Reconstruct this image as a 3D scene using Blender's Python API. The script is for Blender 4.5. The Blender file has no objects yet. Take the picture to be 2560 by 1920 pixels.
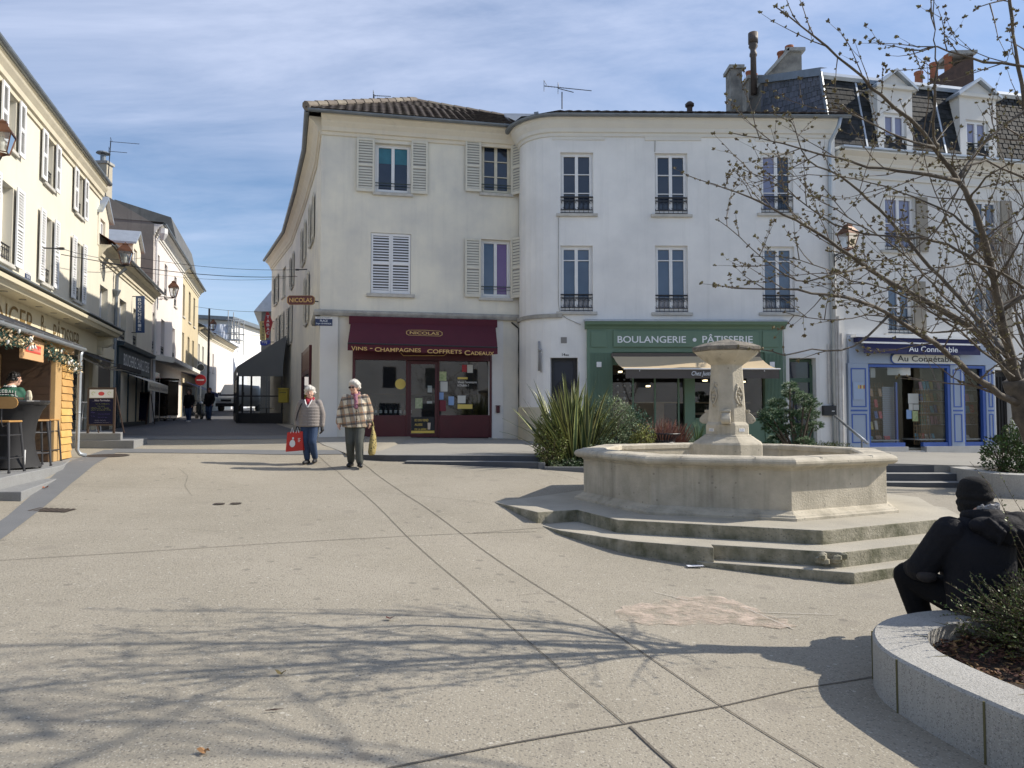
import bpy,bmesh,math,random
import numpy as np
from mathutils import Vector,Matrix
random.seed(7)
S=bpy.context.scene
COL=S.collection
R=math.radians

# ---------------------------------------------------------------- camera, sky, sun, exposure
CH=1.6
PITCH=R(2.36)
cam=bpy.data.cameras.new('camera');cam_o=bpy.data.objects.new('camera',cam);COL.objects.link(cam_o)
cam_o.location=(0,0,CH);cam_o.rotation_euler=(R(90)+PITCH,0,0)
cam.sensor_width=36;cam.lens=36*1775/2560;cam.clip_end=2000;cam.clip_start=.05
S.camera=cam_o
SUN_AZ=R(8);SUN_EL=R(37)
sd=Vector((math.cos(SUN_AZ)*math.cos(SUN_EL),math.sin(SUN_AZ)*math.cos(SUN_EL),math.sin(SUN_EL)))
sun=bpy.data.lights.new('sun','SUN');sun.energy=4.7;sun.angle=R(.5);sun.color=(1,.925,.81)
sun_o=bpy.data.objects.new('sun',sun);COL.objects.link(sun_o);sun_o.rotation_euler=(-sd).to_track_quat('-Z','Y').to_euler()
W=bpy.data.worlds.new('World');S.world=W;W.use_nodes=True
nt=W.node_tree;nt.nodes.clear()
def N(t,kind,**kw):
    n=t.nodes.new(kind)
    for k,v in kw.items():
        if k in n.inputs:n.inputs[k].default_value=v
        else:setattr(n,k,v)
    return n
sky=N(nt,'ShaderNodeTexSky',sky_type='NISHITA',sun_disc=False)
sky.sun_elevation=SUN_EL;sky.sun_rotation=R(90)-SUN_AZ;sky.air_density=1.0;sky.dust_density=.6;sky.ozone_density=4.0
tc=N(nt,'ShaderNodeTexCoord')
sep=N(nt,'ShaderNodeSeparateXYZ');nt.links.new(tc.outputs['Generated'],sep.inputs[0])
mz=N(nt,'ShaderNodeMath',operation='ADD');mz.inputs[1].default_value=.16;nt.links.new(sep.outputs[2],mz.inputs[0])
mx=N(nt,'ShaderNodeMath',operation='MAXIMUM');mx.inputs[1].default_value=.05;nt.links.new(mz.outputs[0],mx.inputs[0])
dv=N(nt,'ShaderNodeVectorMath',operation='DIVIDE');nt.links.new(tc.outputs['Generated'],dv.inputs[0])
cb=N(nt,'ShaderNodeCombineXYZ');cb.inputs[2].default_value=1
for i in (0,1):nt.links.new(mx.outputs[0],cb.inputs[i])
nt.links.new(cb.outputs[0],dv.inputs[1])
mp=N(nt,'ShaderNodeMapping');nt.links.new(dv.outputs[0],mp.inputs[0])
mp.inputs['Rotation'].default_value=(0,0,R(-38));mp.inputs['Scale'].default_value=(.55,1.5,.6)
n1=N(nt,'ShaderNodeTexNoise',Scale=1.6,Detail=9,Roughness=.62,Distortion=.5);nt.links.new(mp.outputs[0],n1.inputs['Vector'])
n2=N(nt,'ShaderNodeTexNoise',Scale=.8,Detail=4,Roughness=.5);nt.links.new(dv.outputs[0],n2.inputs['Vector'])
ad=N(nt,'ShaderNodeMath',operation='MULTIPLY_ADD');ad.inputs[1].default_value=.55
nt.links.new(n2.outputs[0],ad.inputs[0]);nt.links.new(n1.outputs[0],ad.inputs[2])
cr=N(nt,'ShaderNodeMapRange');cr.inputs[1].default_value=.62;cr.inputs[2].default_value=1.08;cr.inputs[3].default_value=0.04;cr.inputs[4].default_value=.75
nt.links.new(ad.outputs[0],cr.inputs[0])
# more cloud high up, clearer band low down
hz=N(nt,'ShaderNodeMapRange');hz.inputs[1].default_value=.12;hz.inputs[2].default_value=.5;hz.inputs[3].default_value=.55;hz.inputs[4].default_value=1.15
nt.links.new(sep.outputs[2],hz.inputs[0])
mu=N(nt,'ShaderNodeMath',operation='MULTIPLY');nt.links.new(cr.outputs[0],mu.inputs[0]);nt.links.new(hz.outputs[0],mu.inputs[1]);mu.use_clamp=True
mixc=N(nt,'ShaderNodeMix',data_type='RGBA');mixc.inputs[7].default_value=(5.2,5.75,7.3,1)
nt.links.new(mu.outputs[0],mixc.inputs[0]);nt.links.new(sky.outputs[0],mixc.inputs[6])
bg=N(nt,'ShaderNodeBackground',Strength=.122);nt.links.new(mixc.outputs[2],bg.inputs[0])
wo=N(nt,'ShaderNodeOutputWorld');nt.links.new(bg.outputs[0],wo.inputs[0])
S.view_settings.view_transform='Standard';S.view_settings.look='None';S.view_settings.exposure=0.34;S.view_settings.gamma=1
S.render.engine='CYCLES'
try:
    S.cycles.max_bounces=6;S.cycles.transparent_max_bounces=12;S.cycles.use_denoising=True
except Exception:pass

# ---------------------------------------------------------------- surveying helpers: pixels of the 2560-wide photograph to real places
F=1775.0
def ray(x,y):
    u=(x-1280)/F;v=(960-y)/F
    return np.array([u,math.cos(PITCH)-v*math.sin(PITCH),math.sin(PITCH)+v*math.cos(PITCH)])
def atz(x,y,z):
    r=ray(x,y);s=(z-CH)/r[2];return Vector((r[0]*s,r[1]*s,z))
def aty(x,y,Y):
    r=ray(x,y);s=Y/r[1];return Vector((r[0]*s,Y,r[2]*s+CH))

# ---------------------------------------------------------------- ground height: the square falls to the right and towards the camera
GP=[(0,0,0),(-6,0,.1),(5,0,-.15),(2.17,3.6,-.13),(2.28,4.6,-.14),(0,4.5,.03),(-3,5,.15),(-6.7,9.6,.39),(-7.5,11.8,.53),(-8.3,13.2,.67),(-4.18,14.7,.55),(-3.1,14.3,.52),
(-.3,10.5,.3),(.04,9.9,.22),(.85,8.5,.03),(1.4,8.1,-.03),(2.1,7.75,-.08),(3.6,7.3,-.14),(4.3,7.8,-.12),(6,9,-.1),(8.4,14,.04),(7,11,-.03),(.5,14.5,.48),(3.3,14.5,.3),(-9.5,18,.78),
(-5.6,18,.82),(-3.7,15.4,.69),(-6,15.8,.7),(-5.8,20.4,.9),(-12,24,.98),(-10,28,1.03),(-11,33,1.1),(-15,36,1.17),(-18,45,1.4),(-27,70,2.0),(-40,110,2.6),(12,12,0),(15,8,-.2),(12,4,-.3),(-12,8,.4),(-16,15,.8),
(-3,10,.3),(0,-12,-.3),(12,-12,-.6),(-12,-12,0),(12,25,.5),(0,25,.95),(30,20,0),(-60,60,2),(60,60,1),(-8.95,14.4,.69),(3.5,5.5,-.14)]
_p=np.array(GP,float)
def _k(r2):return np.where(r2>1e-9,.5*r2*np.log(np.maximum(r2,1e-9)),0)
_n=len(_p);_A=np.zeros((_n+3,_n+3))
_d=((_p[:,None,:2]-_p[None,:,:2])**2).sum(-1)
_A[:_n,:_n]=_k(_d)+np.eye(_n)*.05
_A[:_n,_n]=1;_A[:_n,_n+1:]=_p[:,:2];_A[_n,:_n]=1;_A[_n+1:,:_n]=_p[:,:2].T
_w=np.linalg.solve(_A,np.concatenate([_p[:,2],[0,0,0]]))
def G(x,y):
    r2=(_p[:,0]-x)**2+(_p[:,1]-y)**2
    return float((_k(r2)*_w[:_n]).sum()+_w[_n]+_w[_n+1]*x+_w[_n+2]*y)
def atg(x,y):
    r=ray(x,y);z=.2
    for i in range(30):
        s=(z-CH)/r[2];z=.5*z+.5*G(r[0]*s,r[1]*s)
    return Vector((r[0]*s,r[1]*s,G(r[0]*s,r[1]*s)))

# ---------------------------------------------------------------- materials
MATS={}
def mat(name,col,rough=.8,var=0,vscale=1.5,bump=0,bscale=40,metal=0,spec=.5,island=0,col2=None,detail=5,streak=0,stain=None,speck=None,emit=0,trans=0):
    """procedural Principled: base colour, blotches, fine bump, vertical streaks, specks, per-piece variation"""
    if name in MATS:return MATS[name]
    m=bpy.data.materials.new(name);m.use_nodes=True;t=m.node_tree;b=t.nodes['Principled BSDF'];L=t.links.new
    b.inputs['Roughness'].default_value=rough;b.inputs['Metallic'].default_value=metal;b.inputs['Specular IOR Level'].default_value=spec
    c=(*col,1);out=None
    tcn=N(t,'ShaderNodeTexCoord')
    base=N(t,'ShaderNodeRGB');base.outputs[0].default_value=c;out=base.outputs[0]
    def mixin(o,fac,c2,mode='MIX'):
        mm=N(t,'ShaderNodeMix',data_type='RGBA',blend_type=mode)
        if isinstance(fac,float):mm.inputs[0].default_value=fac
        else:L(fac,mm.inputs[0])
        L(o,mm.inputs[6]);mm.inputs[7].default_value=(*c2,1);return mm.outputs[2]
    def rng(src,a,b_,c_,d):
        q=N(t,'ShaderNodeMapRange');L(src,q.inputs[0])
        for i,v in enumerate((a,b_,c_,d)):q.inputs[i+1].default_value=v
        return q.outputs[0]
    if var:
        n=N(t,'ShaderNodeTexNoise',Scale=vscale,Detail=detail,Roughness=.6);L(tcn.outputs['Object'],n.inputs['Vector'])
        c2=col2 or tuple(v*.6 for v in col)
        out=mixin(out,rng(n.outputs[0],.35,.7,0,var),c2)
    if streak:
        mpn=N(t,'ShaderNodeMapping');mpn.inputs['Scale'].default_value=(3,3,.18);L(tcn.outputs['Object'],mpn.inputs[0])
        n=N(t,'ShaderNodeTexNoise',Scale=1.6,Detail=4,Roughness=.6);L(mpn.outputs[0],n.inputs['Vector'])
        out=mixin(out,rng(n.outputs[0],.52,.78,0,streak),stain or tuple(v*.45 for v in col))
    if speck:
        for (sc,th,cc,am) in speck:
            v=N(t,'ShaderNodeTexVoronoi',Scale=sc);L(tcn.outputs['Object'],v.inputs['Vector'])
            wn=N(t,'ShaderNodeSeparateColor');L(v.outputs['Color'],wn.inputs[0])
            a=rng(wn.outputs[0],th,th+.01,0,am)
            d=rng(v.outputs['Distance'],.28,.42,1,0)
            q=N(t,'ShaderNodeMath',operation='MULTIPLY');L(a,q.inputs[0]);L(d,q.inputs[1])
            out=mixin(out,q.outputs[0],cc)
    if island:
        g=N(t,'ShaderNodeNewGeometry')
        hsv=N(t,'ShaderNodeHueSaturation');L(out,hsv.inputs['Color'])
        L(rng(g.outputs['Random Per Island'],0,1,1-island,1+island),hsv.inputs['Value'])
        L(rng(g.outputs['Random Per Island'],0,1,.5-.06*island,.5+.06*island),hsv.inputs['Hue'])
        out=hsv.outputs[0]
    L(out,b.inputs['Base Color'])
    if bump:
        n=N(t,'ShaderNodeTexNoise',Scale=bscale,Detail=6,Roughness=.65);L(tcn.outputs['Object'],n.inputs['Vector'])
        bm=N(t,'ShaderNodeBump',Strength=bump,Distance=.02);L(n.outputs[0],bm.inputs['Height']);L(bm.outputs[0],b.inputs['Normal'])
    if emit:
        b.inputs['Emission Color'].default_value=c;b.inputs['Emission Strength'].default_value=emit
    if trans:
        try:b.inputs['Transmission Weight'].default_value=trans
        except Exception:pass
    MATS[name]=m;return m
def glass_mat(name,tint=(.9,.95,1),ior_f=.12,rough=.02):
    """thin clear pane: transparent with a mirror layer"""
    m=bpy.data.materials.new(name);m.use_nodes=True;t=m.node_tree;t.nodes.clear();L=t.links.new
    tr=N(t,'ShaderNodeBsdfTransparent');tr.inputs[0].default_value=(*tint,1)
    gl=N(t,'ShaderNodeBsdfGlossy');gl.inputs['Roughness'].default_value=rough
    lw=N(t,'ShaderNodeFresnel');lw.inputs[0].default_value=1.45
    a=N(t,'ShaderNodeMath',operation='ADD');a.inputs[1].default_value=ior_f;a.use_clamp=True;L(lw.outputs[0],a.inputs[0])
    mi=N(t,'ShaderNodeMixShader');L(a.outputs[0],mi.inputs[0]);L(tr.outputs[0],mi.inputs[1]);L(gl.outputs[0],mi.inputs[2])
    o=N(t,'ShaderNodeOutputMaterial');L(mi.outputs[0],o.inputs[0]);return m

# ---------------------------------------------------------------- mesh builder
class MB:
    def __init__(s):s.v=[];s.f=[];s.mi=[];s.cm=0
    def add(s,vs,fs):
        o=len(s.v);s.v += [tuple(v) for v in vs]
        for f in fs:s.f.append([o+i for i in f]);s.mi.append(s.cm)
    def quad(s,a,b,c,d):
        if (Vector(c)-Vector(d)).length<1e-6:s.add([a,b,c],[(0,1,2)])
        else:s.add([a,b,c,d],[(0,1,2,3)])
    def hexa(s,p):s.add(p,[(0,3,2,1),(4,5,6,7),(0,1,5,4),(1,2,6,5),(2,3,7,6),(3,0,4,7)])
    def box(s,c,d,M=None,rz=0):
        x,y,z=(v/2 for v in d);p=[(-x,-y,-z),(x,-y,-z),(x,y,-z),(-x,y,-z),(-x,-y,z),(x,-y,z),(x,y,z),(-x,y,z)]
        if M is None:M=Matrix.Rotation(rz,4,'Z')
        T=Matrix.Translation(c) @ M
        s.hexa([T @ Vector(q) for q in p])
    def prism(s,poly,z0,z1):
        n=len(poly);a=[(p[0],p[1],z0 if not callable(z0) else z0(p[0],p[1])) for p in poly];b=[(p[0],p[1],z1 if not callable(z1) else z1(p[0],p[1])) for p in poly]
        s.add(a+b,[tuple(range(n))[::-1],tuple(range(n,2*n))]+[(i,(i+1) % n,n+(i+1) % n,n+i) for i in range(n)])
    def tube(s,pts,r,n=8,cap=True,sy=1):
        pts=[Vector(p) for p in pts];m=len(pts);rs=r if isinstance(r,(list,tuple)) else [r]*m
        vs=[];up=None
        for i,p in enumerate(pts):
            d=(pts[min(i+1,m-1)]-pts[max(i-1,0)])
            d=d.normalized() if d.length>1e-9 else Vector((0,0,1))
            if up is None:up=Vector((0,0,1)) if abs(d.z)<.9 else Vector((1,0,0))
            x=d.cross(up);x=x.normalized() if x.length>1e-6 else d.orthogonal().normalized();y=x.cross(d).normalized();up=y
            for k in range(n):
                a=2*math.pi*k/n;vs.append(p+x*math.cos(a)*rs[i]+y*math.sin(a)*rs[i]*sy)
        fs=[(i*n+k,i*n+(k+1) % n,(i+1)*n+(k+1) % n,(i+1)*n+k) for i in range(m-1) for k in range(n)]
        if cap:fs += [tuple(range(n))[::-1],tuple(range((m-1)*n,m*n))]
        s.add(vs,fs)
    def lathe(s,prof,c=(0,0,0),n=16,a0=0,sx=1,sy=1,cap=True):
        m=len(prof);vs=[(c[0]+r*sx*math.cos(a0+2*math.pi*k/n),c[1]+r*sy*math.sin(a0+2*math.pi*k/n),c[2]+z) for r,z in prof for k in range(n)]
        fs=[(i*n+k,i*n+(k+1) % n,(i+1)*n+(k+1) % n,(i+1)*n+k) for i in range(m-1) for k in range(n)]
        if cap:fs += [tuple(range(n))[::-1],tuple(range((m-1)*n,m*n))]
        s.add(vs,fs)
    def ball(s,c,r,n=12,M=None):
        r=(r,r,r) if not isinstance(r,(tuple,list)) else r;m=n // 2+1;M=M or Matrix()
        vs=[]
        for i in range(m):
            th=math.pi*i/(m-1)
            for k in range(n):
                a=2*math.pi*k/n;q=M @ Vector((r[0]*math.sin(th)*math.cos(a),r[1]*math.sin(th)*math.sin(a),r[2]*math.cos(th)));vs.append((c[0]+q.x,c[1]+q.y,c[2]+q.z))
        s.add(vs,[(i*n+k,(i+1)*n+k,(i+1)*n+(k+1) % n,i*n+(k+1) % n) for i in range(m-1) for k in range(n)])
    def each(s,name,m,parent=None,**k):
        """build every connected piece as its own object"""
        par=list(range(len(s.v)))
        def fd(i):
            while par[i] != i:par[i]=par[par[i]];i=par[i]
            return i
        for f in s.f:
            for i in f[1:]:par[fd(i)]=fd(f[0])
        gr_={}
        for f in s.f:gr_.setdefault(fd(f[0]),[]).append(f)
        out=[]
        for fs in gr_.values():
            ids=sorted({i for f in fs for i in f});mp_={i:j for j,i in enumerate(ids)};q=MB();q.add([s.v[i] for i in ids],[[mp_[i] for i in f] for f in fs]);out.append(q.build(name,m,parent,**k))
        return out
    def build(s,name,m,parent=None,smooth=False,bevel=0,loc=None,weld=False):
        me=bpy.data.meshes.new(name);me.from_pydata(s.v,[],s.f)
        ms=m if isinstance(m,(list,tuple)) else [m]
        for q in ms:me.materials.append(q)
        if len(ms)>1:me.polygons.foreach_set('material_index',s.mi)
        if weld or smooth:
            b=bmesh.new();b.from_mesh(me);bmesh.ops.remove_doubles(b,verts=b.verts,dist=1e-5);b.to_mesh(me);b.free()
        me.update()
        if smooth:me.polygons.foreach_set('use_smooth',[True]*len(me.polygons))
        o=bpy.data.objects.new(name,me);COL.objects.link(o)
        if parent:
            o.parent=parent;o.matrix_parent_inverse=PINV.get(parent.name,Matrix())
        PINV[o.name]=PINV.get(parent.name,Matrix()) if parent else Matrix()
        if parent:PINV[o.name]=Matrix()
        if bevel:
            mod=o.modifiers.new('bevel','BEVEL');mod.width=bevel;mod.segments=2;mod.limit_method='ANGLE'
        if loc:o.location=loc
        return o
PINV={}
def thing(name,label,cat,loc=(0,0,0),group=None,rz=0,world=True):
    """Empty at the thing's base; with world=True its parts are given in world coordinates"""
    o=bpy.data.objects.new(name,None);COL.objects.link(o);o.location=loc;o.rotation_euler=(0,0,rz);o.empty_display_size=.2
    o['label']=label;o['category']=cat
    if group:o['group']=group
    if world:PINV[o.name]=(Matrix.Translation(Vector(loc)) @ Matrix.Rotation(rz,4,'Z')).inverted()
    return o
def tag(o,label,cat,group=None):
    o['label']=label;o['category']=cat
    if group:o['group']=group
    return o
def struct(o,kind='structure'):
    o['kind']=kind;return o
def recopy(src,loc,rz=0,label=None,group=None):
    c=src.copy();COL.objects.link(c);c.location=loc;c.rotation_euler=(0,0,rz)
    if label:c['label']=label
    if group:c['group']=group
    for ch in list(src.children):
        d=ch.copy();COL.objects.link(d);d.parent=c
        for g in list(ch.children):
            e=g.copy();COL.objects.link(e);e.parent=d
    return c
def baked(mb,voxel,smooth=6,deci=0):
    """fuse overlapping shapes of a builder into one continuous skin"""
    me=bpy.data.meshes.new('tmp');me.from_pydata(mb.v,[],mb.f);o=bpy.data.objects.new('tmp',me);COL.objects.link(o)
    b=bmesh.new();b.from_mesh(me);bmesh.ops.remove_doubles(b,verts=b.verts,dist=1e-5);bmesh.ops.recalc_face_normals(b,faces=b.faces);b.to_mesh(me);b.free()
    r=o.modifiers.new('r','REMESH');r.mode='VOXEL';r.voxel_size=voxel;r.use_smooth_shade=True
    if smooth:
        q=o.modifiers.new('s','SMOOTH');q.iterations=smooth;q.factor=.5
    dg=bpy.context.evaluated_depsgraph_get();ne=bpy.data.meshes.new_from_object(o.evaluated_get(dg))
    bpy.data.objects.remove(o);bpy.data.meshes.remove(me)
    return ne
def link_mesh(me,name,m,parent=None):
    me.materials.clear();me.materials.append(m);me.name=name
    o=bpy.data.objects.new(name,me);COL.objects.link(o)
    if parent:o.parent=parent;o.matrix_parent_inverse=PINV.get(parent.name,Matrix())
    PINV[o.name]=Matrix()
    me.polygons.foreach_set('use_smooth',[True]*len(me.polygons))
    return o
def textmesh(s,offset=0,extrude=0,shear=0,spacing=1):
    cu=bpy.data.curves.new('t','FONT');cu.body=s;cu.offset=offset;cu.extrude=extrude;cu.shear=shear;cu.space_character=spacing;cu.resolution_u=4
    o=bpy.data.objects.new('t',cu);COL.objects.link(o)
    dg=bpy.context.evaluated_depsgraph_get();me=bpy.data.meshes.new_from_object(o.evaluated_get(dg))
    v=[tuple(q.co) for q in me.vertices];f=[tuple(p.vertices) for p in me.polygons]
    bpy.data.objects.remove(o);bpy.data.curves.remove(cu);bpy.data.meshes.remove(me)
    return v,f
def textmap(mb,s,fn,a0,a1,b0,b1,offset=0,shear=0,spacing=1,vertical=False):
    """fit a line of lettering into the rectangle a0..a1 x b0..b1, fn maps (a,b) to the world"""
    v,f=textmesh(s,offset,0,shear,spacing)
    if not v:return
    xs=[q[0] for q in v];ys=[q[1] for q in v];x0,x1,y0,y1=min(xs),max(xs),min(ys),max(ys)
    mb.add([fn(a0+(q[0]-x0)/(x1-x0)*(a1-a0),b0+(q[1]-y0)/(y1-y0)*(b1-b0)) for q in v],f)

# ---------------------------------------------------------------- facades: a path seen left to right, heights z, distance 'out' from the wall
class Fac:
    def __init__(s,pts):
        s.p=[Vector((p[0],p[1])) for p in pts];s.s=[0]
        for a,b in zip(s.p,s.p[1:]):s.s.append(s.s[-1]+(b-a).length)
        s.L=s.s[-1]
    def _d(s,i):d=(s.p[i+1]-s.p[i]).normalized();return d
    def _n(s,i):d=s._d(i);return Vector((d.y,-d.x))
    def pt(s,t,z,out=0):
        i=0
        while i<len(s.p)-2 and t>s.s[i+1]+1e-9:i += 1
        q=s.p[i]+s._d(i)*(t-s.s[i]);n=s._n(i)
        if abs(t-s.s[i+1])<1e-6 and i<len(s.p)-2:
            n2=s._n(i+1);m=(n+n2).normalized();n=m/max(.4,m.dot(n))
        elif abs(t-s.s[i])<1e-6 and i>0:
            n2=s._n(i-1);m=(n+n2).normalized();n=m/max(.4,m.dot(n))
        q=q+n*out
        return Vector((q.x,q.y,z))
    def px(s,x,y,out=0,seg=None):
        r=ray(x,y);best=None
        for i in range(len(s.p)-1):
            if seg is not None and i != seg:continue
            n=s._n(i);a=s.p[i]+n*out;d=s._d(i)
            den=r[0]*n.x+r[1]*n.y
            if abs(den)<1e-9:continue
            k=(a.x*n.x+a.y*n.y)/den
            if k <= 0:continue
            h=Vector((r[0]*k,r[1]*k));t=(h-a).dot(d);l=s.s[i+1]-s.s[i]
            e=max(0,-t,t-l)
            if best is None or e<best[0]-1e-6:best=(e,s.s[i]+t,CH+r[2]*k)
        return best[1],best[2]
    def rect(s,x0,y0,x1,y1,out=0,seg=None):
        """pixel rectangle to (s0,s1,z0,z1) on the wall; heights read at the middle"""
        xm=(x0+x1)/2;ym=(y0+y1)/2
        a=s.px(x0,ym,out,seg)[0];b=s.px(x1,ym,out,seg)[0]
        return a,b,s.px(xm,y1,out,seg)[1],s.px(xm,y0,out,seg)[1]
    def box(s,mb,s0,s1,z0,z1,o0,o1):
        P=s.pt;mb.hexa([P(s0,z0,o1),P(s1,z0,o1),P(s1,z0,o0),P(s0,z0,o0),P(s0,z1,o1),P(s1,z1,o1),P(s1,z1,o0),P(s0,z1,o0)])
    def cuts(s,s0,s1,extra=()):
        c=[s0,s1]+[v for v in s.s if s0<v<s1]+[v for v in extra if s0<v<s1]
        return sorted(set(round(v,5) for v in c))
    def sweep(s,mb,prof,s0,s1,closed=True):
        """extrude a profile [(out,z)] along the wall"""
        c=s.cuts(s0,s1);n=len(prof)
        vs=[s.pt(t,z,o) for t in c for o,z in prof]
        fs=[]
        for i in range(len(c)-1):
            for k in range(n if closed else n-1):
                fs.append((i*n+k,i*n+(k+1) % n,(i+1)*n+(k+1) % n,(i+1)*n+k))
        if closed:fs += [tuple(range(n))[::-1],tuple(range((len(c)-1)*n,len(c)*n))]
        mb.add(vs,fs)
    def wall(s,mb,s0,s1,z0,z1,ops=(),depth=.22):
        cs=s.cuts(s0,s1,[v for o in ops for v in o[:2]]);cz=sorted(set([z0,z1]+[v for o in ops for v in o[2:4] if z0<v<z1]))
        for a,b in zip(cs,cs[1:]):
            for c,d in zip(cz,cz[1:]):
                m,q=(a+b)/2,(c+d)/2
                if any(o[0]<m<o[1] and o[2]<q<o[3] for o in ops):continue
                mb.quad(s.pt(a,c),s.pt(b,c),s.pt(b,d),s.pt(a,d))
        for o in ops:
            a,b,c,d=o[:4];P=s.pt;D=-(o[4] if len(o)>4 else depth)
            mb.quad(P(a,c),P(a,d),P(a,d,D),P(a,c,D));mb.quad(P(b,c),P(b,c,D),P(b,d,D),P(b,d))
            mb.quad(P(a,d),P(b,d),P(b,d,D),P(a,d,D));mb.quad(P(a,c),P(a,c,D),P(b,c,D),P(b,c))
    def text(s,mb,st,s0,s1,z0,z1,out,**kw):
        textmap(mb,st,lambda a,b:s.pt(a,b,out),s0,s1,z0,z1,**kw)

# ---------------------------------------------------------------- palette
m_cream=mat('cream_plaster',(.80,.755,.63),.92,var=.75,vscale=.6,col2=(.52,.51,.48),bump=.25,bscale=60,streak=.22,stain=(.40,.39,.36))
m_white=mat('white_plaster',(.82,.81,.78),.92,var=.8,vscale=.55,col2=(.62,.62,.61),bump=.2,bscale=60,streak=.24,stain=(.48,.48,.46))
m_greyw=mat('grey_white_plaster',(.72,.71,.68),.92,var=.4,vscale=.6,bump=.2,col2=(.52,.51,.48))
m_yel=mat('butter_plaster',(.67,.63,.52),.92,var=.55,vscale=.8,col2=(.58,.54,.45),bump=.3,bscale=70,streak=.1)
m_pink=mat('rosy_white_plaster',(.70,.64,.60),.92,var=.3,vscale=.8,col2=(.6,.55,.5),bump=.2)
m_ochre=mat('ochre_plaster',(.58,.49,.32),.92,var=.4,vscale=.8,col2=(.48,.41,.28),bump=.2)
m_cement=mat('bare_cement',(.20,.19,.175),.95,var=.7,vscale=.9,col2=(.13,.125,.115),bump=.4,bscale=25,streak=.5,stain=(.09,.085,.08))
m_corn=mat('cornice_paint',(.70,.64,.52),.85,var=.4,vscale=2,col2=(.56,.52,.44),bump=.15,streak=.3,stain=(.42,.40,.36))
m_cornw=mat('cornice_paint_white',(.70,.68,.62),.85,var=.4,vscale=2,col2=(.58,.57,.54),bump=.15)
m_ledge=mat('weathered_ledge',(.42,.41,.38),.9,var=.8,vscale=4,col2=(.2,.2,.19),bump=.4)
m_sill=mat('stone_sill',(.55,.53,.48),.9,var=.7,vscale=5,col2=(.35,.34,.31),bump=.3)
m_zinc=mat('zinc',(.20,.225,.25),.45,var=.6,vscale=3,col2=(.12,.135,.15),metal=.35,bump=.1)
m_zincl=mat('bright_zinc',(.42,.46,.50),.38,var=.5,vscale=4,col2=(.28,.31,.34),metal=.5)
m_tile=mat('roof_tiles',(.040,.030,.025),.9,var=.8,vscale=6,col2=(.085,.068,.055),bump=.5,bscale=30,island=.35)
m_redtile=mat('red_roof_tiles',(.28,.11,.06),.85,var=.8,vscale=5,col2=(.12,.06,.045),bump=.4,island=.3)
m_slate=mat('slates',(.018,.021,.024),.75,spec=.25,var=.8,vscale=3,col2=(.035,.036,.036),bump=.3,island=.45)
m_slatel=mat('pale_slates',(.10,.105,.125),.6,var=.8,vscale=3,col2=(.09,.09,.11),bump=.3,island=.35)
m_pvc=mat('white_window_frame',(.78,.78,.77),.45,var=.15,vscale=6)
m_creamw=mat('cream_window_frame',(.66,.62,.50),.55,var=.3,vscale=6)
m_shut=mat('white_shutter_paint',(.78,.78,.78),.55,var=.2,vscale=4,col2=(.6,.6,.58))
m_shutc=mat('cream_shutter_paint',(.66,.63,.53),.65,var=.4,vscale=6,col2=(.48,.46,.40))
m_iron=mat('black_iron',(.02,.021,.024),.5,var=.4,vscale=8)
m_irong=mat('dark_green_iron',(.03,.05,.045),.5)
def pane_mat(name,col,rough=.03,col2=None,var=0):
    return mat(name,col,rough,var=var,vscale=1.1,spec=.8,col2=col2)
m_pane=pane_mat('window_glass',(.012,.02,.038),col2=(.03,.04,.06),var=.8)
m_panec=pane_mat('window_glass_net_curtain',(.085,.12,.18),col2=(.05,.075,.12),var=.9)
m_panep=pane_mat('window_glass_violet_curtain',(.16,.075,.21),col2=(.12,.05,.17),var=.9)
m_paneg=pane_mat('window_glass_grey_curtain',(.10,.14,.20),col2=(.07,.1,.15),var=.8)
m_panel=pane_mat('window_glass_pale_blind',(.20,.21,.32),col2=(.15,.17,.27),var=.8)
m_panet=mat('window_glass_turquoise_blind',(.04,.17,.22),.15,var=.6,vscale=3)
m_cable=mat('black_cable',(.02,.02,.02),.6)
m_brown=mat('brown_dark_wood',(.06,.035,.025),.6,var=.5,vscale=5)
m_terra=mat('terracotta',(.34,.12,.06),.8,var=.5,vscale=8)
glass=glass_mat('shop_glass',(.86,.9,.92),.07)

m_louv=mat('louvre_gap_shade',(.30,.30,.29),.9);m_louvd=mat('louvre_gap_deep_shade',(.10,.10,.10),.9)  # shade between the slats is put into these backing colours
def shutter_leaf(fac,parent,s0,s1,z0,z1,o=.05,m=None,n=None,name='shutter',mid=True,gap=.42,bk=None):
    """louvred leaf lying against the wall"""
    mb=MB();w=s1-s0;h=z1-z0;t=.055
    fac.box(mb,s0,s0+t,z0,z1,o,o+.035);fac.box(mb,s1-t,s1,z0,z1,o,o+.035)
    rails=[(z0,z0+.09),(z1-.07,z1)]+([((z0+z1)/2-.04,(z0+z1)/2+.04)] if mid else [])
    for a,b in rails:fac.box(mb,s0+t,s1-t,a,b,o+.002,o+.032)
    n=n or int(h/.075)
    for k in range(n):
        z=z0+.09+(k+.5)*(h-.16)/n
        if mid and abs(z-(z0+z1)/2)<.05:continue
        a,b,dz=s0+t,s1-t,(h-.16)/n*gap
        P=fac.pt;mb.add([P(a,z-dz,o+.03),P(b,z-dz,o+.03),P(b,z+dz*.8,o+.006),P(a,z+dz*.8,o+.006)],[(0,1,2,3)])
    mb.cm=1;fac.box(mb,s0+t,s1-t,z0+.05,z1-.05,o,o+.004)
    return mb.build(name,[m or m_shut,bk or m_louv],parent)

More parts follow.
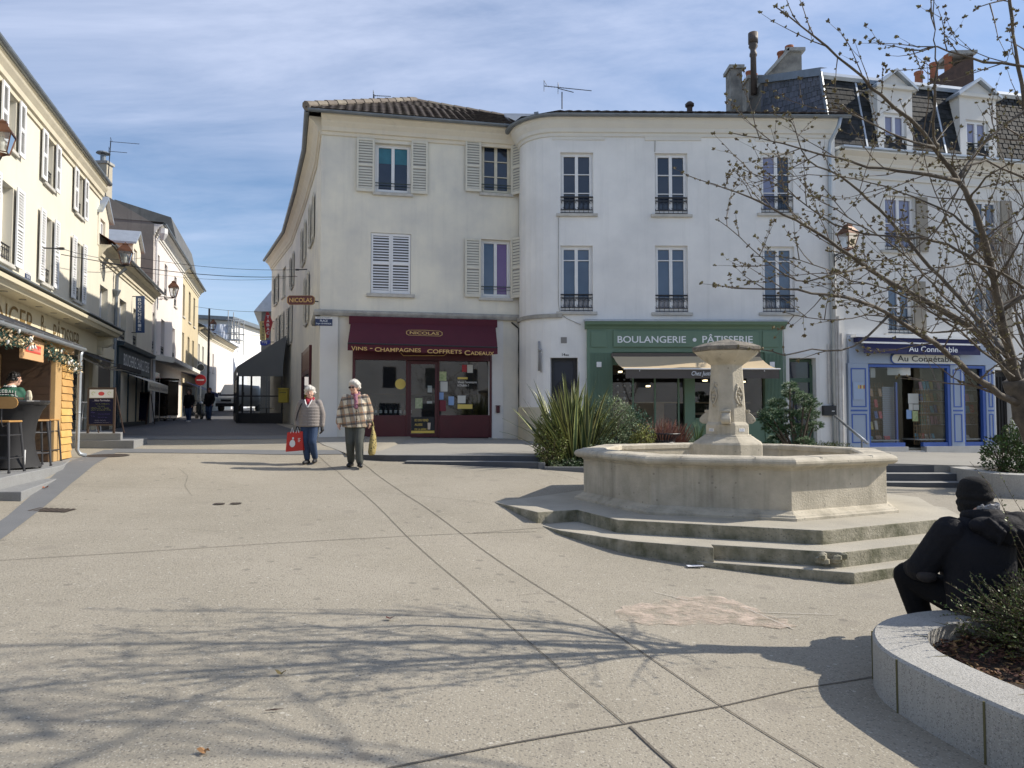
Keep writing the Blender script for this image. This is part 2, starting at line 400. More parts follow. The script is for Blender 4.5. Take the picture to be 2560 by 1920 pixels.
def railing(fac,parent,s0,s1,z0,h=.42,o=-.06,kind='scroll',m=None):
    mb=MB();P=fac.pt
    if kind=='bar':
        mb.tube([P(s0,z0,o),P(s1,z0,o)],.014,6);mb.tube([P(s0,z0-.09,o),P(s1,z0-.09,o)],.008,6)
        return mb.build('window_bar',m or m_irong,parent)
    for z in (z0+.02,z0+h*.22,z0+h-.09,z0+h):mb.tube([P(s0,z,o),P(s1,z,o)],.011 if z<z0+h else .02,6)
    n=max(4,int((s1-s0)/.13))
    for k in range(n+1):
        s=s0+(s1-s0)*k/n
        mb.tube([P(s,z0,o),P(s,z0+h,o)],.007,5)
    w=(s1-s0)/n
    for k in range(n):
        s=s0+w*(k+.5)
        for sg in (-1,1):
            pts=[]
            for j in range(13):
                a=j/12*1.5*math.pi;rr=w*.42*(1-j/17)
                pts.append(P(s+sg*(rr*math.cos(a)-w*.05),z0+h*(.5+sg*.17)+sg*rr*math.sin(a)*1.1,o))
            mb.tube(pts,.007,4,cap=False)
    return mb.build('railing',m or m_iron,parent)

def win(fac,parent,r,rec=.14,fm=None,pm=None,munt=(),rail=None,rail_h=.42,sill=True,two=True,pm2=None,sill_w=.07,name='window',blind=None,fw=.055,sillm=None):
    """casement window in an opening r=(s0,s1,z0,z1): frame, panes, glazing bars, sill and railing"""
    s0,s1,z0,z1=r[:4];mb=MB();o0,o1=-rec-.06,-rec;fm=fm or m_pvc;pm=pm or m_pane
    fac.box(mb,s0,s0+fw,z0,z1,o0,o1);fac.box(mb,s1-fw,s1,z0,z1,o0,o1)
    fac.box(mb,s0+fw,s1-fw,z1-fw,z1,o0,o1);fac.box(mb,s0+fw,s1-fw,z0,z0+fw*1.3,o0,o1)
    mid=(s0+s1)/2;lv=[(s0+fw,mid),(mid,s1-fw)] if two else [(s0+fw,s1-fw)]
    for a,b in lv:
        c=.045;oo=(o0+.012,o1+.018);za,zb=z0+fw*1.3,z1-fw
        fac.box(mb,a+.001,a+c,za,zb,*oo);fac.box(mb,b-c,b-.001,za,zb,*oo)
        fac.box(mb,a+c,b-c,za,za+c*1.3,*oo);fac.box(mb,a+c,b-c,zb-c,zb,*oo)
        for q in munt:
            z=za+(zb-za)*q;fac.box(mb,a+c,b-c,z-.012,z+.012,o0+.02,o1+.008)
    w=mb.build(name,fm,parent)
    for k,(a,b) in enumerate(lv if pm2 else [(s0+fw,s1-fw)]):
        g=MB();P=fac.pt;oo=o0+.03
        g.quad(P(a,z0+fw,oo),P(b,z0+fw,oo),P(b,z1-fw,oo),P(a,z1-fw,oo))
        g.build('pane',(pm if k==0 else pm2),w)
    if blind:
        g=MB();P=fac.pt
        for a,b in lv:fac.box(g,a+.05,b-.05,z1-(z1-z0)*blind[0],z1-fw-.05,o0+.032,o0+.036)
        g.build('blind',blind[1],w)
    if sill:
        g=MB();fac.box(g,s0-sill_w,s1+sill_w,z0-.09,z0-.002,-rec-.05,.07);g.build('sill',sillm or m_sill,w,bevel=.01)
    if rail:railing(fac,w,s0,s1,z0+(.02 if rail != 'bar' else rail_h),rail_h,-.05,rail)
    return w

CORN=lambda z,d=.34,h=.5:[(-.02,z),(.04,z),(.05,z+h*.18),(.10,z+h*.22),(.12,z+h*.42),(.20,z+h*.62),(.22,z+h*.70),(d*.82,z+h*.82),(d,z+h*.9),(d,z+h),(-.02,z+h)]
def gutter(fac,parent,s0,s1,z,o=.34,r=.075,m=None):
    prof=[(o+r+r*math.cos(a),z+r*math.sin(a)) for a in [math.pi+math.pi*k/7 for k in range(8)]]
    prof += [(q[0]*1-.0,q[1]) for q in [(o+2*r-.008,z),]]+[(o+r+(r-.01)*math.cos(a),z+(r-.01)*math.sin(a)) for a in [2*math.pi-math.pi*k/7 for k in range(8)]]
    mb=MB();fac.sweep(mb,prof,s0,s1)
    for t in np.arange(s0+.3,s1,.9):
        fac.box(mb,t-.012,t+.012,z-.002,z+.012,o,o+2*r)
    return mb.build('gutter',m or m_zinc,parent)
def tiles(mb,e0,e1,r0,r1,tw=.24,th=.34,lift=.035,amp=.025):
    """rolled interlocking tiles from eave e0-e1 up to ridge r0-r1: each course steps over the one below"""
    e0,e1,r0,r1=map(Vector,(e0,e1,r0,r1))
    W_=max((e1-e0).length,(r1-r0).length);H=((r0+r1)/2-(e0+e1)/2).length
    nr=max(1,int(H/th));nrm=(e1-e0).cross(r0-e0 if (r0-e0).length>.1 else r1-e0).normalized()
    if nrm.z<0:nrm=-nrm
    dx=(e1-e0).normalized()
    for j in range(nr):
        a,b=j/nr,(j+1.12)/nr
        A0,A1=e0.lerp(r0,a),e1.lerp(r1,a);B0,B1=e0.lerp(r0,min(b,1)),e1.lerp(r1,min(b,1))
        wa=(A1-A0).length;nc=max(1,int(wa/tw))
        for i in range(nc):
            for h in range(1):
                vs=[]
                for q in (0,.25,.5,.75,1):
                    t=(i+q)/nc;amp_=amp*math.sin(q*math.pi)
                    jit=0
                    vs += [A0.lerp(A1,t)+nrm*(lift+amp_),B0.lerp(B1,t)+nrm*(.004+amp_)]
                lo=[v-nrm*lift for v in vs[::2]]
                n=len(vs);mb.add(vs+lo,[(2*k,2*k+2,2*k+3,2*k+1) for k in range(4)]+[(n+k,n+k+1,2*k+2,2*k) for k in range(4)])
def slate_sheet(mb,e0,e1,r0,r1,w=.24,h=.2,t=.012):
    e0,e1,r0,r1=map(Vector,(e0,e1,r0,r1));H=((r0+r1)/2-(e0+e1)/2).length;nr=max(1,int(H/h))
    nrm=(e1-e0).cross(r0-e0).normalized()
    for j in range(nr):
        a,b=j/nr,(j+1.05)/nr;A0,A1=e0.lerp(r0,a),e1.lerp(r1,a);B0,B1=e0.lerp(r0,min(1,b)),e1.lerp(r1,min(1,b))
        nc=max(1,int((A1-A0).length/w));off=.5*(j % 2)
        for i in range(-1,nc):
            u0,u1=max(0,(i+off)/nc),min(1,(i+1+off)/nc-.006)
            if u1-u0<.01:continue
            z=t*random.uniform(.8,1.5)
            p=[A0.lerp(A1,u0)+nrm*z,A0.lerp(A1,u1)+nrm*z,B0.lerp(B1,u1)+nrm*.002,B0.lerp(B1,u0)+nrm*.002]
            lo=[A0.lerp(A1,u0),A0.lerp(A1,u1)]
            mb.add(p+lo,[(0,1,2,3),(4,5,1,0)])
def ridge_caps(mb,a,b,r=.11,L=.42):
    a,b=Vector(a),Vector(b);n=max(1,int((b-a).length/L));d=(b-a)/n
    for k in range(n):
        mb.tube([a+d*k,a+d*(k+1.06)],[r*1.08,r*.9],8)
def chimney(parent,c,d,z0,z1,rz=0,pots=(),m=None,slope=0):
    mb=MB();x,y=d[0]/2,d[1]/2;M=Matrix.Translation((c[0],c[1],0)) @ Matrix.Rotation(rz,4,'Z')
    P=lambda a,b,z:M @ Vector((a,b,z))
    mb.hexa([P(-x,-y,z0),P(x,-y,z0),P(x,y,z0),P(-x,y,z0),P(-x,-y,z1),P(x,-y,z1),P(x,y,z1+slope),P(-x,y,z1+slope)])
    o=mb.build('chimney',m or m_cement,parent)
    cp=MB();e=.07
    cp.hexa([P(-x-e,-y-e,z1-.02),P(x+e,-y-e,z1-.02),P(x+e,y+e,z1-.02+slope),P(-x-e,y+e,z1-.02+slope),P(-x-e,-y-e,z1+.1),P(x+e,-y-e,z1+.1),P(x+e,y+e,z1+.1+slope),P(-x-e,y+e,z1+.1+slope)])
    cp.build('chimney_cap',m_ledge,o)
    for px_,py_,h in pots:
        q=P(px_,py_,z1+.08+slope*(py_/d[1]+.5));g=MB();g.lathe([(.13,0),(.12,h*.8),(.14,h*.85),(.14,h),(.10,h),(.10,h*.7)],q,12);g.build('chimney_pot',m_terra,o,smooth=False)
    return o

# ================================================================ corner wine shop building
NF=Fac([(-5.55,20.4),(.22,21.56)])
NFL=NF.L
b1=thing('corner_building','cream three-storey corner building with louvred shutters and burgundy wine shop on the ground floor','building',(-2.6,21,.85))
side_pts=[(-13.7,40.2),(-10.55,33.8),(-8.07,27.5),(-6.45,23.2),(-5.62,20.62),(-5.55,20.4)]
SF=Fac(side_pts)
EZ=9.72
w=MB()
winsN=[NF.rect(938,359,1027,483),NF.rect(1204,357,1278,484),NF.rect(927,583,1027,735),NF.rect(1203,599,1277,745)]
shopN=NF.rect(881,800,1229,1088);shopN=(shopN[0],shopN[1],.84,shopN[3])
NF.wall(w,0,NFL,0,EZ+.3,[q+(.2,) for q in winsN]+[shopN+(.12,)])
# side windows on the curving street wall
sw=[]
for (x0,x1,y0,y1) in [(776,788,464,583),(755,768,520,634),(727,739,595,675),(706,715,640,712),(687,696,655,735)]:
    s,zm=SF.px((x0+x1)/2,(y0+y1)/2);sw.append((s-.5,s+.5,7.55,9.05))
for x in (768,727,704,692):
    s,zm=SF.px(x,800);sw.append((s-.5,s+.5,4.95,6.75))
SF.wall(w,0,SF.L,0,EZ+.3,[q+(.2,) for q in sw])
# hidden back walls
for a,b in (((.22,21.56),(.5,30)),((.5,30),(-4.5,41)),((-4.5,41),(-13.7,40.2))):
    w.quad((a[0],a[1],0),(b[0],b[1],0),(b[0],b[1],EZ+.3),(a[0],a[1],EZ+.3))
w.build('wall',m_cream,b1)
for k,q in enumerate(sw):
    win(SF,b1,q,fm=m_creamw,pm=m_pane,munt=(.5,),rail=None)
    wd=.48
    for (a,b) in ((q[0]-wd,q[0]-.01),(q[1]+.01,q[1]+wd)):
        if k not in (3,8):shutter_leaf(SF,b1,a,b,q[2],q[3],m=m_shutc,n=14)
# shop-side base colour: burgundy side door in the street wall
m_burg=mat('burgundy_paint',(.075,.008,.014),.35,var=.4,vscale=3,col2=(.04,.006,.01))
m_burgf=mat('burgundy_awning_cloth',(.085,.010,.022),.85,var=.35,vscale=2.5,col2=(.055,.008,.016),bump=.15,bscale=120)
m_gold=mat('gold_lettering',(.62,.40,.14),.5)
s0=SF.px(759,930)[0];s1=SF.px(779,930)[0]
d=MB();SF.box(d,s0,s0+.12,.8,3.95,.0,.09);SF.box(d,s1-.12,s1,.8,3.95,0,.09);SF.box(d,s0+.12,s1-.12,3.0,3.95,0,.07);SF.box(d,s0+.12,s1-.12,.8,1.3,0,.07)
dd=d.build('side_display_window',m_burg,b1)
g=MB();g.quad(SF.pt(s0+.1,1.25,.03),SF.pt(s1-.1,1.25,.03),SF.pt(s1-.1,3.05,.03),SF.pt(s0+.1,3.05,.03));g.build('pane',m_pane,dd)
g=MB();
for a in (0,.03):SF.box(g,s0+.25+a,s1-.25-a,3.15+a,3.8-a,.07,.072+a*.1)
g.build('crest_panel',mat('dull_crest',(.13,.05,.03),.5),dd)
# cornices
c=MB();NF.sweep(c,CORN(EZ,.36,.52),-.0,NFL-.0);SF.sweep(c,CORN(EZ,.36,.52),0,SF.L)
c.build('cornice',m_corn,b1)
gutter(NF,b1,-.36,NFL+.1,EZ+.56,.36);gutter(SF,b1,0,SF.L+.30,EZ+.56,.36)
lz=NF.px(1000,785)[1]
l=MB();prof=[(-.02,lz-.11),(.12,lz-.11),(.16,lz-.03),(.16,lz+.03),(-.02,lz+.08)]
NF.sweep(l,prof,-.15,NFL);SF.sweep(l,[(a,b) for a,b in prof],SF.L-2.6,SF.L+.12);l.build('ledge',m_ledge,b1)
# pilasters either side of the shop
p=MB();NF.box(p,.02,.52,.5,lz-.11,0,.05);NF.box(p,NFL-.95,NFL-.5,.5,lz-.11,0,.03);p.each('pilaster',m_greyw,b1)
# windows of the front
W0=win(NF,b1,winsN[0],munt=(),rail='bar',rail_h=.3,blind=(.38,m_panet))
W1=win(NF,b1,winsN[1],fm=m_creamw,munt=(.33,.66),rail='bar',rail_h=.28)
W3=win(NF,b1,winsN[3],munt=(),pm=m_panec,pm2=m_panep,rail='bar',rail_h=.35)
# closed shutters window
z=winsN[2];sh=MB();NF.box(sh,z[0],z[1],z[2],z[3],-.12,-.1);cw=sh.build('window',m_shut,b1)
mid=(z[0]+z[1])/2
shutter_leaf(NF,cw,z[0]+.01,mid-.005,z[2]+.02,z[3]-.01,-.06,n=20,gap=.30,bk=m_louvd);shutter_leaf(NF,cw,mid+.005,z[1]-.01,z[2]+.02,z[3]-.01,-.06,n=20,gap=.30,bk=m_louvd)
sl=MB();NF.box(sl,z[0]-.12,z[1]+.12,z[2]-.1,z[2],-.1,.08);sl.build('sill',m_sill,cw,bevel=.01)
def leaf_px(fac,parent,r,**k):
    q=fac.rect(*r);return shutter_leaf(fac,parent,*q,**k)
leaf_px(NF,W0,(892,347,936,480),m=m_shutc,n=18);leaf_px(NF,W0,(1028,355,1069,486),m=m_shutc,n=18)
leaf_px(NF,W1,(1163,352,1202,480),m=m_shutc,n=18);leaf_px(NF,W3,(1162,597,1201,743),m=m_shutc,n=20)
def ajar(fac,parent,s,z0,z1,wd,ang,m):
    """leaf hinged at s and standing out from the wall by an angle"""
    h=fac.pt(s,0,.02);i=0;dv_=(fac.pt(s+.01,0,.02)-h).normalized();nn=Vector((dv_.y,-dv_.x,0))
    e=h+dv_*wd*math.cos(ang)+nn*wd*math.sin(ang)
    shutter_leaf(Fac([(h.x,h.y),(e.x,e.y)]),parent,0,wd,z0,z1,0,m,18)
ajar(NF,W1,winsN[1][1]+.02,winsN[1][2]-.03,winsN[1][3]+.07,.5,R(52),m_shutc)
ajar(NF,W3,winsN[3][1]+.02,winsN[3][2]+.0,winsN[3][3]+.05,.5,R(52),m_shutc)
# roof
rf=MB();e0=NF.pt(-.42,EZ+.6,.4);e1=NF.pt(NFL+.0,EZ+.6,.4);A=Vector((-3.4,24.5,12.55));A1=Vector((-.3,25.3,12.35))
tiles(rf,e0,e1,A,A1)
eav=[SF.pt(t,EZ+.6,.4) for t in SF.s[:-2]]+[e0]
rdg=[Vector((-9.9,42.5,12.5)),Vector((-7.6,36,12.5)),Vector((-5.3,29.7,12.5)),Vector((-3.9,26,12.5)),A]
for k in range(4):tiles(rf,eav[k],eav[k+1],rdg[k],rdg[k+1],tw=.3,th=.5)
back=[Vector((-4.5,41,10.3)),Vector((-1.5,34,10.3)),Vector((.5,30,10.3)),Vector((.4,27,10.9))]
rf.quad(rdg[0],rdg[1],back[1],back[0]);rf.quad(rdg[1],rdg[2],back[2],back[1]);rf.quad(rdg[2],rdg[3],back[3],back[2]);rf.quad(rdg[3],A,A1,back[3])
ro=rf.build('roof',m_tile,b1)
rc=MB();ridge_caps(rc,e0+Vector((0,0,.05)),A+Vector((0,0,.02)),.13,.42);ridge_caps(rc,A,A1,.1,.42);rc.build('ridge_tiles',mat('ridge_tile',(.20,.17,.135),.85,var=.8,vscale=4,col2=(.12,.1,.085),island=.2),ro)
# ---- burgundy shopfront
def PN(x,y,o=.03):return NF.px(x,y,o)
sp0,sp1,spz=shopN[0],shopN[1],shopN[3]
SG=.87
f=MB()
lp=NF.rect(888,900,1015,1038);rp=NF.rect(1098,904,1223,1039);dr=NF.rect(1020,903,1095,1087)
zt=lp[3];zb=lp[2];ztp=dr[3]+.03
NF.box(f,sp0,lp[0],SG,spz,-.1,.06);NF.box(f,rp[1],sp1,SG,spz,-.1,.06)
NF.box(f,lp[0],rp[1],zt,spz,-.1,.05)
NF.box(f,lp[0],lp[1],SG,zb,-.1,.045);NF.box(f,rp[0],rp[1],SG,zb,-.1,.045)
NF.box(f,lp[1],dr[0],SG,zt,-.1,.06);NF.box(f,dr[1],rp[0],SG,zt,-.1,.06)
sf=f.build('shopfront',m_burg,b1,bevel=.008)
for q in (lp,rp):
    g=MB();g.quad(NF.pt(q[0],q[2],-.04),NF.pt(q[1],q[2],-.04),NF.pt(q[1],q[3],-.04),NF.pt(q[0],q[3],-.04));g.build('shop_window',glass,sf)
g=MB();a0,a1=dr[0],dr[1]
NF.box(g,a0,a0+.09,SG+.03,ztp-.03,-.06,.0);NF.box(g,a1-.09,a1,SG+.03,ztp-.03,-.06,.0);NF.box(g,a0+.09,a1-.09,ztp-.12,ztp-.03,-.06,0);NF.box(g,a0+.09,a1-.09,SG+.03,SG+.13,-.06,0)
door=g.build('shop_door',m_burg,b1)
g=MB();g.quad(NF.pt(a0+.09,SG+.13,-.03),NF.pt(a1-.09,SG+.13,-.03),NF.pt(a1-.09,ztp-.12,-.03),NF.pt(a0+.09,ztp-.12,-.03));g.build('pane',glass,door)
g=MB();NF.box(g,a0+.1,a1-.1,SG+.14,SG+.62,-.028,-.02)
po=g.build('poster',mat('black_poster',(.012,.012,.014),.5),door)
g=MB()
for k,st in enumerate(('ICI ON VEND','AUSSI','DE LA BIÈRE !')):NF.text(g,st,a0+.2,a0+(.6,.42,.58)[k],SG+.49-.13*k,SG+.56-.13*k,-.017,offset=.01)
NF.box(g,a0+.1,a1-.1,SG+.145,SG+.215,-.02,-.015);g.build('lettering',mat('yellow_print',(.72,.52,.1),.5),po)
g=MB();g.lathe([(.035,0),(.045,.15),(.05,.2),(.02,.2)],NF.pt(a1-.26,SG+.25,-.013),8,sy=.1);g.build('printed_glass',mat('pale_print',(.6,.5,.4),.5),po)
# interior behind the glass
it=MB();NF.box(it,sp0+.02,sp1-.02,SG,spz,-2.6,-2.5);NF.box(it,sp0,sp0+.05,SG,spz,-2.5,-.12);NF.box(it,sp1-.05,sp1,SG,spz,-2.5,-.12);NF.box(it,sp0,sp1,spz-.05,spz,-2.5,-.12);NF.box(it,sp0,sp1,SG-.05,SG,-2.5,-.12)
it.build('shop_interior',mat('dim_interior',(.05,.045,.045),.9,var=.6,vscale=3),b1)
it=MB();NF.box(it,lp[0],lp[1],zb-.06,zb,-.7,-.12);NF.box(it,rp[0],rp[1],zb-.06,zb,-.7,-.12)
for zz in (1.7,2.2):NF.box(it,lp[0],rp[1],zz,zz+.03,-2.4,-2.1)
it.each('display_shelf',m_brown,b1)
# awning
av=MB();a0,a1=NF.rect(873,795,1240,810)[:2]
zc=NF.px(1056,797)[1];P=NF.pt
PRJ=1.0;za=zc-.22
zl0=1.6;b0,_=NF.px(869,866,PRJ);b1_,_=NF.px(1244,866,PRJ);zlL=NF.px(869,858,PRJ)[1];zlR=NF.px(1244,869,PRJ)[1]
NF.box(av,a0,a1,za,zc,.02,.22)
n=14;top=[];bot=[]
for k in range(n+1):
    t=k/n;top.append(P(a0+.05+(a1-a0-.1)*t,za+.03,.2));bot.append(P(b0+(b1_-b0)*t,zlL+(zlR-zlL)*t+.012*math.sin(t*19),PRJ))
for k in range(n):av.quad(bot[k],bot[k+1],top[k+1],top[k])
vh=.20;vl=[v+Vector((0,0,-vh-.012*math.sin(k*2.1))) for k,v in enumerate(bot)]
for k in range(n):av.quad(vl[k],vl[k+1],bot[k+1],bot[k])
av.quad(bot[0],top[0],P(a0+.05,za-.1,.15),vl[0]);
aw=av.build('awning',m_burgf,b1)
for sgn in (0,):
    g=MB();g.tube([bot[0],bot[-1]],.022,8);g.tube([P(a0+.3,za,.1),P(b0+.3,zlL,PRJ-.05)],.015,6);g.tube([P(a1-.3,za,.1),P(b1_-.3,zlR,PRJ-.05)],.015,6);g.each('awning_arm',m_iron,aw)
def onval(a,b):
    t=(a-b0)/(b1_-b0);return P(a,zlL+(zlR-zlL)*t+b,PRJ+.012)
g=MB()
L_=b1_-b0
def caps(g,st,a,bb,fn,h,zb_,off=.012):
    textmap(g,st,fn,a,bb,zb_,zb_+h,offset=off)
for word,x0,x1,y0,y1 in (('V',878,889,865,877),('INS',890,918,867,876),('-',925,931,870,872),('C',937,950,868,879),('HAMPAGNES',951,1052,870,880),('C',1068,1081,873,883),('OFFRETS',1082,1154,874,884),('C',1161,1175,876,888),('ADEAUX',1176,1235,879,888)):
    sa=NF.px(x0,y1,PRJ)[0];sb=NF.px(x1,y1,PRJ)[0];q1=NF.px((x0+x1)/2,y1,PRJ+.02)[1];q0=NF.px((x0+x1)/2,y0,PRJ+.02)[1]
    textmap(g,word,lambda a,b:P(a,b,PRJ+.02),sa,sb,q1,q0,offset=.012)
g.build('lettering',m_gold,aw)
# NICOLAS plate printed on the slope
c0=(bot[7]+bot[7])/2;ct=(top[7]);upv=(ct-c0);ax=(bot[-1]-bot[0]).normalized();nn=ax.cross(upv).normalized()
def onsl(a,b):return c0+upv*.56+ax*a+upv.normalized()*b+nn*.012*(1 if nn.y<0 else-1)
g=MB();textmap(g,'NICOLAS',onsl,-.42,.42,-.075,.075,offset=.02)
def ring(g,fn,w_,h_,th,ch):
    o_=[(-w_+ch,-h_),(w_-ch,-h_),(w_,-h_+ch),(w_,h_-ch),(w_-ch,h_),(0,h_*1.18),(-w_+ch,h_),(-w_,h_-ch),(-w_,-h_+ch)]
    i_=[(x*(1-th/w_),y*(1-th/h_)) for x,y in o_]
    n_=len(o_);g.add([fn(*q) for q in o_]+[fn(*q) for q in i_],[(k,(k+1) % n_,n_+(k+1) % n_,n_+k) for k in range(n_)])
ring(g,onsl,.52,.135,.018,.07);g.build('emblem',m_gold,aw)
# gold bracket line under the valance
g=MB();q=[NF.px(1002,882,.075),NF.px(1008,889,.075),NF.px(1110,889,.075),NF.px(1116,884,.075)]
g.tube([NF.pt(a,b,.075) for a,b in q],.012,5);g.build('gilt_moulding',m_gold,sf)
# paper notices on the panes
def card(fac,parent,r,m,o,name='notice',th=.004):
    q=fac.rect(*r,out=o);g=MB();fac.box(g,q[0],q[1],q[2],q[3],o,o+th);return g.build(name,m,parent)
mY=mat('yellow_card',(.65,.5,.12),.6);mP=mat('pale_card',(.6,.6,.55),.6);mB=mat('blue_card',(.25,.38,.62),.6);mG=mat('green_card',(.3,.42,.18),.6,var=.9,vscale=20,col2=(.7,.7,.4));mRc=mat('red_card',(.4,.04,.05),.6)
for r,m in (((1098,929,1116,952),mG),((1101,954,1119,979),mP),((1097,981,1109,999),mB),((1121,991,1135,1013),mB),((1144,989,1164,1008),mP),((1144,1011,1181,1022),mY),((1168,912,1182,932),mP),((1155,912,1167,930),mRc),((1144,943,1169,948),mY),((1038,995,1056,1021),mG),((1069,964,1080,981),mP),((1067,1003,1080,1009),mP)):
    card(NF,sf,r,m,-.036)
g=MB();q=NF.px(1001,960,-.03);g.add([NF.pt(q[0]+.155*math.cos(a),q[1]+.155*math.sin(a),-.034) for a in [k*math.pi/12 for k in range(24)]],[tuple(range(24))]);g.build('notice',mY,sf)
g=MB()
for st,x0,x1,y0,y1 in (("Vivez l'aventure",1144,1192,952,958),('à Dublin !',1144,1172,960,966)):
    q=NF.rect(x0,y0,x1,y1);NF.text(g,st,q[0],q[1],q[2],q[3],-.034,offset=.01)
g.build('lettering',mat('white_print',(.7,.7,.68),.5),sf)
g=MB();q=NF.rect(1098,1001,1114,1028);NF.box(g,q[0],q[1],q[2],q[3],.06,.13);g.build('letterbox',mat('burgundy_letterbox',(.14,.008,.02),.4),sf,bevel=.01)
bt=[]
rb=random.Random(2)
def bottle():
    t=thing('wine_bottle','','bottle',(0,0,0),'bottles on show in the wine shop window',world=False);g=MB();g.lathe([(.04,0),(.042,.02),(.042,.19),(.02,.24),(.015,.25),(.015,.31)],n=10);g.build('bottle_glass',mat('green_bottle',(.015,.02,.012),.15),t,smooth=True);g=MB();g.lathe([(.0435,.06),(.0435,.15)],n=10,cap=False);g.build('bottle_label',mP,t);return t
b0_=bottle();b0_['label']='dark bottle with a pale label standing in the left window of the wine shop';q=NF.pt(lp[0]+.25,zb,-.3);b0_.location=q
for k in range(9):recopy(b0_,NF.pt(lp[0]+.45+k*.145,zb,-.25-.12*rb.random()),0)
# ================================================================ white building with the bakery
WP=[(.22,21.50)]
for k in range(9):
    a=R(180+90*k/8);WP.append((1.32+1.1*math.cos(a),21.38+1.1*math.sin(a)))
WP.append((9.42,20.42))
WF=Fac(WP);LS=len(WP)-2;EW=9.62
b2=thing('white_building','white three-storey building with a rounded left corner above the green bakery','building',(5,21,.7))
wt=[WF.rect(*q,seg=LS) for q in ((1401,381,1483,534),(1637,383,1719,536),(1902,382,1983,533),(1401,614,1482,779),(1638,614,1720,781),(1906,616,1987,781))]
gz0=.45
shG=WF.rect(1467,806,1954,1100,seg=LS);shG=(shG[0],shG[1],gz0,shG[3])
d14=WF.rect(1375,894,1445,1100,seg=LS);d14=(d14[0],d14[1],.7,d14[3]);dR=WF.rect(1973,895,2040,1100,seg=LS);dR=(dR[0],dR[1],.5,dR[3])
w=MB();WF.wall(w,0,WF.L,0,EW+.3,[q+(.2,) for q in wt]+[shG+(.1,),d14+(.25,),dR+(.3,)])
for a,b in (((9.42,20.42),(9.2,29)),((9.2,29),(.5,30))):w.quad((a[0],a[1],0),(b[0],b[1],0),(b[0],b[1],EW+.3),(a[0],a[1],EW+.3))
w.build('wall',m_white,b2)
for k,q in enumerate(wt):
    win(WF,b2,q,munt=((.33,.66) if k<3 else (.80,)),pm=[m_pane,m_pane,m_panel,m_panec,m_panec,m_paneg][k],pm2=[None,None,m_pane,None,None,None][k],rail='scroll',rail_h=.48,rec=.1,sill_w=.12)
c=MB();WF.sweep(c,CORN(EW,.3,.5),.0,WF.L);c.build('cornice',m_cornw,b2)
c=MB()
for x0,x1 in ((1380,1512),(1612,1752),(1888,2010)):
    q=WF.rect(x0,324,x1,331,seg=LS);WF.box(c,q[0],q[1],EW-.1,EW-.001,0,.03)
c.each('frieze_band',m_cornw,b2)
gutter(WF,b2,.0,WF.L+.3,EW+.52,.3)
c=MB();zz=WF.px(1440,786,seg=LS)[1];q=WF.px(1405,786,seg=LS)[0];WF.sweep(c,[(-.02,zz-.1),(.07,zz-.1),(.09,zz),(-.02,zz+.03)],0,q);c.build('ledge',m_ledge,b2)
c=MB();WF.sweep(c,[(-.01,0),(.035,0),(.035,1.75),(.02,1.78),(-.01,1.78)],0,WF.px(1372,1000,seg=LS)[0]);c.build('plinth',mat('cream_plinth',(.60,.55,.42),.9,var=.5,vscale=2,bump=.2),b2)
# roof
rf=MB();zr=12.25;E=lambda s:WF.pt(s,EW+.56,.38)
q0=WF.s[-2]
tiles(rf,E(q0-.05),E(WF.L+.1),Vector((.6,25.1,zr)),Vector((8.7,24.9,zr)),tw=.26,th=.36)
for k in range(1,len(WF.s)-2):rf.quad(E(WF.s[k]),E(WF.s[k+1]),Vector((.6,25.1,zr)),Vector((.6,25.1,zr)))
tiles(rf,E(WF.L+.1),Vector((9.7,29,EW+.6)),Vector((8.7,24.9,zr)),Vector((8.7,24.95,zr)),tw=.3,th=.4)
rf.quad((.6,25.1,zr),(8.7,24.9,zr),(9.2,29,10.2),(.5,30,10.2))
ro2=rf.build('roof',m_tile,b2)
c=MB();c.tube([(.5,25.1,zr),(8.8,24.9,zr)],.09,8)
for k in range(14):c.tube([(.8+k*.6,25.05,zr+.03),(.95+k*.6,25.05,zr+.05)],.12,8)
c.build('ridge_tiles',m_zinc,ro2)
c=MB();c.quad(NF.pt(NFL-.25,EZ+.66,.3),E(WF.s[2])+Vector((0,0,.06)),(1.2,25,zr+.06),(-.3,25.2,12.42));c.quad(E(WF.s[2])+Vector((0,0,.06)),E(WF.s[5])+Vector((0,0,.06)),(2.4,24.9,zr+.04),(1.2,25,zr+.06));c.build('zinc_flashing',m_zinc,ro2)
c=MB();q=aty(1724,262,24.7);c.lathe([(.1,-.5),(.1,0),(.16,.05),(.16,.12),(.08,.2)],q-Vector((0,0,.1)),10);c.build('roof_vent',m_brown,ro2)
# downpipes at the right end
c=MB();s_=WF.L-.1
c.tube([WF.pt(s_+.1,EW+.45,.38),WF.pt(s_+.05,EW+.2,.33),WF.pt(s_-.08,EW-.15,.1),WF.pt(s_-.1,EW-.4,.08),WF.pt(s_-.1,.6,.08)],.055,10)
c.build('downpipe',m_zincl,b2,smooth=True)
c=MB();c.tube([WF.pt(s_+.08,4.4,.06),WF.pt(s_+.08,.5,.06)],.045,8);c.tube([WF.pt(s_+.0,7,.05),WF.pt(s_+.0,.5,.05)],.03,6);c.tube([WF.pt(s_-.22,3.6,.05),WF.pt(s_-.22,1.9,.05)],.025,6);c.tube([WF.pt(s_+.16,3.9,.05),WF.pt(s_+.15,.6,.05)],.05,8);c.each('service_pipe',mat('dull_pipe',(.6,.59,.56),.6,var=.6,vscale=3,col2=(.35,.3,.26)),b2)
c=MB();s2=NFL-.03
pts=[NF.pt(NFL-.25,lz-.17,.04),NF.pt(s2,lz-.35,.05)]+[NF.pt(s2+.012*(k % 2),lz-.35-k*.32,.05) for k in range(1,10)]
c.tube(pts,.022,6);c.build('cable_run',m_cable,b1)
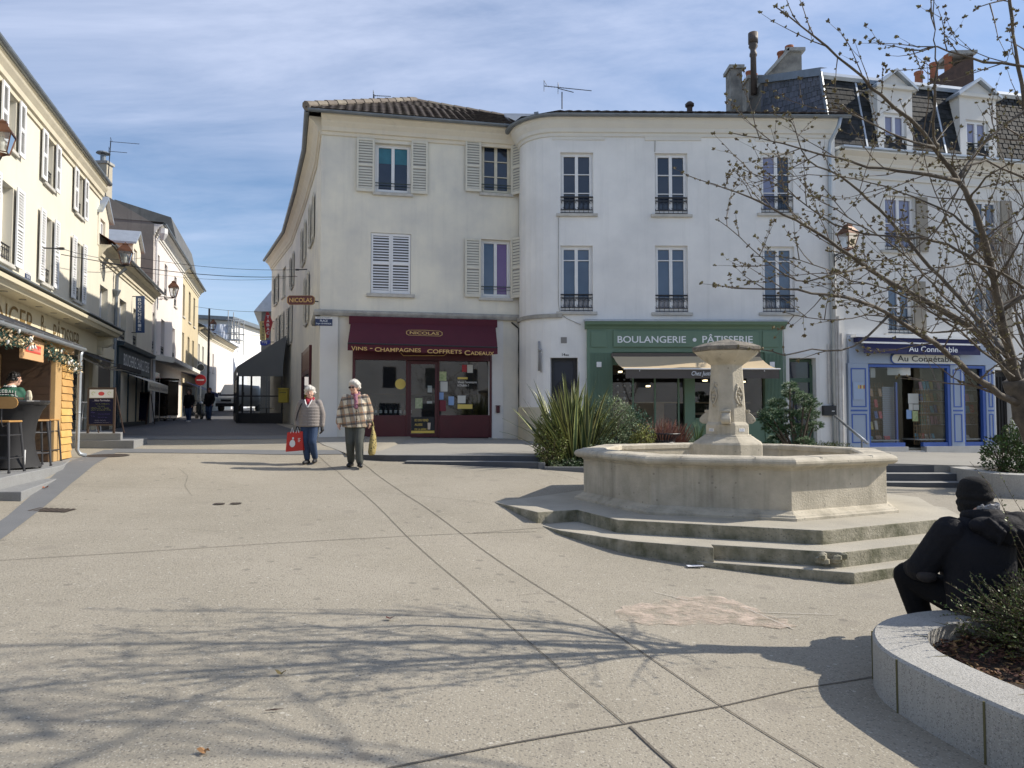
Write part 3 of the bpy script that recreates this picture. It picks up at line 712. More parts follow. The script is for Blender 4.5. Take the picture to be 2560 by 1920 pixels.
c=MB();c.tube([WF.pt(q,z_,.015) for q,z_ in [WF.px(x,y,seg=LS) for x,y in ((1402,537),(1396,545),(1396,760),(1400,783),(1416,796),(1452,812))]],.009,5)
c.tube([WF.pt(q,z_,.015) for q,z_ in [WF.px(x,y,seg=LS) for x,y in ((1642,304),(1638,330),(1637,380))]],.01,5);c.build('cable_run',m_ledge,b2)
# number 14 door
g=MB();WF.box(g,d14[0],d14[1],.7,d14[3],-.25,-.2);m_dkdoor=mat('dark_blue_door',(.022,.028,.042),.4,var=.4,vscale=4)
dd=g.build('door',m_dkdoor,b2);g=MB();P=WF.pt;am,wd=(d14[0]+d14[1])/2,(d14[1]-d14[0])/2
for a,b,c_,e in ((-wd+.02,-wd+.1,.7,d14[3]),(wd-.1,wd-.02,.7,d14[3]),(-.03,.03,.8,2.0),(-wd+.1,wd-.1,1.6,1.66),(-wd+.1,wd-.1,d14[3]-.08,d14[3])):WF.box(g,am+a,am+b,c_,e,-.199,-.16)
for k in range(3):
    pts=[P(am+(.12+.07*k)*math.cos(t),2.2+(.16+.08*k)*math.sin(t),-.18) for t in [j*math.pi/10 for j in range(21)]];g.tube(pts,.012,5,cap=False)
g.build('door_grille',m_iron,dd)
g=MB();q=WF.rect(1402,843,1417,858,seg=LS);WF.box(g,q[0],q[1],q[2],q[3],0,.012)
g.build('vent_grille',mat('grey_grille',(.22,.21,.2),.7),b2)
g=MB();q=WF.rect(1405,883,1413,890,seg=LS);WF.text(g,'14',q[0],q[1],q[2],q[3],.008,offset=.02);q=WF.rect(1414,886,1422,890,seg=LS);WF.text(g,'BIS',q[0],q[1],q[2],q[3],.008,offset=.02);g.build('house_number',m_iron,b2)
g=MB();q,z_=WF.px(1350,900,seg=LS);q=WF.px(1349,890)[0];
g.tube([P(q,z_-.3,.04),P(q,z_+.55,.04)],.035,6);g.ball(P(q+.05,z_+.3,.1),.06,8);g.tube([P(q+.08,z_-.35,.06),P(q+.08,z_+.2,.06)],.02,6);g.build('wall_light',mat('grey_metal',(.3,.3,.3),.5),b2,smooth=True)
# right door bay
g=MB();a,b=dR[0],dR[1];WF.box(g,a,b,.5,dR[3]-.02,-.3,-.25);WF.box(g,a,a+.08,.5,3.0,-.25,-.2);WF.box(g,b-.08,b,.5,3.0,-.25,-.2);WF.box(g,a+.08,b-.08,2.5,2.62,-.25,-.2);WF.box(g,a+.08,b-.08,.5,1.2,-.25,-.21)
m_gdoor=mat('green_door_paint',(.055,.105,.07),.5,var=.3,vscale=3);dd=g.build('door',m_gdoor,b2)
g=MB();g.quad(P(a+.08,1.2,-.24),P(b-.08,1.2,-.24),P(b-.08,2.5,-.24),P(a+.08,2.5,-.24));g.quad(P(a+.08,2.62,-.24),P(b-.08,2.62,-.24),P(b-.08,dR[3]-.1,-.24),P(a+.08,dR[3]-.1,-.24));g.build('pane',m_pane,dd)
g=MB();WF.box(g,a-.1,a,.4,dR[3]+.1,0,.04);WF.box(g,b,b+.1,.4,dR[3]+.1,0,.04);WF.box(g,a,b,dR[3],dR[3]+.12,0,.04);g.build('door_surround',m_greyw,b2)
# ---- green bakery front
m_grn=mat('green_shop_paint',(.125,.205,.145),.55,var=.25,vscale=2,col2=(.06,.115,.075));m_grnl=mat('green_shop_panel',(.125,.205,.145),.55,var=.2,vscale=2)
def WR(x0,y0,x1,y1,o=.12):return WF.rect(x0,y0,x1,y1,out=o,seg=LS)
a,b=shG[0],shG[1];O0,O1=-.1,.12
Ls=WR(1470,0,1526,1);Rs=WR(1899,0,1952,1);zt1=WR(1500,822,1510,880);zt=zt1[2];ztop=zt1[3]
f=MB()
WF.box(f,a,Ls[1],.75,zt,O0,O1);WF.box(f,Rs[0],b,.75,zt,O0,O1)
WF.box(f,a,b,zt,ztop,O0,O1)
pl=WR(1703,0,1728,1);zw=WR(1700,915,1710,1045)
WF.box(f,pl[0],pl[1],.75,zt,O0,.08);hd=WR(1600,880,1610,912)
WF.box(f,Ls[1],Rs[0],hd[2]+.0,zt,O0,.06);WF.box(f,pl[1],Rs[0],.75,zw[2],O0,.08)
WF.sweep(f,[(0,ztop),(.14,ztop),(.17,ztop+.06),(.26,ztop+.12),(.28,ztop+.2),(0,ztop+.2)],a-.06,b+.08)
n=15
for k in range(n):
    for (u,v) in ((Ls[0]+.02,Ls[1]-.02),(Rs[0]+.02,Rs[1]-.02)):
        s_=u+(v-u)*(k+.2)/n;WF.box(f,s_,s_+(v-u)/n*.5,1.8 if u>Ls[1] else .95,zt-.03,O1,O1+.02)
fo=f.build('shopfront',m_grn,b2)
g=MB();q=WR(1533,828,1895,868);WF.box(g,*q,O1,O1+.05)
for x0,x1 in ((1477,1517),(1906,1946)):q2=WR(x0,828,x1,868);WF.box(g,*q2,O1,O1+.025)
sg=g.build('sign_board',m_grnl,fo,bevel=.008)
g=MB();
for st,x0,x1 in (('BOULANGERIE',1544,1715),('PÂTISSERIE',1756,1882)):
    q=WR(x0,840,x1,857,.18);zt_=q[3]+(.055 if 'Â' in st else 0);WF.text(g,st,q[0],q[1],q[2],zt_,O1+.056,offset=.012)
q=WR(1732,845,1741,854,.18);cxx,czz=(q[0]+q[1])/2,(q[2]+q[3])/2;g.add([P(cxx+.055*math.cos(t),czz+.055*math.sin(t),O1+.056) for t in [k*math.pi/10 for k in range(20)]],[tuple(range(20))])
g.build('lettering',mat('white_letters',(.74,.77,.80),.5),sg)
g=MB();WF.sweep(g,[(0,ztop+.2),(.3,ztop+.2),(.3,ztop+.225),(0,ztop+.29)],a-.08,b+.1);g.build('zinc_capping',m_zincl,fo)
g=MB()
for x in (1497,1929):q=WR(x-6,905,x+6,918);WF.box(g,*q,O1+.02,O1+.06)
g.each('wall_box',m_pvc,fo)
g=MB();WF.box(g,a,b,.3,.75,-.1,.1);g.build('stone_base',mat('pale_stone_base',(.50,.49,.46),.9,var=.5,vscale=3,bump=.3),fo)
for r,y in (((Ls[1],pl[0]),.95),((pl[1],Rs[0]),zw[2])):
    g=MB();g.quad(P(r[0],y,-.02),P(r[1],y,-.02),P(r[1],hd[2],-.02),P(r[0],hd[2],-.02));g.build('shop_window',glass,fo)
g=MB()
for x in (1583,1638,1697):s_=WR(x-2,950,x+2,1000,.03);WF.box(g,s_[0],s_[1],.75,hd[2],-.05,.01)
WF.box(g,Ls[1],pl[0],.75,.95,-.05,.01);WF.box(g,pl[1],Rs[0],zw[2]-.05,zw[2],-.05,.12);g.build('glazing_bars',m_grn,fo)
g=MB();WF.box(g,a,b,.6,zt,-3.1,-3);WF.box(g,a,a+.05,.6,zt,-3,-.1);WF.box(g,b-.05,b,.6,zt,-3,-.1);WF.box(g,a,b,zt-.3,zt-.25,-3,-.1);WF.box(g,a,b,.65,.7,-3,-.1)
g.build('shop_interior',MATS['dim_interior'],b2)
g=MB();m_lamp=mat('warm_ceiling_lamp',(1,.78,.45),.5,emit=3)
for x,y in ((1622,966),(1765,952),(1552,930),(1860,955)):q=WR(x-4,y-1,x+4,y+1,-1);WF.box(g,q[0],q[1],q[2],q[3]+.02,-1.2,-1.0)
g.each('ceiling_lamp',m_lamp,fo)
g=MB();WF.box(g,Ls[1]+.1,pl[0]-.3,1.1,1.9,-1.6,-1.2);WF.box(g,Ls[1]+.1,Rs[0],1.9,1.94,-1.8,-1.1);WF.box(g,pl[1],Rs[0],1.55,1.62,-.8,-.4);g.build('counter',mat('pale_wood_counter',(.42,.30,.18),.5,var=.5,vscale=6),fo)
g=MB()
for k in range(3):
    s_=WR(1540+k*16,0,1541+k*16,1,-.1)[0]
    for j in range(5):g.ball(P(s_,2.75-j*.18,-.2),(.035+.02*(j==4),)*3,6)
g.build('paper_garland',mat('white_paper',(.6,.6,.58),.7),fo)
# bakery awning
m_beige=mat('beige_awning_cloth',(.55,.43,.27),.85,var=.25,vscale=3,col2=(.45,.37,.26),bump=.1,bscale=150);m_val=mat('shaded_valance_cloth',(.10,.088,.078),.85,bump=.1,bscale=150)  # valance cloth is darkened: its shade is painted into the colour
ab=WF.px(1531,890,.15,LS)[0];ae=WF.px(1897,890,.15,LS)[0];zB=WF.px(1600,889,.15,LS)[1]
PR=1.25;fb,zF=WF.px(1561,922,PR,LS);fe,_=WF.px(1949,922,PR,LS);zV=WF.px(1700,946,PR,LS)[1]
g=MB();nx,ny=16,6;vs=[]
for j in range(ny+1):
    for i in range(nx+1):
        u,v=i/nx,j/ny;s_=(ab+(ae-ab)*u)*(1-v)+(fb+(fe-fb)*u)*v
        sag=-.07*math.sin(v*math.pi)*(1+.4*math.sin(u*9));vs.append(P(s_,zB+(zF-zB)*v+sag,.15+(PR-.15)*v))
g.add(vs,[(j*(nx+1)+i,(j+1)*(nx+1)+i,(j+1)*(nx+1)+i+1,j*(nx+1)+i+1) for j in range(ny) for i in range(nx)])
ga=g.build('awning',m_beige,b2,smooth=True)
g=MB();vs=[]
for i in range(nx+1):
    u=i/nx;s_=fb+.03+(fe-fb-.04)*u;o_=.012*math.sin(u*25);vs += [P(s_,zF-.02,PR),P(s_,zV,PR+o_)]
g.add(vs,[(2*i,2*i+1,2*i+3,2*i+2) for i in range(nx)]);g.build('valance',m_val,ga)
g=MB();g.tube([P(fb-.02,zF,PR+.01),P(fe+.02,zF,PR+.01)],.02,8);g.tube([P(ab+.3,zB-.1,.1),P(fb+.9,zF-.02,PR*.6),P(fb+.4,zF-.05,PR)],.02,6);g.tube([P(ae-.3,zB-.1,.1),P(fe-.9,zF-.02,PR*.6),P(fe-.4,zF-.05,PR)],.02,6);g.build('front_bar',m_pvc,ga)
g=MB();q=WF.rect(1729,928,1788,942,out=PR+.03,seg=LS);WF.text(g,'Chez Justine',q[0],q[1],q[2],q[3],PR+.03,shear=.3,offset=.005);g.build('lettering',MATS['white_letters'],ga)
g=MB();WF.box(g,ab-.03,ae+.03,zB-.05,zB+.07,.08,.2);g.build('awning_case',m_val,ga)

# ================================================================ right building with mansard roof and bookshop
m_bluel=mat('pale_blue_shop_paint',(.30,.36,.46),.5,var=.3,vscale=2,col2=(.25,.31,.41));m_blued=mat('strong_blue_trim',(.04,.10,.36),.45,var=.2,vscale=3)
dr_=Vector((math.sin(R(78.4)),math.cos(R(78.4))));o_=Vector((9.47,20.62));e_=o_+dr_*12
RF=Fac([(o_.x,o_.y),(e_.x,e_.y)]);P=RF.pt
b3=thing('mansard_building','grey-white building with dark slate mansard, two pedimented dormers and the blue bookshop','building',(14,21.5,.3))
wt=[RF.rect(*q) for q in ((2211,490,2288,627),(2219,702,2283,835),(2432,500,2500,635),(2436,712,2500,845))]
cz=RF.px(2092,383)[1]
s1=RF.px(2119,1000)[0];s2=RF.px(2487,1000)[0];fz=RF.px(2300,853)[1]
ddk=RF.rect(2490,925,2532,1130)
w=MB();RF.wall(w,0,12,-.3,cz,[q+(.2,) for q in wt]+[(s1,s2,.3,fz+.15,.1),(ddk[0],ddk[1],.35,ddk[3],.25)])
bk=Vector((-.201,.98))*9;c0,c1=o_+bk,e_+bk
for a,b in ((o_,c0),(c0,c1),(c1,e_)):w.quad((a.x,a.y,-.3),(b.x,b.y,-.3),(b.x,b.y,cz),(a.x,a.y,cz))
w.build('wall',m_greyw,b3)
for k,q in enumerate(wt):
    win(RF,b3,q,munt=(.5,),pm=[m_panel,m_panec,m_panec,m_panec][k],rail='scroll',rail_h=.5,rec=.1,sill_w=.15)
    g=MB();RF.box(g,q[1]+.01,q[1]+.4,q[2],q[3],.02,.06);g.build('shutter',mat('taupe_shutter',(.28,.25,.20),.6,var=.3,vscale=4),b3)
c=MB();RF.sweep(c,CORN(cz-.42,.42,.42),0,12);RF.sweep(c,[(0,cz-.7),(.05,cz-.7),(.05,cz-.62),(0,cz-.62)],0,12);c.build('cornice',m_cornw,b3)
g=MB();RF.sweep(g,[(-.3,cz+.04),(.4,cz+.0),(.47,cz+.03),(.47,cz+.08),(.06,cz+.15),(-.3,cz+.17)],.0,12);g.build('zinc_gutter',m_zincl,b3)
# mansard: steep slates, zinc band, shallow top
mz0,mz1=cz+.14,11.75
dm=[RF.rect(2196,262,2283,386),RF.rect(2402,280,2493,400)]
g=MB()
xs=[0,dm[0][0],dm[0][1],dm[1][0],dm[1][1],12]
for a,b in ((0,xs[1]+.02),(xs[2]-.02,xs[3]+.02),(xs[4]-.02,12)):slate_sheet(g,P(a,mz0,.02),P(b,mz0,.02),P(a,mz1,-.5),P(b,mz1,-.5),w=.22,h=.17)
g.quad(P(0,mz0,.0),P(12,mz0,.0),P(12,mz1,-.53),P(0,mz1,-.53))
rs=g.build('roof',m_slate,b3)
g=MB();RF.sweep(g,[(-.56,mz1-.02),(-.44,mz1-.05),(-.40,mz1+.05),(-.52,mz1+.2),(-3.6,13.3),(-3.6,13.2)],0,12)
for t in (1.15,3.9):g.hexa([P(t-.03,mz0,.04),P(t+.03,mz0,.04),P(t+.03,mz0,-.05),P(t-.03,mz0,-.05),P(t-.03,mz1,-.47),P(t+.03,mz1,-.47),P(t+.03,mz1,-.55),P(t-.03,mz1,-.55)])
g.quad(P(0,13.3,-3.6),P(12,13.3,-3.6),P(12,9.9,-9),P(0,9.9,-9));g.build('zinc_roof',m_zincl,rs)
g=MB();q0,q1=P(0,mz0,0),P(0,9.2,-9)
prof=[(0,8.6),(-9,8.6),(-9,9.9),(-3.6,13.3),(-.5,mz1+.18),(0,mz0)]
g.add([P(-.02,z,o) for o,z in prof],[tuple(range(6))]);slp=g.build('party_wall',m_cement,b3)
g=MB();slate_sheet(g,P(-.03,9.6,-4.1),P(-.03,9.6,-.02),P(-.03,13.0,-3.7),P(-.03,11.85,-.5),w=.26,h=.2);g.build('slate_cladding',m_slatel,slp)
g=MB();g.quad(P(-.12,12.0,-.35),P(-.12,13.35,-3.8),P(.12,13.35,-3.8),P(.12,12.0,-.35));g.quad(P(-.12,11.75,-.35),P(-.12,13.1,-3.8),P(-.12,13.35,-3.8),P(-.12,12.0,-.35));g.tube([P(-.06,9.6,.0),P(-.06,11.9,-.45)],.05,6);g.build('zinc_flashing',m_zinc,slp)
def dormer(fac,parent,q,wq,apex,o=.0,m=None,rm=None,depth=1.3,body=None,ped=True):
    """dormer body standing on the cornice with its own window and little pitched roof"""
    P=fac.pt;m=m or m_greyw;a,b,z0,z1=q;g=MB();fac.wall(g,a,b,z0,z1,[wq+(.1,)]) if o==0 else None
    if o:
        ff=Fac([(P(0,0,o).x,P(0,0,o).y),(P(fac.L,0,o).x,P(fac.L,0,o).y)]);ff.wall(g,a,b,z0,z1,[wq+(.1,)])
    else:ff=fac
    mid=(a+b)/2
    g.add([P(a,z1,o),P(b,z1,o),P(mid,apex,o)],[(0,1,2)])
    g.quad(P(a,z0,o),P(a,z1,o),P(a,z1,o-depth),P(a,z0,o-depth));g.quad(P(b,z0,o),P(b,z0,o-depth),P(b,z1,o-depth),P(b,z1,o))
    d_=g.build('dormer',m,parent);g=MB();e=.12
    for s0,s1_ in ((a-e,mid),(b+e,mid)):
        zz0=z1-.02-e*(apex-z1)/(mid-a)
        g.hexa([P(s0,zz0,o+.14),P(s1_,apex+.02,o+.14),P(s1_,apex+.02,o-depth),P(s0,zz0,o-depth),P(s0,zz0+.09,o+.14),P(s1_,apex+.11,o+.14),P(s1_,apex+.11,o-depth),P(s0,zz0+.09,o-depth)])
    g.build('dormer_roof',rm or m_zincl,d_)
    if ped:
        g=MB();ff.box(g,a-.08,b+.08,z1-.08,z1+.02,0,.1);g.build('dormer_cornice',m_cornw,d_)
    return ff,d_
for k,(q,wr,ap) in enumerate(((dm[0],(2211,282,2268,383),(2246,184)),(dm[1],(2417,300,2474,398),(2448,206)))):
    wq=RF.rect(*wr);az=RF.px(*ap)[1];z1_=az-.42
    ff,dd=dormer(RF,b3,(q[0],q[1],cz+.12,z1_),(wq[0],wq[1],max(wq[2],cz+.2),min(wq[3],z1_-.08)),az,o=-.02)
    win(ff,b3,(wq[0],wq[1],max(wq[2],cz+.2),min(wq[3],z1_-.08)),pm=m_panel,munt=(),sill=False,rec=.08,rail='bar',rail_h=.5)
# chimneys on the party wall
def pch(x0,x1,ytop,Y,z0,dy,pots=(),slope=0,m=None):
    a,b=aty(x0,ytop,Y),aty(x1,ytop,Y);return chimney(b3,((a.x+b.x)/2,Y+dy/2),((b.x-a.x),dy),z0,a.z,0,pots,m,slope)
m_chim=mat('stained_render',(.33,.31,.27),.92,var=.9,vscale=2.2,col2=(.10,.095,.09),bump=.4,streak=.5)
pch(1827,1855,170,24.6,10,.6,m=m_chim);pch(1872,1912,196,25.4,9.5,.9,pots=((-.12,0,.38),(.12,.2,.38)),m=m_chim)
a,b=aty(1968,133,24.6),aty(2001,133,24.6);zt=a.z;zlo=aty(1915,190,24.6).z;xl=aty(1917,190,24.6).x
g=MB();g.hexa([(xl,24.5,10),(b.x,24.5,10),(b.x,25.6,10),(xl,25.6,10),(xl,24.5,zlo),(b.x,24.5,zlo),(b.x,25.6,zlo),(xl,25.6,zlo)])
g.hexa([(xl,24.5,zlo),(b.x,24.5,zlo),(b.x,25.6,zlo),(xl,25.6,zlo),(a.x,24.5,zt),(b.x,24.5,zt),(b.x,25.6,zt),(a.x,25.6,zt)]);cc=g.build('chimney',m_chim,b3)
g=MB();g.hexa([(a.x-.1,24.4,zt),(b.x+.1,24.4,zt),(b.x+.1,25.7,zt),(a.x-.1,25.7,zt),(a.x-.1,24.4,zt+.12),(b.x+.1,24.4,zt+.12),(b.x+.1,25.7,zt+.12),(a.x-.1,25.7,zt+.12)])
g.hexa([(xl-.1,24.4,zlo-.1),(a.x,24.4,zt-.02),(a.x,25.7,zt-.02),(xl-.1,25.7,zlo-.1),(xl-.1,24.4,zlo+.04),(a.x,24.4,zt+.12),(a.x,25.7,zt+.12),(xl-.1,25.7,zlo+.04)]);g.build('chimney_cap',m_ledge,cc)
for x,y in ((1973,116),(1953,131)):q=aty(x,y,24.8);g=MB();g.lathe([(.13,-.28),(.12,.0),(.15,.04),(.15,.1),(.1,.1)],q-Vector((0,0,.1)),12);g.build('chimney_pot',m_terra,cc)
g=MB();q=aty(1884,194,24.5);zz=aty(1884,107,24.5).z;h=zz-q.z+.6;g.lathe([(.11,-.6),(.10,h*.4),(.13,h*.42),(.13,h*.46),(.1,h*.5),(.1,h*.55),(.16,h*.6),(.12,h*.68),(.16,h*.74),(.14,h*.82),(.17,h*.86),(.17,h-.62)],q,12);g.build('flue_pipe',mat('rusty_flue',(.09,.07,.06),.6,var=.7,vscale=5),b3,smooth=True)
# dark brick stack behind the dormers
a,b=aty(2283,232,26.5),aty(2412,152,26.5)
m_dbrick=mat('sooty_brick',(.10,.06,.045),.9,var=.9,vscale=5,col2=(.05,.035,.03),bump=.5)
g=MB();zl,zh=a.z,b.z;x2=aty(2330,160,26.5).x+.6
g.hexa([(a.x,26,11),(b.x,26,11),(b.x,27,11),(a.x,27,11),(a.x,26,zl),(b.x,26,zh),(b.x,27,zh),(a.x,27,zl)]);cc=g.build('chimney',m_dbrick,b3)
g=MB();g.hexa([(a.x+1.1,25.9,zh-.05),(b.x+.1,25.9,zh),(b.x+.1,27.1,zh),(a.x+1.1,27.1,zh-.05),(a.x+1.1,25.9,zh+.1),(b.x+.1,25.9,zh+.12),(b.x+.1,27.1,zh+.12),(a.x+1.1,27.1,zh+.1)]);g.build('chimney_cap',m_ledge,cc)
for x,y in ((2371,141),(2335,161),(2297,183)):q=aty(x,y+25,26.2);g=MB();g.lathe([(.14,-.3),(.13,.3),(.16,.34),(.16,.42),(.1,.42)],q,12);g.build('chimney_pot',m_terra,cc)
# ---- blue bookshop front
bz=RF.px(2300,1116)[1];hz=RF.px(2300,913)[1]
f=MB();RF.box(f,s1,s2,hz+.02,fz+.12,-.1,.1)
pan=[(2122,2172),(2378,2410),(2466,2488)];pr=[(RF.px(x0,1000,.1)[0],RF.px(x1,1000,.1)[0]) for x0,x1 in pan]
for a,b in pr:RF.box(f,a,b,bz,hz+.02,-.1,.1)
bf=f.build('shopfront',m_bluel,b3,bevel=.006);glass_b=glass_mat('bookshop_glass',(.95,.97,.98),.0)
g=MB()
for a,b in pr:
    for z0,z1 in ((bz+.12,bz+(hz-bz)*.40),(bz+(hz-bz)*.48,hz-.12)):
        i=.08 if b-a>.3 else .04
        RF.box(g,a+i,b-i,z0,z0+.035,.1,.112);RF.box(g,a+i,b-i,z1-.035,z1,.1,.112);RF.box(g,a+i,a+i+.035,z0+.035,z1-.035,.1,.112);RF.box(g,b-i-.035,b-i,z0+.035,z1-.035,.1,.112)
    RF.box(g,a+.06,b-.06,bz+(hz-bz)*.43,bz+(hz-bz)*.45,.1,.112)
gaps=[(pr[0][1],pr[1][0]),(pr[1][1],pr[2][0])]
dX=RF.px(2257,1000)[0],RF.px(2302,1000)[0]
for a,b in gaps:
    RF.box(g,a,a+.06,bz,hz,-.05,.08);RF.box(g,b-.1,b,bz,hz,-.05,.08);RF.box(g,a+.06,b-.1,hz-.08,hz,-.05,.08)
for a,b in ((gaps[0][0]+.06,dX[0]),(dX[1],gaps[0][1]-.1),(gaps[1][0]+.06,gaps[1][1]-.1)):RF.box(g,a,b,bz,bz+.12,-.05,.06)
RF.box(g,dX[0]+.0,dX[0]+.06,bz,hz-.5,-.35,-.28)
g.build('blue_trim',m_blued,bf)
for a,b in ((gaps[0][0]+.06,dX[0]),(dX[1],gaps[0][1]-.1),(gaps[1][0]+.06,gaps[1][1]-.1)):
    g=MB();g.quad(P(a,bz+.12,-.02),P(b,bz+.12,-.02),P(b,hz-.08,-.02),P(a,hz-.08,-.02));g.build('shop_window',glass_b,bf)
g=MB();RF.box(g,s1,dX[0]+.05,.1,bz,-.1,.13);RF.box(g,dX[1]+.05,s2,.1,bz,-.1,.13);RF.box(g,dX[0]+.05,dX[1]+.05,.1,bz-.12,-.1,.1);g.each('stone_base',MATS['pale_stone_base'],bf)
g=MB();z0_,z1_=bz-.05,hz;RF.box(g,s1+.05,s2-.05,z0_,z1_,-2.3,-2.2);RF.box(g,s1+.02,s1+.06,z0_,z1_,-2.2,-.11);RF.box(g,s2-.06,s2-.02,z0_,z1_,-2.2,-.11);RF.box(g,s1,s2,z0_-.05,z0_,-2.2,-.11);RF.box(g,s1,s2,z1_,z1_+.03,-2.2,-.11)
g.build('shop_interior',mat('beige_interior',(.30,.28,.22),.9,var=.5,vscale=2),b3)
g=MB();RF.box(g,gaps[0][0]+.06,dX[0]-.1,bz+.16,bz+.2,-.6,-.05);RF.box(g,dX[1],gaps[0][1]-.1,bz+.18,bz+.22,-.8,-.05);RF.box(g,gaps[1][0]+.06,gaps[1][1]-.1,bz+.18,bz+.22,-.8,-.05)
for k in range(4):
    z_=bz+.62+k*.36;RF.box(g,dX[1]+.45,gaps[1][1]+.4,z_,z_+.02,-.75,-.6)
g.each('display_shelf',mat('pale_shelf',(.5,.52,.5),.6),bf)
g=MB();RF.box(g,dX[1]+.5,s2-.1,bz,hz,-.85,-.8);g.build('display_back',MATS['beige_interior'],bf)
bc=[(.5,.03,.03),(.05,.12,.35),(.6,.5,.12),(.5,.5,.47),(.08,.2,.1),(.25,.14,.08),(.12,.1,.1),(.1,.35,.45),(.45,.25,.1),(.6,.3,.35)]
bm_=[mat('book_cover_%d' % i,c,.5,var=.9,vscale=25,col2=tuple(min(1,v*.4+.25) for v in c)) for i,c in enumerate(bc)]
def books(s0,s1_,z,o,n,w_=.2,h=.25,seed=0,sparse=0):
    rr=random.Random(seed);g=MB()
    for k in range(n):
        if rr.random()<sparse:continue
        a=s0+(s1_-s0)*(k+.1)/n;ww=min(w_,(s1_-s0)/n*.8)*rr.uniform(.85,1.1);hh=h*rr.uniform(.85,1.1);g.cm=rr.randrange(len(bm_))
        g.hexa([P(a,z,o),P(a+ww,z,o),P(a+ww,z,o-.02),P(a,z,o-.02),P(a,z+hh,o-.05),P(a+ww,z+hh,o-.05),P(a+ww,z+hh,o-.07),P(a,z+hh,o-.07)])
    return g.build('book_row',bm_,bf)
for k in range(4):
    books(dX[1]+.5,gaps[0][1]+.3,bz+.64+k*.36,-.6,6,seed=k);books(gaps[1][0]+.35,gaps[1][1]+.3,bz+.64+k*.36,-.6,4,.16,.24,seed=10+k,sparse=.2*(k>2))
books(dX[1]+.05,gaps[0][1]-.2,bz+.22,-.3,6,.16,.16,seed=21);books(gaps[0][0]+.15,dX[0]-.2,bz+.2,-.2,3,.22,.12,seed=22);books(gaps[1][0]+.1,gaps[1][1]-.2,bz+.22,-.3,3,.16,.1,seed=23)
for k in range(4):books(gaps[0][0]+.25,gaps[0][0]+.85,bz+.5+k*.33,-.35,4,.1,.24,seed=30+k,sparse=.3)
g=MB()
for (a,b,z0,z1,o) in ((gaps[0][0]+.3,gaps[0][0]+.95,bz+.2,bz+1.9,-.5),(dX[1]-.02,dX[1]+.52,bz+.05,bz+1.75,-.28)):
    n=int((b-a)/.09)
    for k in range(n+1):t=a+(b-a)*k/n;RF.box(g,t-.008,t+.008,z0,z1,o,o+.01)
    for k in range(int((z1-z0)/.11)):RF.box(g,a,b,z0+k*.11,z0+k*.11+.016,o-.01,o)
g.build('wooden_trellis',mat('trellis_wood',(.25,.17,.09),.7,var=.5,vscale=9),bf)
g=MB();a,b=dX[0]-.35,dX[0]+.05
for k in range(26):RF.box(g,a,b,bz+.1+k*.065,bz+.155+k*.065,-.45,-.42+.01*(k % 2))
g.build('roller_shutter',mat('grey_roller',(.26,.29,.33),.5),bf)
for r,m in (((2270,984,2296,1009),mP),((2272,1010,2282,1026),mP),((2283,1011,2297,1025),mP),((2266,1024,2279,1047),mB),((2281,1027,2295,1053),mG)):card(RF,bf,r,m,-.2)
card(RF,bf,(2218,917,2276,938),mP,-.06,'white_panel');card(RF,bf,(2176,920,2188,944),mP,-.1,'white_panel');card(RF,bf,(2133,955,2160,999),mat('pale_blue_notice',(.30,.38,.52),.5),.115,'notice')
g=MB();q=RF.rect(2138,964,2157,972)
for k in range(4):g.cm=k % 2;RF.box(g,q[0]+k*.06,q[0]+k*.06+.045,q[2],q[3]+.01,.12,.124)
g.build('notice_print',[mY,mat('brown_print',(.35,.12,.05),.5)],bf)
m_navy=mat('navy_awning_cloth',(.012,.015,.075),.8,bump=.1,bscale=120)
g=MB();qa=RF.px(2132,850,.2)[0];qb=RF.px(2440,850,.2)[0];za=RF.px(2200,842,.3)[1]
RF.box(g,qa,qb,za-.02,za+.06,.02,.34);RF.box(g,qa+.2,qb,za-.2,za-.15,.3,.36);aw=g.build('awning',m_pvc,b3)
g=MB();RF.box(g,qa+.1,qb,za-.15,za-.02,.05,.3);z0=RF.px(2200,883,.36)[1];RF.box(g,qa+.25,qb,z0,za-.2,.33,.345);g.build('awning_cloth',m_navy,aw)
g=MB();q=RF.rect(2273,868,2395,880,out=.36);RF.text(g,'Au Connétable',q[0],q[1],q[2],q[3]+.02,.35,offset=.008);g.build('lettering',MATS['white_letters'],aw)
g=MB();q=RF.rect(2228,885,2402,911,out=.14);hh=(q[3]-q[2])/2;mz_=(q[2]+q[3])/2
def pill(g,i,o):
    pts=[(q[1]-hh+(hh-i)*math.cos(t),mz_+(hh-i)*math.sin(t)) for t in [-math.pi/2+math.pi*k/8 for k in range(9)]]+[(q[0]+hh+(hh-i)*math.cos(t),mz_+(hh-i)*math.sin(t)) for t in [math.pi/2+math.pi*k/8 for k in range(9)]]
    n=len(pts);g.add([P(a,b,o) for a,b in pts]+[P(a,b,.1) for a,b in pts],[tuple(range(n))]+[(k,n+k,n+(k+1) % n,(k+1) % n) for k in range(n)])
pill(g,0,.14);sb=g.build('sign_board',m_blued,bf);g=MB();pill(g,.025,.148);g.build('sign_face',mat('ivory_sign',(.66,.65,.58),.5),sb)
g=MB();RF.text(g,'Au Connétable',q[0]+.2,q[1]-.2,mz_-hh*.5,mz_+hh*.62,.153,offset=.012);g.build('lettering',mat('black_letters',(.03,.03,.03),.5),sb)
g=MB();RF.box(g,ddk[0],ddk[1],.35,ddk[3],-.25,-.2)
for k in range(5):RF.box(g,ddk[0]+.05+k*.11,ddk[0]+.07+k*.11,.9,ddk[3]-.2,-.2,-.17)
g.build('door',mat('black_door',(.015,.014,.014),.5),b3)
g=MB();RF.box(g,0,.22,-.2,cz-.7,0,.05);g.build('quoin',m_greyw,b3)

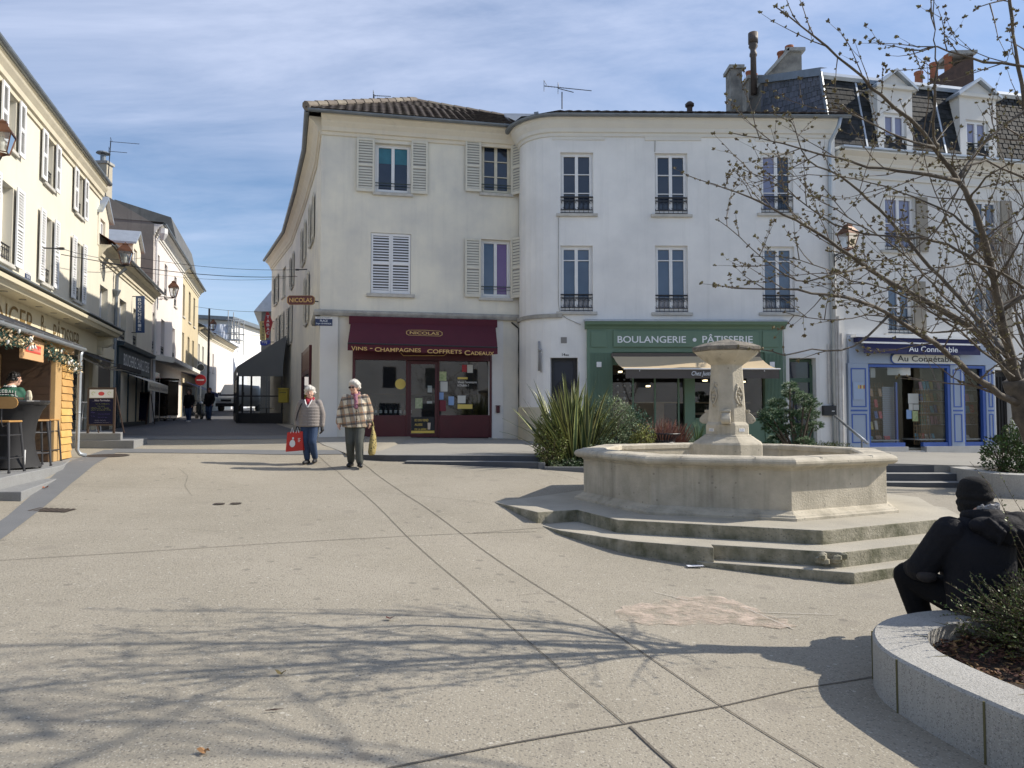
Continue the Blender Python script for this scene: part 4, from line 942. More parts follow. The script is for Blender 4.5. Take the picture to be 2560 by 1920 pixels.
# ================================================================ left building: bakery with canopy
def LX(Y):return-13.8-.324*(Y-23.5)
LF=Fac([(LX(11),11),(LX(23.5),23.5)]);P=LF.pt;LL=LF.L
b4=thing('bakery_building','butter-yellow three-storey building with white louvred shutters and an engraved bakery canopy','building',(-12.5,20,.9))
EZL=8.76
up=[(188.5,205,432,545),(108,130,335,470),(5,34,215,395)];lo=[(184,201,600,760),(104,127,532,720),(-12,28,430,680)]
wu=[]
for q in up:s0,s1_=LF.px(q[0],500)[0],LF.px(q[1],500)[0];wu.append((s0,s1_))
zu=(6.85,8.2);zl=(4.15,5.85)
ops=[(a,b)+zu for a,b in wu]+[(LF.px(q[0],650)[0],LF.px(q[1],650)[0])+zl for q in lo]
# refine sill/head heights from the far window
zu=(LF.px(196,537)[1],LF.px(196,436)[1]);zl=(LF.px(192,752)[1],LF.px(192,604)[1])
ops=[(a,b)+(zu if k<3 else zl) for k,(a,b,_,_) in enumerate(ops)]
w=MB();LF.wall(w,0,LL,.3,EZL+.4,[q+(.25,) for q in ops]+[(LL-7.2,LL-.9,.9,3.3,.15)])
bkL=Vector((-.951,-.308))*9
for a,b in (((LX(23.5),23.5),(LX(23.5)+bkL.x,23.5+bkL.y)),((LX(11),11),(LX(11)+bkL.x,11+bkL.y))):w.quad((a[0],a[1],0),(b[0],b[1],0),(b[0],b[1],EZL+.4),(a[0],a[1],EZL+.4))
w.build('wall',m_yel,b4)
for k,q in enumerate(ops):
    ww=win(LF,b4,q,fm=m_pvc,pm=m_panec,munt=(),rail='scroll',rail_h=.38,rec=.2,sill_w=.1,sillm=m_sill)
    wd=(q[1]-q[0])*.52
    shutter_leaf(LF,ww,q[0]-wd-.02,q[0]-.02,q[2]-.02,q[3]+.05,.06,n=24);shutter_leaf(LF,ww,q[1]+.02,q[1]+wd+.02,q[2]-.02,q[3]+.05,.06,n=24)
c=MB();LF.sweep(c,CORN(EZL,.20,.56),0,LL+.12);c.build('cornice',mat('cream_cornice',(.66,.60,.46),.85,var=.4,vscale=2),b4)
gutter(LF,b4,0,LL+.25,EZL+.62,.14,.09,m_zinc)
rf=MB();rf.quad(P(0,EZL+.68,.22),P(LL+.3,EZL+.68,.22),P(LL+.3,EZL+3.0,-4.5),P(0,EZL+3.0,-4.5));rf.quad(P(LL+.3,EZL+3.0,-4.5),P(0,EZL+3.0,-4.5),P(0,EZL+.6,-9),P(LL+.3,EZL+.6,-9));rf.add([P(LL,EZL+.4,0),P(LL,EZL+3.0,-4.5),P(LL,EZL+.4,-9)],[(0,1,2)]);rf.build('roof',m_zinc,b4)
# chimney beyond the eaves
# bakery canopy: projecting slab with soffit, engraved fascia
zc_=LF.px(260,808,.9)[1]
m_fasc=mat('cream_fascia',(.66,.60,.44),.7,var=.25,vscale=2,col2=(.58,.53,.40));m_engr=mat('gilt_engraving',(.20,.13,.045),.6)
f=MB();s0=0;s1_=LL-.55
LF.sweep(f,[(0,zc_-.16),(.72,zc_-.16),(.78,zc_-.08),(.84,zc_-.06),(.86,zc_+.02),(0,zc_+.08)],s0,s1_+.12)
LF.box(f,s0,s1_-.5,zc_-.95,zc_-.16,.0,.25);cn=f.build('canopy',m_fasc,b4)
g=MB();LF.box(g,0,s1_+.14,zc_+.08,zc_+.11,0,.9);g.build('canopy_flashing',m_zinc,cn)
def onF(a,b):return P(a,b,.258)
g=MB();zt,zb=zc_-.28,zc_-.80
sx=lambda x:LF.px(x,780,.25)[0]
textmap(g,'BOULANGER',onF,sx(-175),sx(84),zb,zt,offset=-.0);textmap(g,'R',onF,sx(103),sx(111),zb+.18,zt+.05);textmap(g,'A',onF,sx(109),sx(117),zb-.06,zb+.34);textmap(g,'PÂTISSIER',onF,sx(134),sx(200),zb,zt+.08);g.build('lettering',m_engr,cn)
g=MB()
for k in range(9):t=s1_-.5-k*1.1;g.lathe([(.07,0),(.07,.012)],P(t,zc_-.175,.5),10)
g.each('spotlight',mat('brushed_lamp',(.3,.28,.24),.3,metal=.8),cn)
g=MB()
for o0,o1,z0,z1 in ((.0,.62,zc_-.3,zc_-.165),(.0,.5,zc_-.5,zc_-.3),(.0,.34,zc_-.75,zc_-.5),(0,.2,zc_-1.0,zc_-.75)):LF.box(g,s1_-.3,s1_-.02,z0,z1,o0,o1)
for o,z_,r_ in ((.5,zc_-.34,.13),(.2,zc_-.92,.1)):g.tube([P(s1_-.31,z_,o),P(s1_-.01,z_,o)],r_,12)
g.build('corbel',m_fasc,cn,bevel=.02)
g=MB();LF.box(g,LL-.85,LL-.35,.8,zc_-.95,.0,.1);g.build('pilaster',m_fasc,b4)
g=MB();LF.box(g,LL-7.2,LL-.9,.95,3.3,-.14,-.1);pb=g.build('shopfront',mat('brown_shop_wall',(.20,.17,.13),.6,var=.4,vscale=2),b4)
g=MB()
for k in range(6):t=LL-7+k*1.1;LF.box(g,t,t+.09,.95,3.3,-.1,-.02)
g.each('shop_mullion',mat('stone_grey_paint',(.38,.36,.31),.7),pb)
g=MB();
for k in range(5):t=LL-6.9+k*1.1;g.quad(P(t,1.4,-.09),P(t+1,1.4,-.09),P(t+1,3.2,-.09),P(t,3.2,-.09))
g.build('pane',m_pane,pb)
# folding black awning of the bakery
m_blk=mat('black_awning_cloth',(.012,.012,.014),.75);a=LF.px(180,880,.3)[0];b=LL-.9
g=MB();vs=[];o1=1.45;zA,zB_=3.55,2.98
qa=LF.px(322,925,o1)
for j in range(5):
    for i in range(9):u,v=i/8,j/4;vs.append(P(a+(b-a)*u,zA+(zB_-zA)*v-.08*math.sin(math.pi*v),.1+(o1-.1)*v))
g.add(vs,[(j*9+i,j*9+i+1,(j+1)*9+i+1,(j+1)*9+i) for j in range(4) for i in range(8)]);LF.box(g,a,b,zB_-.1,zB_+.02,o1-.02,o1+.06)
aw=g.build('awning',m_blk,b4)
g=MB();g.tube([P(b-.4,zA-.2,.1),P(b-1.0,zB_-.02,.8),P(b-.3,zB_-.03,o1)],.025,6);g.tube([P(b-2.4,zA-.2,.1),P(b-1.8,zB_-.02,.8),P(b-2.5,zB_-.03,o1)],.025,6);g.each('awning_arm',m_pvc,aw)

# ================================================================ street houses on the left, one after another
def house(name,label,Y0,Y1,base,eave,m,wins,loc=None,fm=None,pm=None,corn=True,depth=8,roofm=None,ridge=2.2,offs=0,line=LX,rail=True,cm=None):
    fc=Fac([(line(Y0)+offs,Y0),(line(Y1)+offs,Y1)])
    h=thing(name,label,'building',((line(Y0)+line(Y1))/2-2,(Y0+Y1)/2,base))
    w=MB();ops=[]
    for x0,x1,z0,z1 in wins:
        a,b=fc.px(x0,800)[0],fc.px(x1,800)[0];ops.append((max(.1,a),min(fc.L-.1,b),z0,z1))
    fc.wall(w,0,fc.L,base-1,eave+.3,[q+(.25,) for q in ops])
    for t in (0,fc.L):w.quad(fc.pt(t,base-1,0),fc.pt(t,eave+.3,0),fc.pt(t,eave+.3,-depth),fc.pt(t,base-1,-depth))
    w.add([fc.pt(0,eave+.3,0),fc.pt(0,eave+ridge,-depth/2),fc.pt(0,eave+.3,-depth)],[(0,1,2)])
    w.build('wall',m,h)
    for q in ops:win(fc,h,q,fm=fm,pm=pm or m_panec,munt=(),rail='scroll' if rail and q[3]-q[2]>1.2 else None,rail_h=.4,rec=.2)
    if corn:c=MB();fc.sweep(c,CORN(eave,.38,.5),0,fc.L);c.build('cornice',cm or MATS['cream_cornice'],h);gutter(fc,h,0,fc.L,eave+.55,.38)
    rf=MB();rf.quad(fc.pt(-.05,eave+.6,.45),fc.pt(fc.L+.05,eave+.6,.45),fc.pt(fc.L+.05,eave+ridge,-depth/2),fc.pt(-.05,eave+ridge,-depth/2));rf.quad(fc.pt(fc.L,eave+ridge,-depth/2),fc.pt(0,eave+ridge,-depth/2),fc.pt(0,eave+.3,-depth),fc.pt(fc.L,eave+.3,-depth));rf.build('roof',roofm or m_zinc,h)
    return h,fc
hY,fY=house('low_house','low butter-yellow house with two white wall dormers above the dark butcher front',23.5,33.4,1.0,6.75,m_yel,
    [(248,268,4.4,5.95),(298,315,4.4,5.95),(333,343,4.4,5.95)],roofm=m_redtile,depth=7,ridge=3.0)
for (x0,x1,y0,y1,ax,ay,wx0,wx1) in ((252,278,560,640,272,505,257,269),(338,358,640,700,353,590,341,349)):
    q0=fY.px(x0,600,.1)[0];q1=fY.px(x1,600,.1)[0];az=fY.px(ax,ay,.1)[1];a,b=fY.px(wx0,600,.1)[0],fY.px(wx1,600,.1)[0]
    ff,dd=dormer(fY,hY,(q0,q1,7.2,az-.55),(a,b,7.4,az-.75),az,o=.02,m=MATS['butter_plaster'],rm=m_zincl,depth=2.2,ped=False)
    win(ff,dd,(a,b,7.4,az-.75),pm=m_pane,munt=(),sill=False,rec=.08)
P=fY.pt;m_navyp=mat('dark_teal_shop_paint',(.012,.03,.045),.45,var=.3,vscale=2)
a,b=fY.px(293,950,.1)[0],fY.px(374,950,.1)[0]
f=MB();fY.box(f,a,b,3.2,4.1,-.1,.14);fY.sweep(f,[(0,4.1),(.3,4.1),(.34,4.25),(0,4.3)],a-.1,b+.1)
fY.box(f,a,a+.5,.8,3.2,-.1,.12);fY.box(f,b-.5,b,.8,3.2,-.1,.12);fY.box(f,a+.5,b-.5,.8,1.25,-.1,.1)
for t in (.35,.6,.8):fY.box(f,a+(b-a)*t,a+(b-a)*t+.08,1.25,3.2,-.1,.05)
bf=f.build('shopfront',m_navyp,hY);g=MB();g.quad(P(a+.5,1.25,-.02),P(b-.5,1.25,-.02),P(b-.5,3.2,-.02),P(a+.5,3.2,-.02));g.build('shop_window',pane_mat('butcher_glass',(.05,.055,.05),var=.8,col2=(.13,.13,.11)),bf)
g=MB();fY.text(g,'BOUCHERIE CHARCUTERIE',a+.8,b-.5,3.42,3.88,.15,offset=.006);g.build('lettering',MATS['white_letters'],bf)
g=MB();
g.quad(P(a+1.5,3.15,.12),P(b-.2,3.15,.12),P(b-.2,2.85,.9),P(a+1.5,2.85,.9));fY.box(g,a+1.5,b-.2,2.5,2.85,.88,.9);aw=g.build('awning',mat('cream_awning',(.55,.52,.44),.8),hY)
g=MB();fY.text(g,'Boucherie Volailles',a+1.7,b-.4,2.58,2.74,.905,shear=.2);g.build('lettering',MATS['black_letters'],aw)
g=MB();q=fY.px(258,960)[0];fY.box(g,q-1.1,q+1.0,.9,3.5,-.02,.01);aD=g.build('doorway',mat('brown_doorway',(.11,.095,.075),.7),hY)
g=MB();fY.box(g,q-1.4,q-1.1,.9,3.7,0,.08);fY.box(g,q+1.0,q+1.3,.9,3.7,0,.08);fY.box(g,q-1.4,q+1.3,3.5,3.9,0,.1);g.build('door_surround',MATS['cream_fascia'],aD)
g=MB();q=fY.px(290,750,.1)[0];g.tube([P(q,6.9,.4),P(q,6.6,.12),P(q,5.3,.1),P(q,.9,.1)],.06,8);g.lathe([(.05,0),(.07,.1),(.16,.3),(.16,.34)],P(q,5.75,.1),8);g.build('downpipe',m_zinc,hY)
hW,fW=house('tall_house','narrow rosy-white three-storey house with iron window rails and a bare cement gable',33.4,43.4,1.2,10.1,m_pink,
    [(388,396,7.7,9.4),(409,416,7.7,9.4),(434,440,7.7,9.4),(381,390,4.6,6.4),(403,412,4.6,6.4),(432,438,4.6,6.4)],depth=9,ridge=.6,cm=m_cornw)
# mansard roof and cement gable seen above the low house
P=fW.pt
g=MB();g.add([P(-.02,6,0),P(-.02,10.6,0),P(-.02,13.2,-4.6),P(-.02,14.6,-9.5),P(-.02,6,-9.5)],[(0,1,2,3,4)]);g.build('gable',m_cement,hW)
q=aty(243,408,33.7);q2=aty(268,408,33.7);xc=(q.x+q2.x)/2;ch=chimney(hW,(xc,33.9),(.5,.5),10.8,q.z,0,m=mat('stucco_chimney',(.42,.38,.30),.9,var=.4,vscale=4))
g=MB();g.lathe([(.12,0),(.12,.4),(.06,.41)],(xc-.08,33.9,q.z+.08),10);g.lathe([(.02,.42),(.32,.46),(.28,.52),(.02,.56)],(xc-.08,33.9,q.z+.08),12);g.build('chimney_cowl',m_zinc,ch)
g=MB();L_=19.0;S0=8.8
for o0,z0,o1,z1 in ((.1,10.55,-.5,13.2),(-.5,13.2,-3.5,14.0)):g.quad(P(S0,z0,o0),P(L_,z0,o0),P(L_,z1,o1),P(S0,z1,o1))
g.add([P(S0,10.4,.1),P(S0,13.2,-.5),P(S0,14.0,-3.5),P(S0,10.4,-3.5)],[(0,1,2,3)]);g.add([P(L_,10.4,.1),P(L_,13.2,-.5),P(L_,14.0,-3.5),P(L_,10.4,-3.5)],[(3,2,1,0)])
g.build('mansard_roof',mat('lead_grey_roof',(.13,.13,.125),.7,var=.8,vscale=1.5,col2=(.07,.07,.07),streak=.6),hW)
g=MB();fW.sweep(g,[(0,4.15),(.9,4.0),(1.0,4.05),(1.0,4.25),(0,4.4)],0,fW.L+.6);g.build('canopy',MATS['cornice_paint_white'],hW)
g=MB();g.tube([P(.25,10.2,.3),P(.2,9.8,.1),P(.2,1.2,.1)],.06,8);g.lathe([(.06,0),(.22,.3),(.22,.55)],P(.3,9.9,.35),8);g.build('downpipe',mat('white_pipe',(.6,.6,.6),.5),hW)
g=MB()
for t0,t1,z1 in ((.6,2.4,3.6),(2.7,4.2,3.4),(4.6,5.4,3.3),(6.4,9,3.5)):fW.box(g,t0,t1,1.1,z1,-.02,.012)
g.build('ground_floor_openings',mat('dusky_glass',(.025,.028,.03),.2,var=.6,vscale=2),hW)
hO,fO=house('ochre_house','ochre rendered street house with tall brown windows beyond the rosy-white one',43.4,51.5,1.35,10.0,m_ochre,
    [(455,461,7.6,9.6),(471,476,7.6,9.6),(483,487,7.6,9.6),(455,461,4.6,6.6),(470,475,4.6,6.6),(482,486,4.6,6.6)],depth=8,ridge=.5,fm=m_brown,rail=False)
P=fO.pt;g=MB();g.quad(P(.5,3.6,.1),P(7.5,3.6,.1),P(7.8,3.0,1.5),P(.5,3.0,1.5));fO.box(g,.5,7.8,2.75,3.0,1.48,1.5);g.build('awning',mat('royal_blue_cloth',(.02,.03,.16),.8),hO)
g=MB();fO.sweep(g,[(0,4.1),(.4,4.1),(.45,4.3),(0,4.3)],0,fO.L)
for t0,t1 in ((.5,2.2),(2.6,4.4),(5,7.4)):fO.box(g,t0,t1,1.3,3.4,-.02,.02)
g.build('shopfront',mat('slate_shop_paint',(.10,.115,.13),.5,var=.5,vscale=1),hO)
def LX2(Y):return LX(51.5)+(-.30)*(Y-51.5)
hC,fC=house('cream_house','small cream street house with a low white gable beyond the ochre one',51.6,58,1.5,7.4,MATS['cream_plaster'],[(497,501,5.0,6.7),(507,511,5.0,6.7)],depth=7,ridge=2.4,line=LX2)
g=MB();fC.box(g,.4,5.6,1.5,3.6,-.02,.03);g.build('shopfront',MATS['slate_shop_paint'],hC)
hD,fD=house('far_house','far beige street house with a red tile edge before the sheeted scaffolding',58.2,70,1.6,7.6,MATS['rosy_white_plaster'],[(523,526,5,6.6),(533,536,5,6.6)],depth=7,ridge=1.5,line=lambda Y:LX2(Y)+.6*(Y-58)*.12,roofm=m_redtile,rail=False)
g=MB();fD.box(g,.4,11,1.6,3.4,-.02,.03);g.build('shopfront',MATS['slate_shop_paint'],hD)
# far end of the street: building sheeted for works, with scaffold
def Q(x,y,Y):return aty(x,y,Y)
hS=thing('sheeted_building','grey-roofed building wrapped in white sheeting with a scaffold at the end of the street','building',tuple(Q(545,1010,80)))
g=MB();a,b=Q(503,1010,80),Q(576,1010,80);zt0,zt1=Q(503,787,80).z,Q(576,803,80).z
g.hexa([(a.x-8,80,0),(b.x,80,0),(b.x,92,0),(a.x-8,92,0),(a.x-8,80,zt0),(b.x,80,zt1),(b.x,92,zt1),(a.x-8,92,zt0)]);g.build('wall',MATS['grey_white_plaster'],hS)
g=MB();g.hexa([(a.x-9,79.2,zt0),(b.x+.6,79.2,zt1),(b.x+.6,93,zt1),(a.x-9,93,zt0),(a.x-9,79.2,zt0+.4),(b.x+.6,79.2,zt1+.4),(b.x+.6,93,zt1+.4),(a.x-9,93,zt0+.4)]);g.build('roof',m_zinc,hS)
g=MB();nx,ny=22,16;vs=[]
for j in range(ny+1):
    for i in range(nx+1):
        u,v=i/nx,j/ny;x=a.x-1+(b.x-a.x+1)*u;z=2+(zt1-2.5)*v;vs.append((x,79-.25*math.sin(u*23+v*5)*math.sin(v*9+u*3)-random.random()*.2,z))
g.add(vs,[(j*(nx+1)+i,j*(nx+1)+i+1,(j+1)*(nx+1)+i+1,(j+1)*(nx+1)+i) for j in range(ny) for i in range(nx)])
m_sheet=mat('white_sheeting',(.50,.54,.62),.5,var=.6,vscale=1,col2=(.38,.42,.50));g.build('sheeting',m_sheet,hS)
g=MB();c,d=Q(574,900,76),Q(592,900,76);zt=Q(575,840,76).z
vs=[(c.x,76,1.5),(d.x,76,1.5),(d.x,76,zt*.62),(c.x,76,zt*.95),(c.x,79,1.5),(d.x,79,1.5),(d.x,79,zt*.62),(c.x,79,zt*.95)]
g.add(vs,[(0,1,2,3),(1,5,6,2),(3,2,6,7)]);g.build('hanging_sheet',mat('bright_sheet',(.75,.76,.78),.6),hS)
g=MB();zt=Q(590,800,78).z;zb=Q(590,850,78).z
for x in (574,582,590,600):
    e=Q(x,850,78).x
    for yy in (77.5,79):g.tube([(e,yy,zb-(2 if x>575 else 0)),(e,yy,zt+(1 if x==574 else 0))],.05,5)
for k in range(4):z_=zb+(zt-zb)*k/3;g.tube([(Q(570,850,78).x,77.5,z_),(Q(602,850,78).x,77.5,z_)],.05,5);g.tube([(Q(570,850,78).x,79,z_),(Q(602,850,78).x,79,z_ )],.04,5)
g.tube([(Q(574,850,78).x,77.5,zt),(Q(600,850,78).x,77.5,zb)],.04,5);g.box((Q(588,850,78).x,78.2,zb),(1.4,1.5,.1));g.build('scaffold',mat('scaffold_steel',(.35,.36,.37),.5),hS)
# far right-hand street building beyond the corner one
hR=thing('grey_street_building','narrow grey building with a bluish roof edge behind the tobacco signs','building',tuple(Q(640,1040,50)))
g=MB();a=Q(650,1040,46);zt=Q(650,780,46).z;g.hexa([(a.x,46,0),(a.x+6,46,0),(a.x+2,62,0),(a.x-5.3,62,0),(a.x,46,zt),(a.x+6,46,zt),(a.x+2,62,zt),(a.x-5.3,62,zt)]);g.build('wall',MATS['slate_shop_paint'],hR)
g=MB();g.hexa([(a.x-.4,45.7,zt),(a.x+6,45.7,zt),(a.x+2,62,zt),(a.x-5.4,62,zt),(a.x+.6,46,zt+1.4),(a.x+6,46,zt+1.4),(a.x+2,62,zt+1.4),(a.x-4,62,zt+1.4)]);g.build('roof',m_zincl,hR)
# houses on the side of the square behind the camera: they close the space and show in the shop windows
hB=thing('facing_houses','row of pale houses with arched ground floor facing the wine shop across the square','building',(0,-14,-.3))
BF=Fac([(24,-15),(-26,-13)]);ops=[]
for k in range(14):
    for z0 in (3.6,6.6):ops.append((1.5+k*3.5,2.6+k*3.5,z0,z0+1.7))
    ops.append((1.2+k*3.5,2.9+k*3.5,-.2,2.4))
g=MB();BF.wall(g,0,BF.L,-1,9.3,[q+(.25,) for q in ops]);g.quad(BF.pt(0,9.3,0),BF.pt(BF.L,9.3,0),BF.pt(BF.L,11.5,-5),BF.pt(0,11.5,-5));g.quad(BF.pt(0,11.5,-5),BF.pt(BF.L,11.5,-5),BF.pt(BF.L,-1,-9),BF.pt(0,-1,-9));g.build('wall',m_white,hB)
g=MB()
for q in ops:g.quad(BF.pt(q[0],q[2],-.22),BF.pt(q[1],q[2],-.22),BF.pt(q[1],q[3],-.22),BF.pt(q[0],q[3],-.22))
g.build('window',m_pane,hB)
g=MB();BF.sweep(g,CORN(8.9,.35,.4),0,BF.L);g.build('cornice',m_cornw,hB)

# ================================================================ ground
m_conc=mat('washed_concrete',(.33,.298,.238),.92,var=.6,vscale=.7,col2=(.235,.212,.162),bump=.5,bscale=55,
    speck=[(44,.78,(.14,.125,.105),.65),(70,.72,(.46,.43,.36),.75),(60,.76,(.13,.115,.10),.75),(30,.97,(.52,.49,.42),.7),(115,.5,(.20,.18,.155),.6),(3.2,.93,(.24,.215,.175),.5),(9,.965,(.16,.145,.12),.6)])
xs=sorted(set([-90,-60,-40,-30,-24,-20,-17]+[round(-15+.3*k,3) for k in range(98)]+[16,18,21,26,34,50,90]))
ys=sorted(set([-30,-20,-12,-8,-4,-2]+[round(-1+.3*k,3) for k in range(85)]+[26,28,31,34,38,43,49,56,65,78,95,120,160,240,400]))
g=MB();vs=[(x,y,G(x,y) if y<115 else G(x,115)+(y-115)*.01) for y in ys for x in xs];nx=len(xs)
# the ground drops out of sight under the raised pavement
def pave_z(x,y):
    e=.72 if x<0 else .72-.026*x
    k=.035+(x+5.5)*(-.003 if x>-5.5 else 0);return e+max(0,y-15)*max(.008,k)
vs=[(x,y,min(z,pave_z(x,y)-.12) if (y>15.2 and x>-3.0 and x<26 and y<40) else z) for x,y,z in vs]
g.add(vs,[(j*nx+i,j*nx+i+1,(j+1)*nx+i+1,(j+1)*nx+i) for j in range(len(ys)-1) for i in range(nx-1)])
struct(g.build('ground',m_conc,smooth=True))
def strip(name,L_,R_,m,up=.008,n=24,kind='structure',wn=1):
    """sheet draped on the ground between two polylines"""
    def samp(pl,t):
        pl=[Vector(p[:2]) for p in pl];ls=[0]
        for a,b in zip(pl,pl[1:]):ls.append(ls[-1]+(b-a).length)
        d=t*ls[-1]
        for i in range(len(pl)-1):
            if d <= ls[i+1]+1e-9:return pl[i].lerp(pl[i+1],(d-ls[i])/max(1e-9,ls[i+1]-ls[i]))
        return pl[-1]
    g=MB();vs=[]
    for k in range(n+1):
        a,b=samp(L_,k/n),samp(R_,k/n)
        for j in range(wn+1):q=a.lerp(b,j/wn);vs.append((q.x,q.y,G(q.x,q.y)+up))
    g.add(vs,[(k*(wn+1)+j,k*(wn+1)+j+1,(k+1)*(wn+1)+j+1,(k+1)*(wn+1)+j) for k in range(n) for j in range(wn)])
    return struct(g.build(name,m),kind)
m_joint=mat('dark_joint',(.075,.066,.055),.95,var=.8,vscale=20,col2=(.17,.15,.12))
def seam(pix,w_=.008,n=60):
    pts=[atg(*p) for p in pix];L_,R_=[],[]
    for i,p in enumerate(pts):
        d=(pts[min(i+1,len(pts)-1)]-pts[max(i-1,0)]).to_2d().normalized();nn=Vector((d.y,-d.x))*w_/2;L_.append(p.to_2d()-nn);R_.append(p.to_2d()+nn)
    return strip('ground_joint',L_,R_,m_joint,.006,n)
seam([(796,1140),(845,1180),(1018,1342),(1160,1465),(1280,1570),(1420,1690),(1562,1810)]);seam([(1575,1818),(1640,1880),(1700,1932)],.016)
seam([(872,1130),(925,1172),(1018,1240),(1150,1332),(1280,1425),(1500,1560),(1800,1765),(2070,1930)],.010,80)
seam([(0,1402),(330,1382),(700,1358),(1000,1342),(1180,1334),(1340,1330)],.010,60)
seam([(960,1925),(1280,1860),(1560,1812),(1800,1768),(2000,1722),(2200,1690)],.011,60)
seam([(1180,1334),(1330,1322),(1400,1318)],.008,20);seam([(180,1330),(430,1322),(560,1330)],.004,30);seam([(1290,1490),(1350,1484),(1440,1496)],.004,20);seam([(445,1170),(470,1190),(462,1215),(480,1240)],.004,20)
seam([(140,1215),(520,1222),(900,1228),(1230,1262)],.006,50);seam([(1350,1172),(1400,1186),(1450,1200)],.008,10)
# blue-grey granite band along the left
m_band=mat('blue_granite',(.155,.16,.165),.85,var=.5,vscale=2,col2=(.12,.125,.13),bump=.3,bscale=80,speck=[(120,.7,(.24,.24,.24),.5)])
m_granite=mat('granite_kerb',(.24,.245,.245),.85,var=.5,vscale=3,col2=(.18,.18,.18),bump=.4,bscale=70,speck=[(140,.6,(.36,.36,.35),.6),(90,.75,(.12,.12,.12),.6)])
Lp=[atg(*p) for p in ((-260,1500),(-60,1345),(20,1290),(110,1210),(190,1148),(262,1125))];Rp=[atg(*p) for p in ((-60,1390),(10,1345),(118,1262),(178,1210),(262,1148),(300,1127))]
strip('kerb_band',Lp,Rp,m_band,.008,40,wn=3)
Lp=[(-12.0,19.3),(-6.0,18.9),(-4.0,16.4)];
strip('kerb_band',[atg(*q) for q in ((285,1122),(600,1125),(900,1127))],[atg(*q) for q in ((270,1132),(600,1135),(915,1138))],m_band,.009,30,wn=2)
strip('kerb_band',[(-11.8,20.0),(-6.0,19.9)],[(-11.8,21.6),(-6.2,21.6)],m_band,.009,16,wn=5)
m_setts=mat('street_setts',(.10,.10,.105),.8,var=.6,vscale=2,col2=(.06,.06,.065),bump=.6,bscale=25,speck=[(12,.5,(.16,.155,.15),.6)])
Yr=[21.6,24,27,31,35,40,46,54,64,78,95]
strip('road',[(LX(y)+.05 if y<51 else LX2(y),y) for y in Yr],[(-5.9-.37*(y-20.4)-.0025*(y-20.4)**2*(1 if y<42 else .0)-(1.2 if y >= 42 else 0),y) for y in Yr],m_setts,.012,60,wn=6)
# raised pavement in front of the shops, with its steps
m_pave=mat('pale_pavement',(.30,.285,.25),.9,var=.5,vscale=.8,col2=(.22,.215,.20),bump=.4,bscale=50,speck=[(60,.8,(.18,.17,.15),.6),(45,.85,(.45,.43,.40),.6)])
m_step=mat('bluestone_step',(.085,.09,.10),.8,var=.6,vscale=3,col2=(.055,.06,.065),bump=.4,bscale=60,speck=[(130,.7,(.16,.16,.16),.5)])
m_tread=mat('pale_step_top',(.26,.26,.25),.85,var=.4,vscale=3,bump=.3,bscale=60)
fe=[(-3.5,15.25),(-2.6,14.95),(-.5,14.85),(.62,14.85),(.72,16.5),(6.3,16.6),(6.6,15.7),(8.6,15.5),(9.9,15.45),(11.5,15.9),(26,17)]
def tri_strip(front,back,zf,n=6):
    g=MB();m_=len(front);vs=[]
    for i in range(m_):
        for k in range(n+1):q=Vector(front[i]).lerp(Vector(back[i]),k/n);vs.append((q.x,q.y,zf(q.x,q.y)))
    g.add(vs,[(i*(n+1)+k,(i+1)*(n+1)+k,(i+1)*(n+1)+k+1,i*(n+1)+k+1) for i in range(m_-1) for k in range(n)])
    o=len(g.v);vs=[(p[0],p[1],zf(*p)) for p in front]+[(p[0],p[1],zf(*p)-.9) for p in front]
    g.add(vs,[(i,m_+i,m_+i+1,i+1) for i in range(m_-1)]);return g
bkp=[(-4.2,20.7),(-2.6,21.1),(-.5,21.7),(.62,21.9),(.8,21.8),(6.3,21.2),(6.6,21.2),(8.6,21.2),(9.9,21.4),(11.5,21.8),(26,25)]
struct(tri_strip(fe,bkp,pave_z).build('pavement',m_pave))
struct(tri_strip([(-5.7,20.2),(-4.6,17.4),(-3.5,15.25)],[(-5.6,20.5),(-5.0,20.6),(-4.2,20.7)],lambda x,y:max(pave_z(x,y),G(x,y)+.012)).build('pavement',m_pave))
def stepline(pts,z,depth,h,name,label,group,back=.5,m=None):
    """one solid stone step following a line (front edge given)"""
    t=thing(name,label,'step',(pts[len(pts) // 2][0],pts[len(pts) // 2][1],z if not callable(z) else z(*pts[len(pts) // 2])),group)
    zf=z if callable(z) else (lambda x,y:z);n=len(pts);nr=[]
    for i in range(n):
        d=(Vector(pts[min(i+1,n-1)])-Vector(pts[max(i-1,0)])).normalized();nr.append(Vector((-d.y,d.x)))
    F0=[Vector(p) for p in pts];B0=[p+q*(depth+back) for p,q in zip(F0,nr)]
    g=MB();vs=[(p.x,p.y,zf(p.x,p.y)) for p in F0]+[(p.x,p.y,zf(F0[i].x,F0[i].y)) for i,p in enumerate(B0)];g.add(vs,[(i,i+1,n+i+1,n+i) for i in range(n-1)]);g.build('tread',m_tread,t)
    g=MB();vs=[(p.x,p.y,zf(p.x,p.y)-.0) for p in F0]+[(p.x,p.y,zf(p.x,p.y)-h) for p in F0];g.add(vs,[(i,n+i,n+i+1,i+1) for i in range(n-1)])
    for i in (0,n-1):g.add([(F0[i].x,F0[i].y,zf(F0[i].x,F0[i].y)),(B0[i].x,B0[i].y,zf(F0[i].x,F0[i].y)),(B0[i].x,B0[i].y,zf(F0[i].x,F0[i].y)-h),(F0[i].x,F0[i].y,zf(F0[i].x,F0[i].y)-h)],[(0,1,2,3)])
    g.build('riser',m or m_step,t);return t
GS='stone steps up to the shops'
stepline([(-3.3,15.05),(-2.55,14.87),(-.5,14.77),(.62,14.77)],lambda x,y:pave_z(x,y)+.006,.1,.5,'stone_step','upper dark stone step in front of the wine shop',GS,.3)
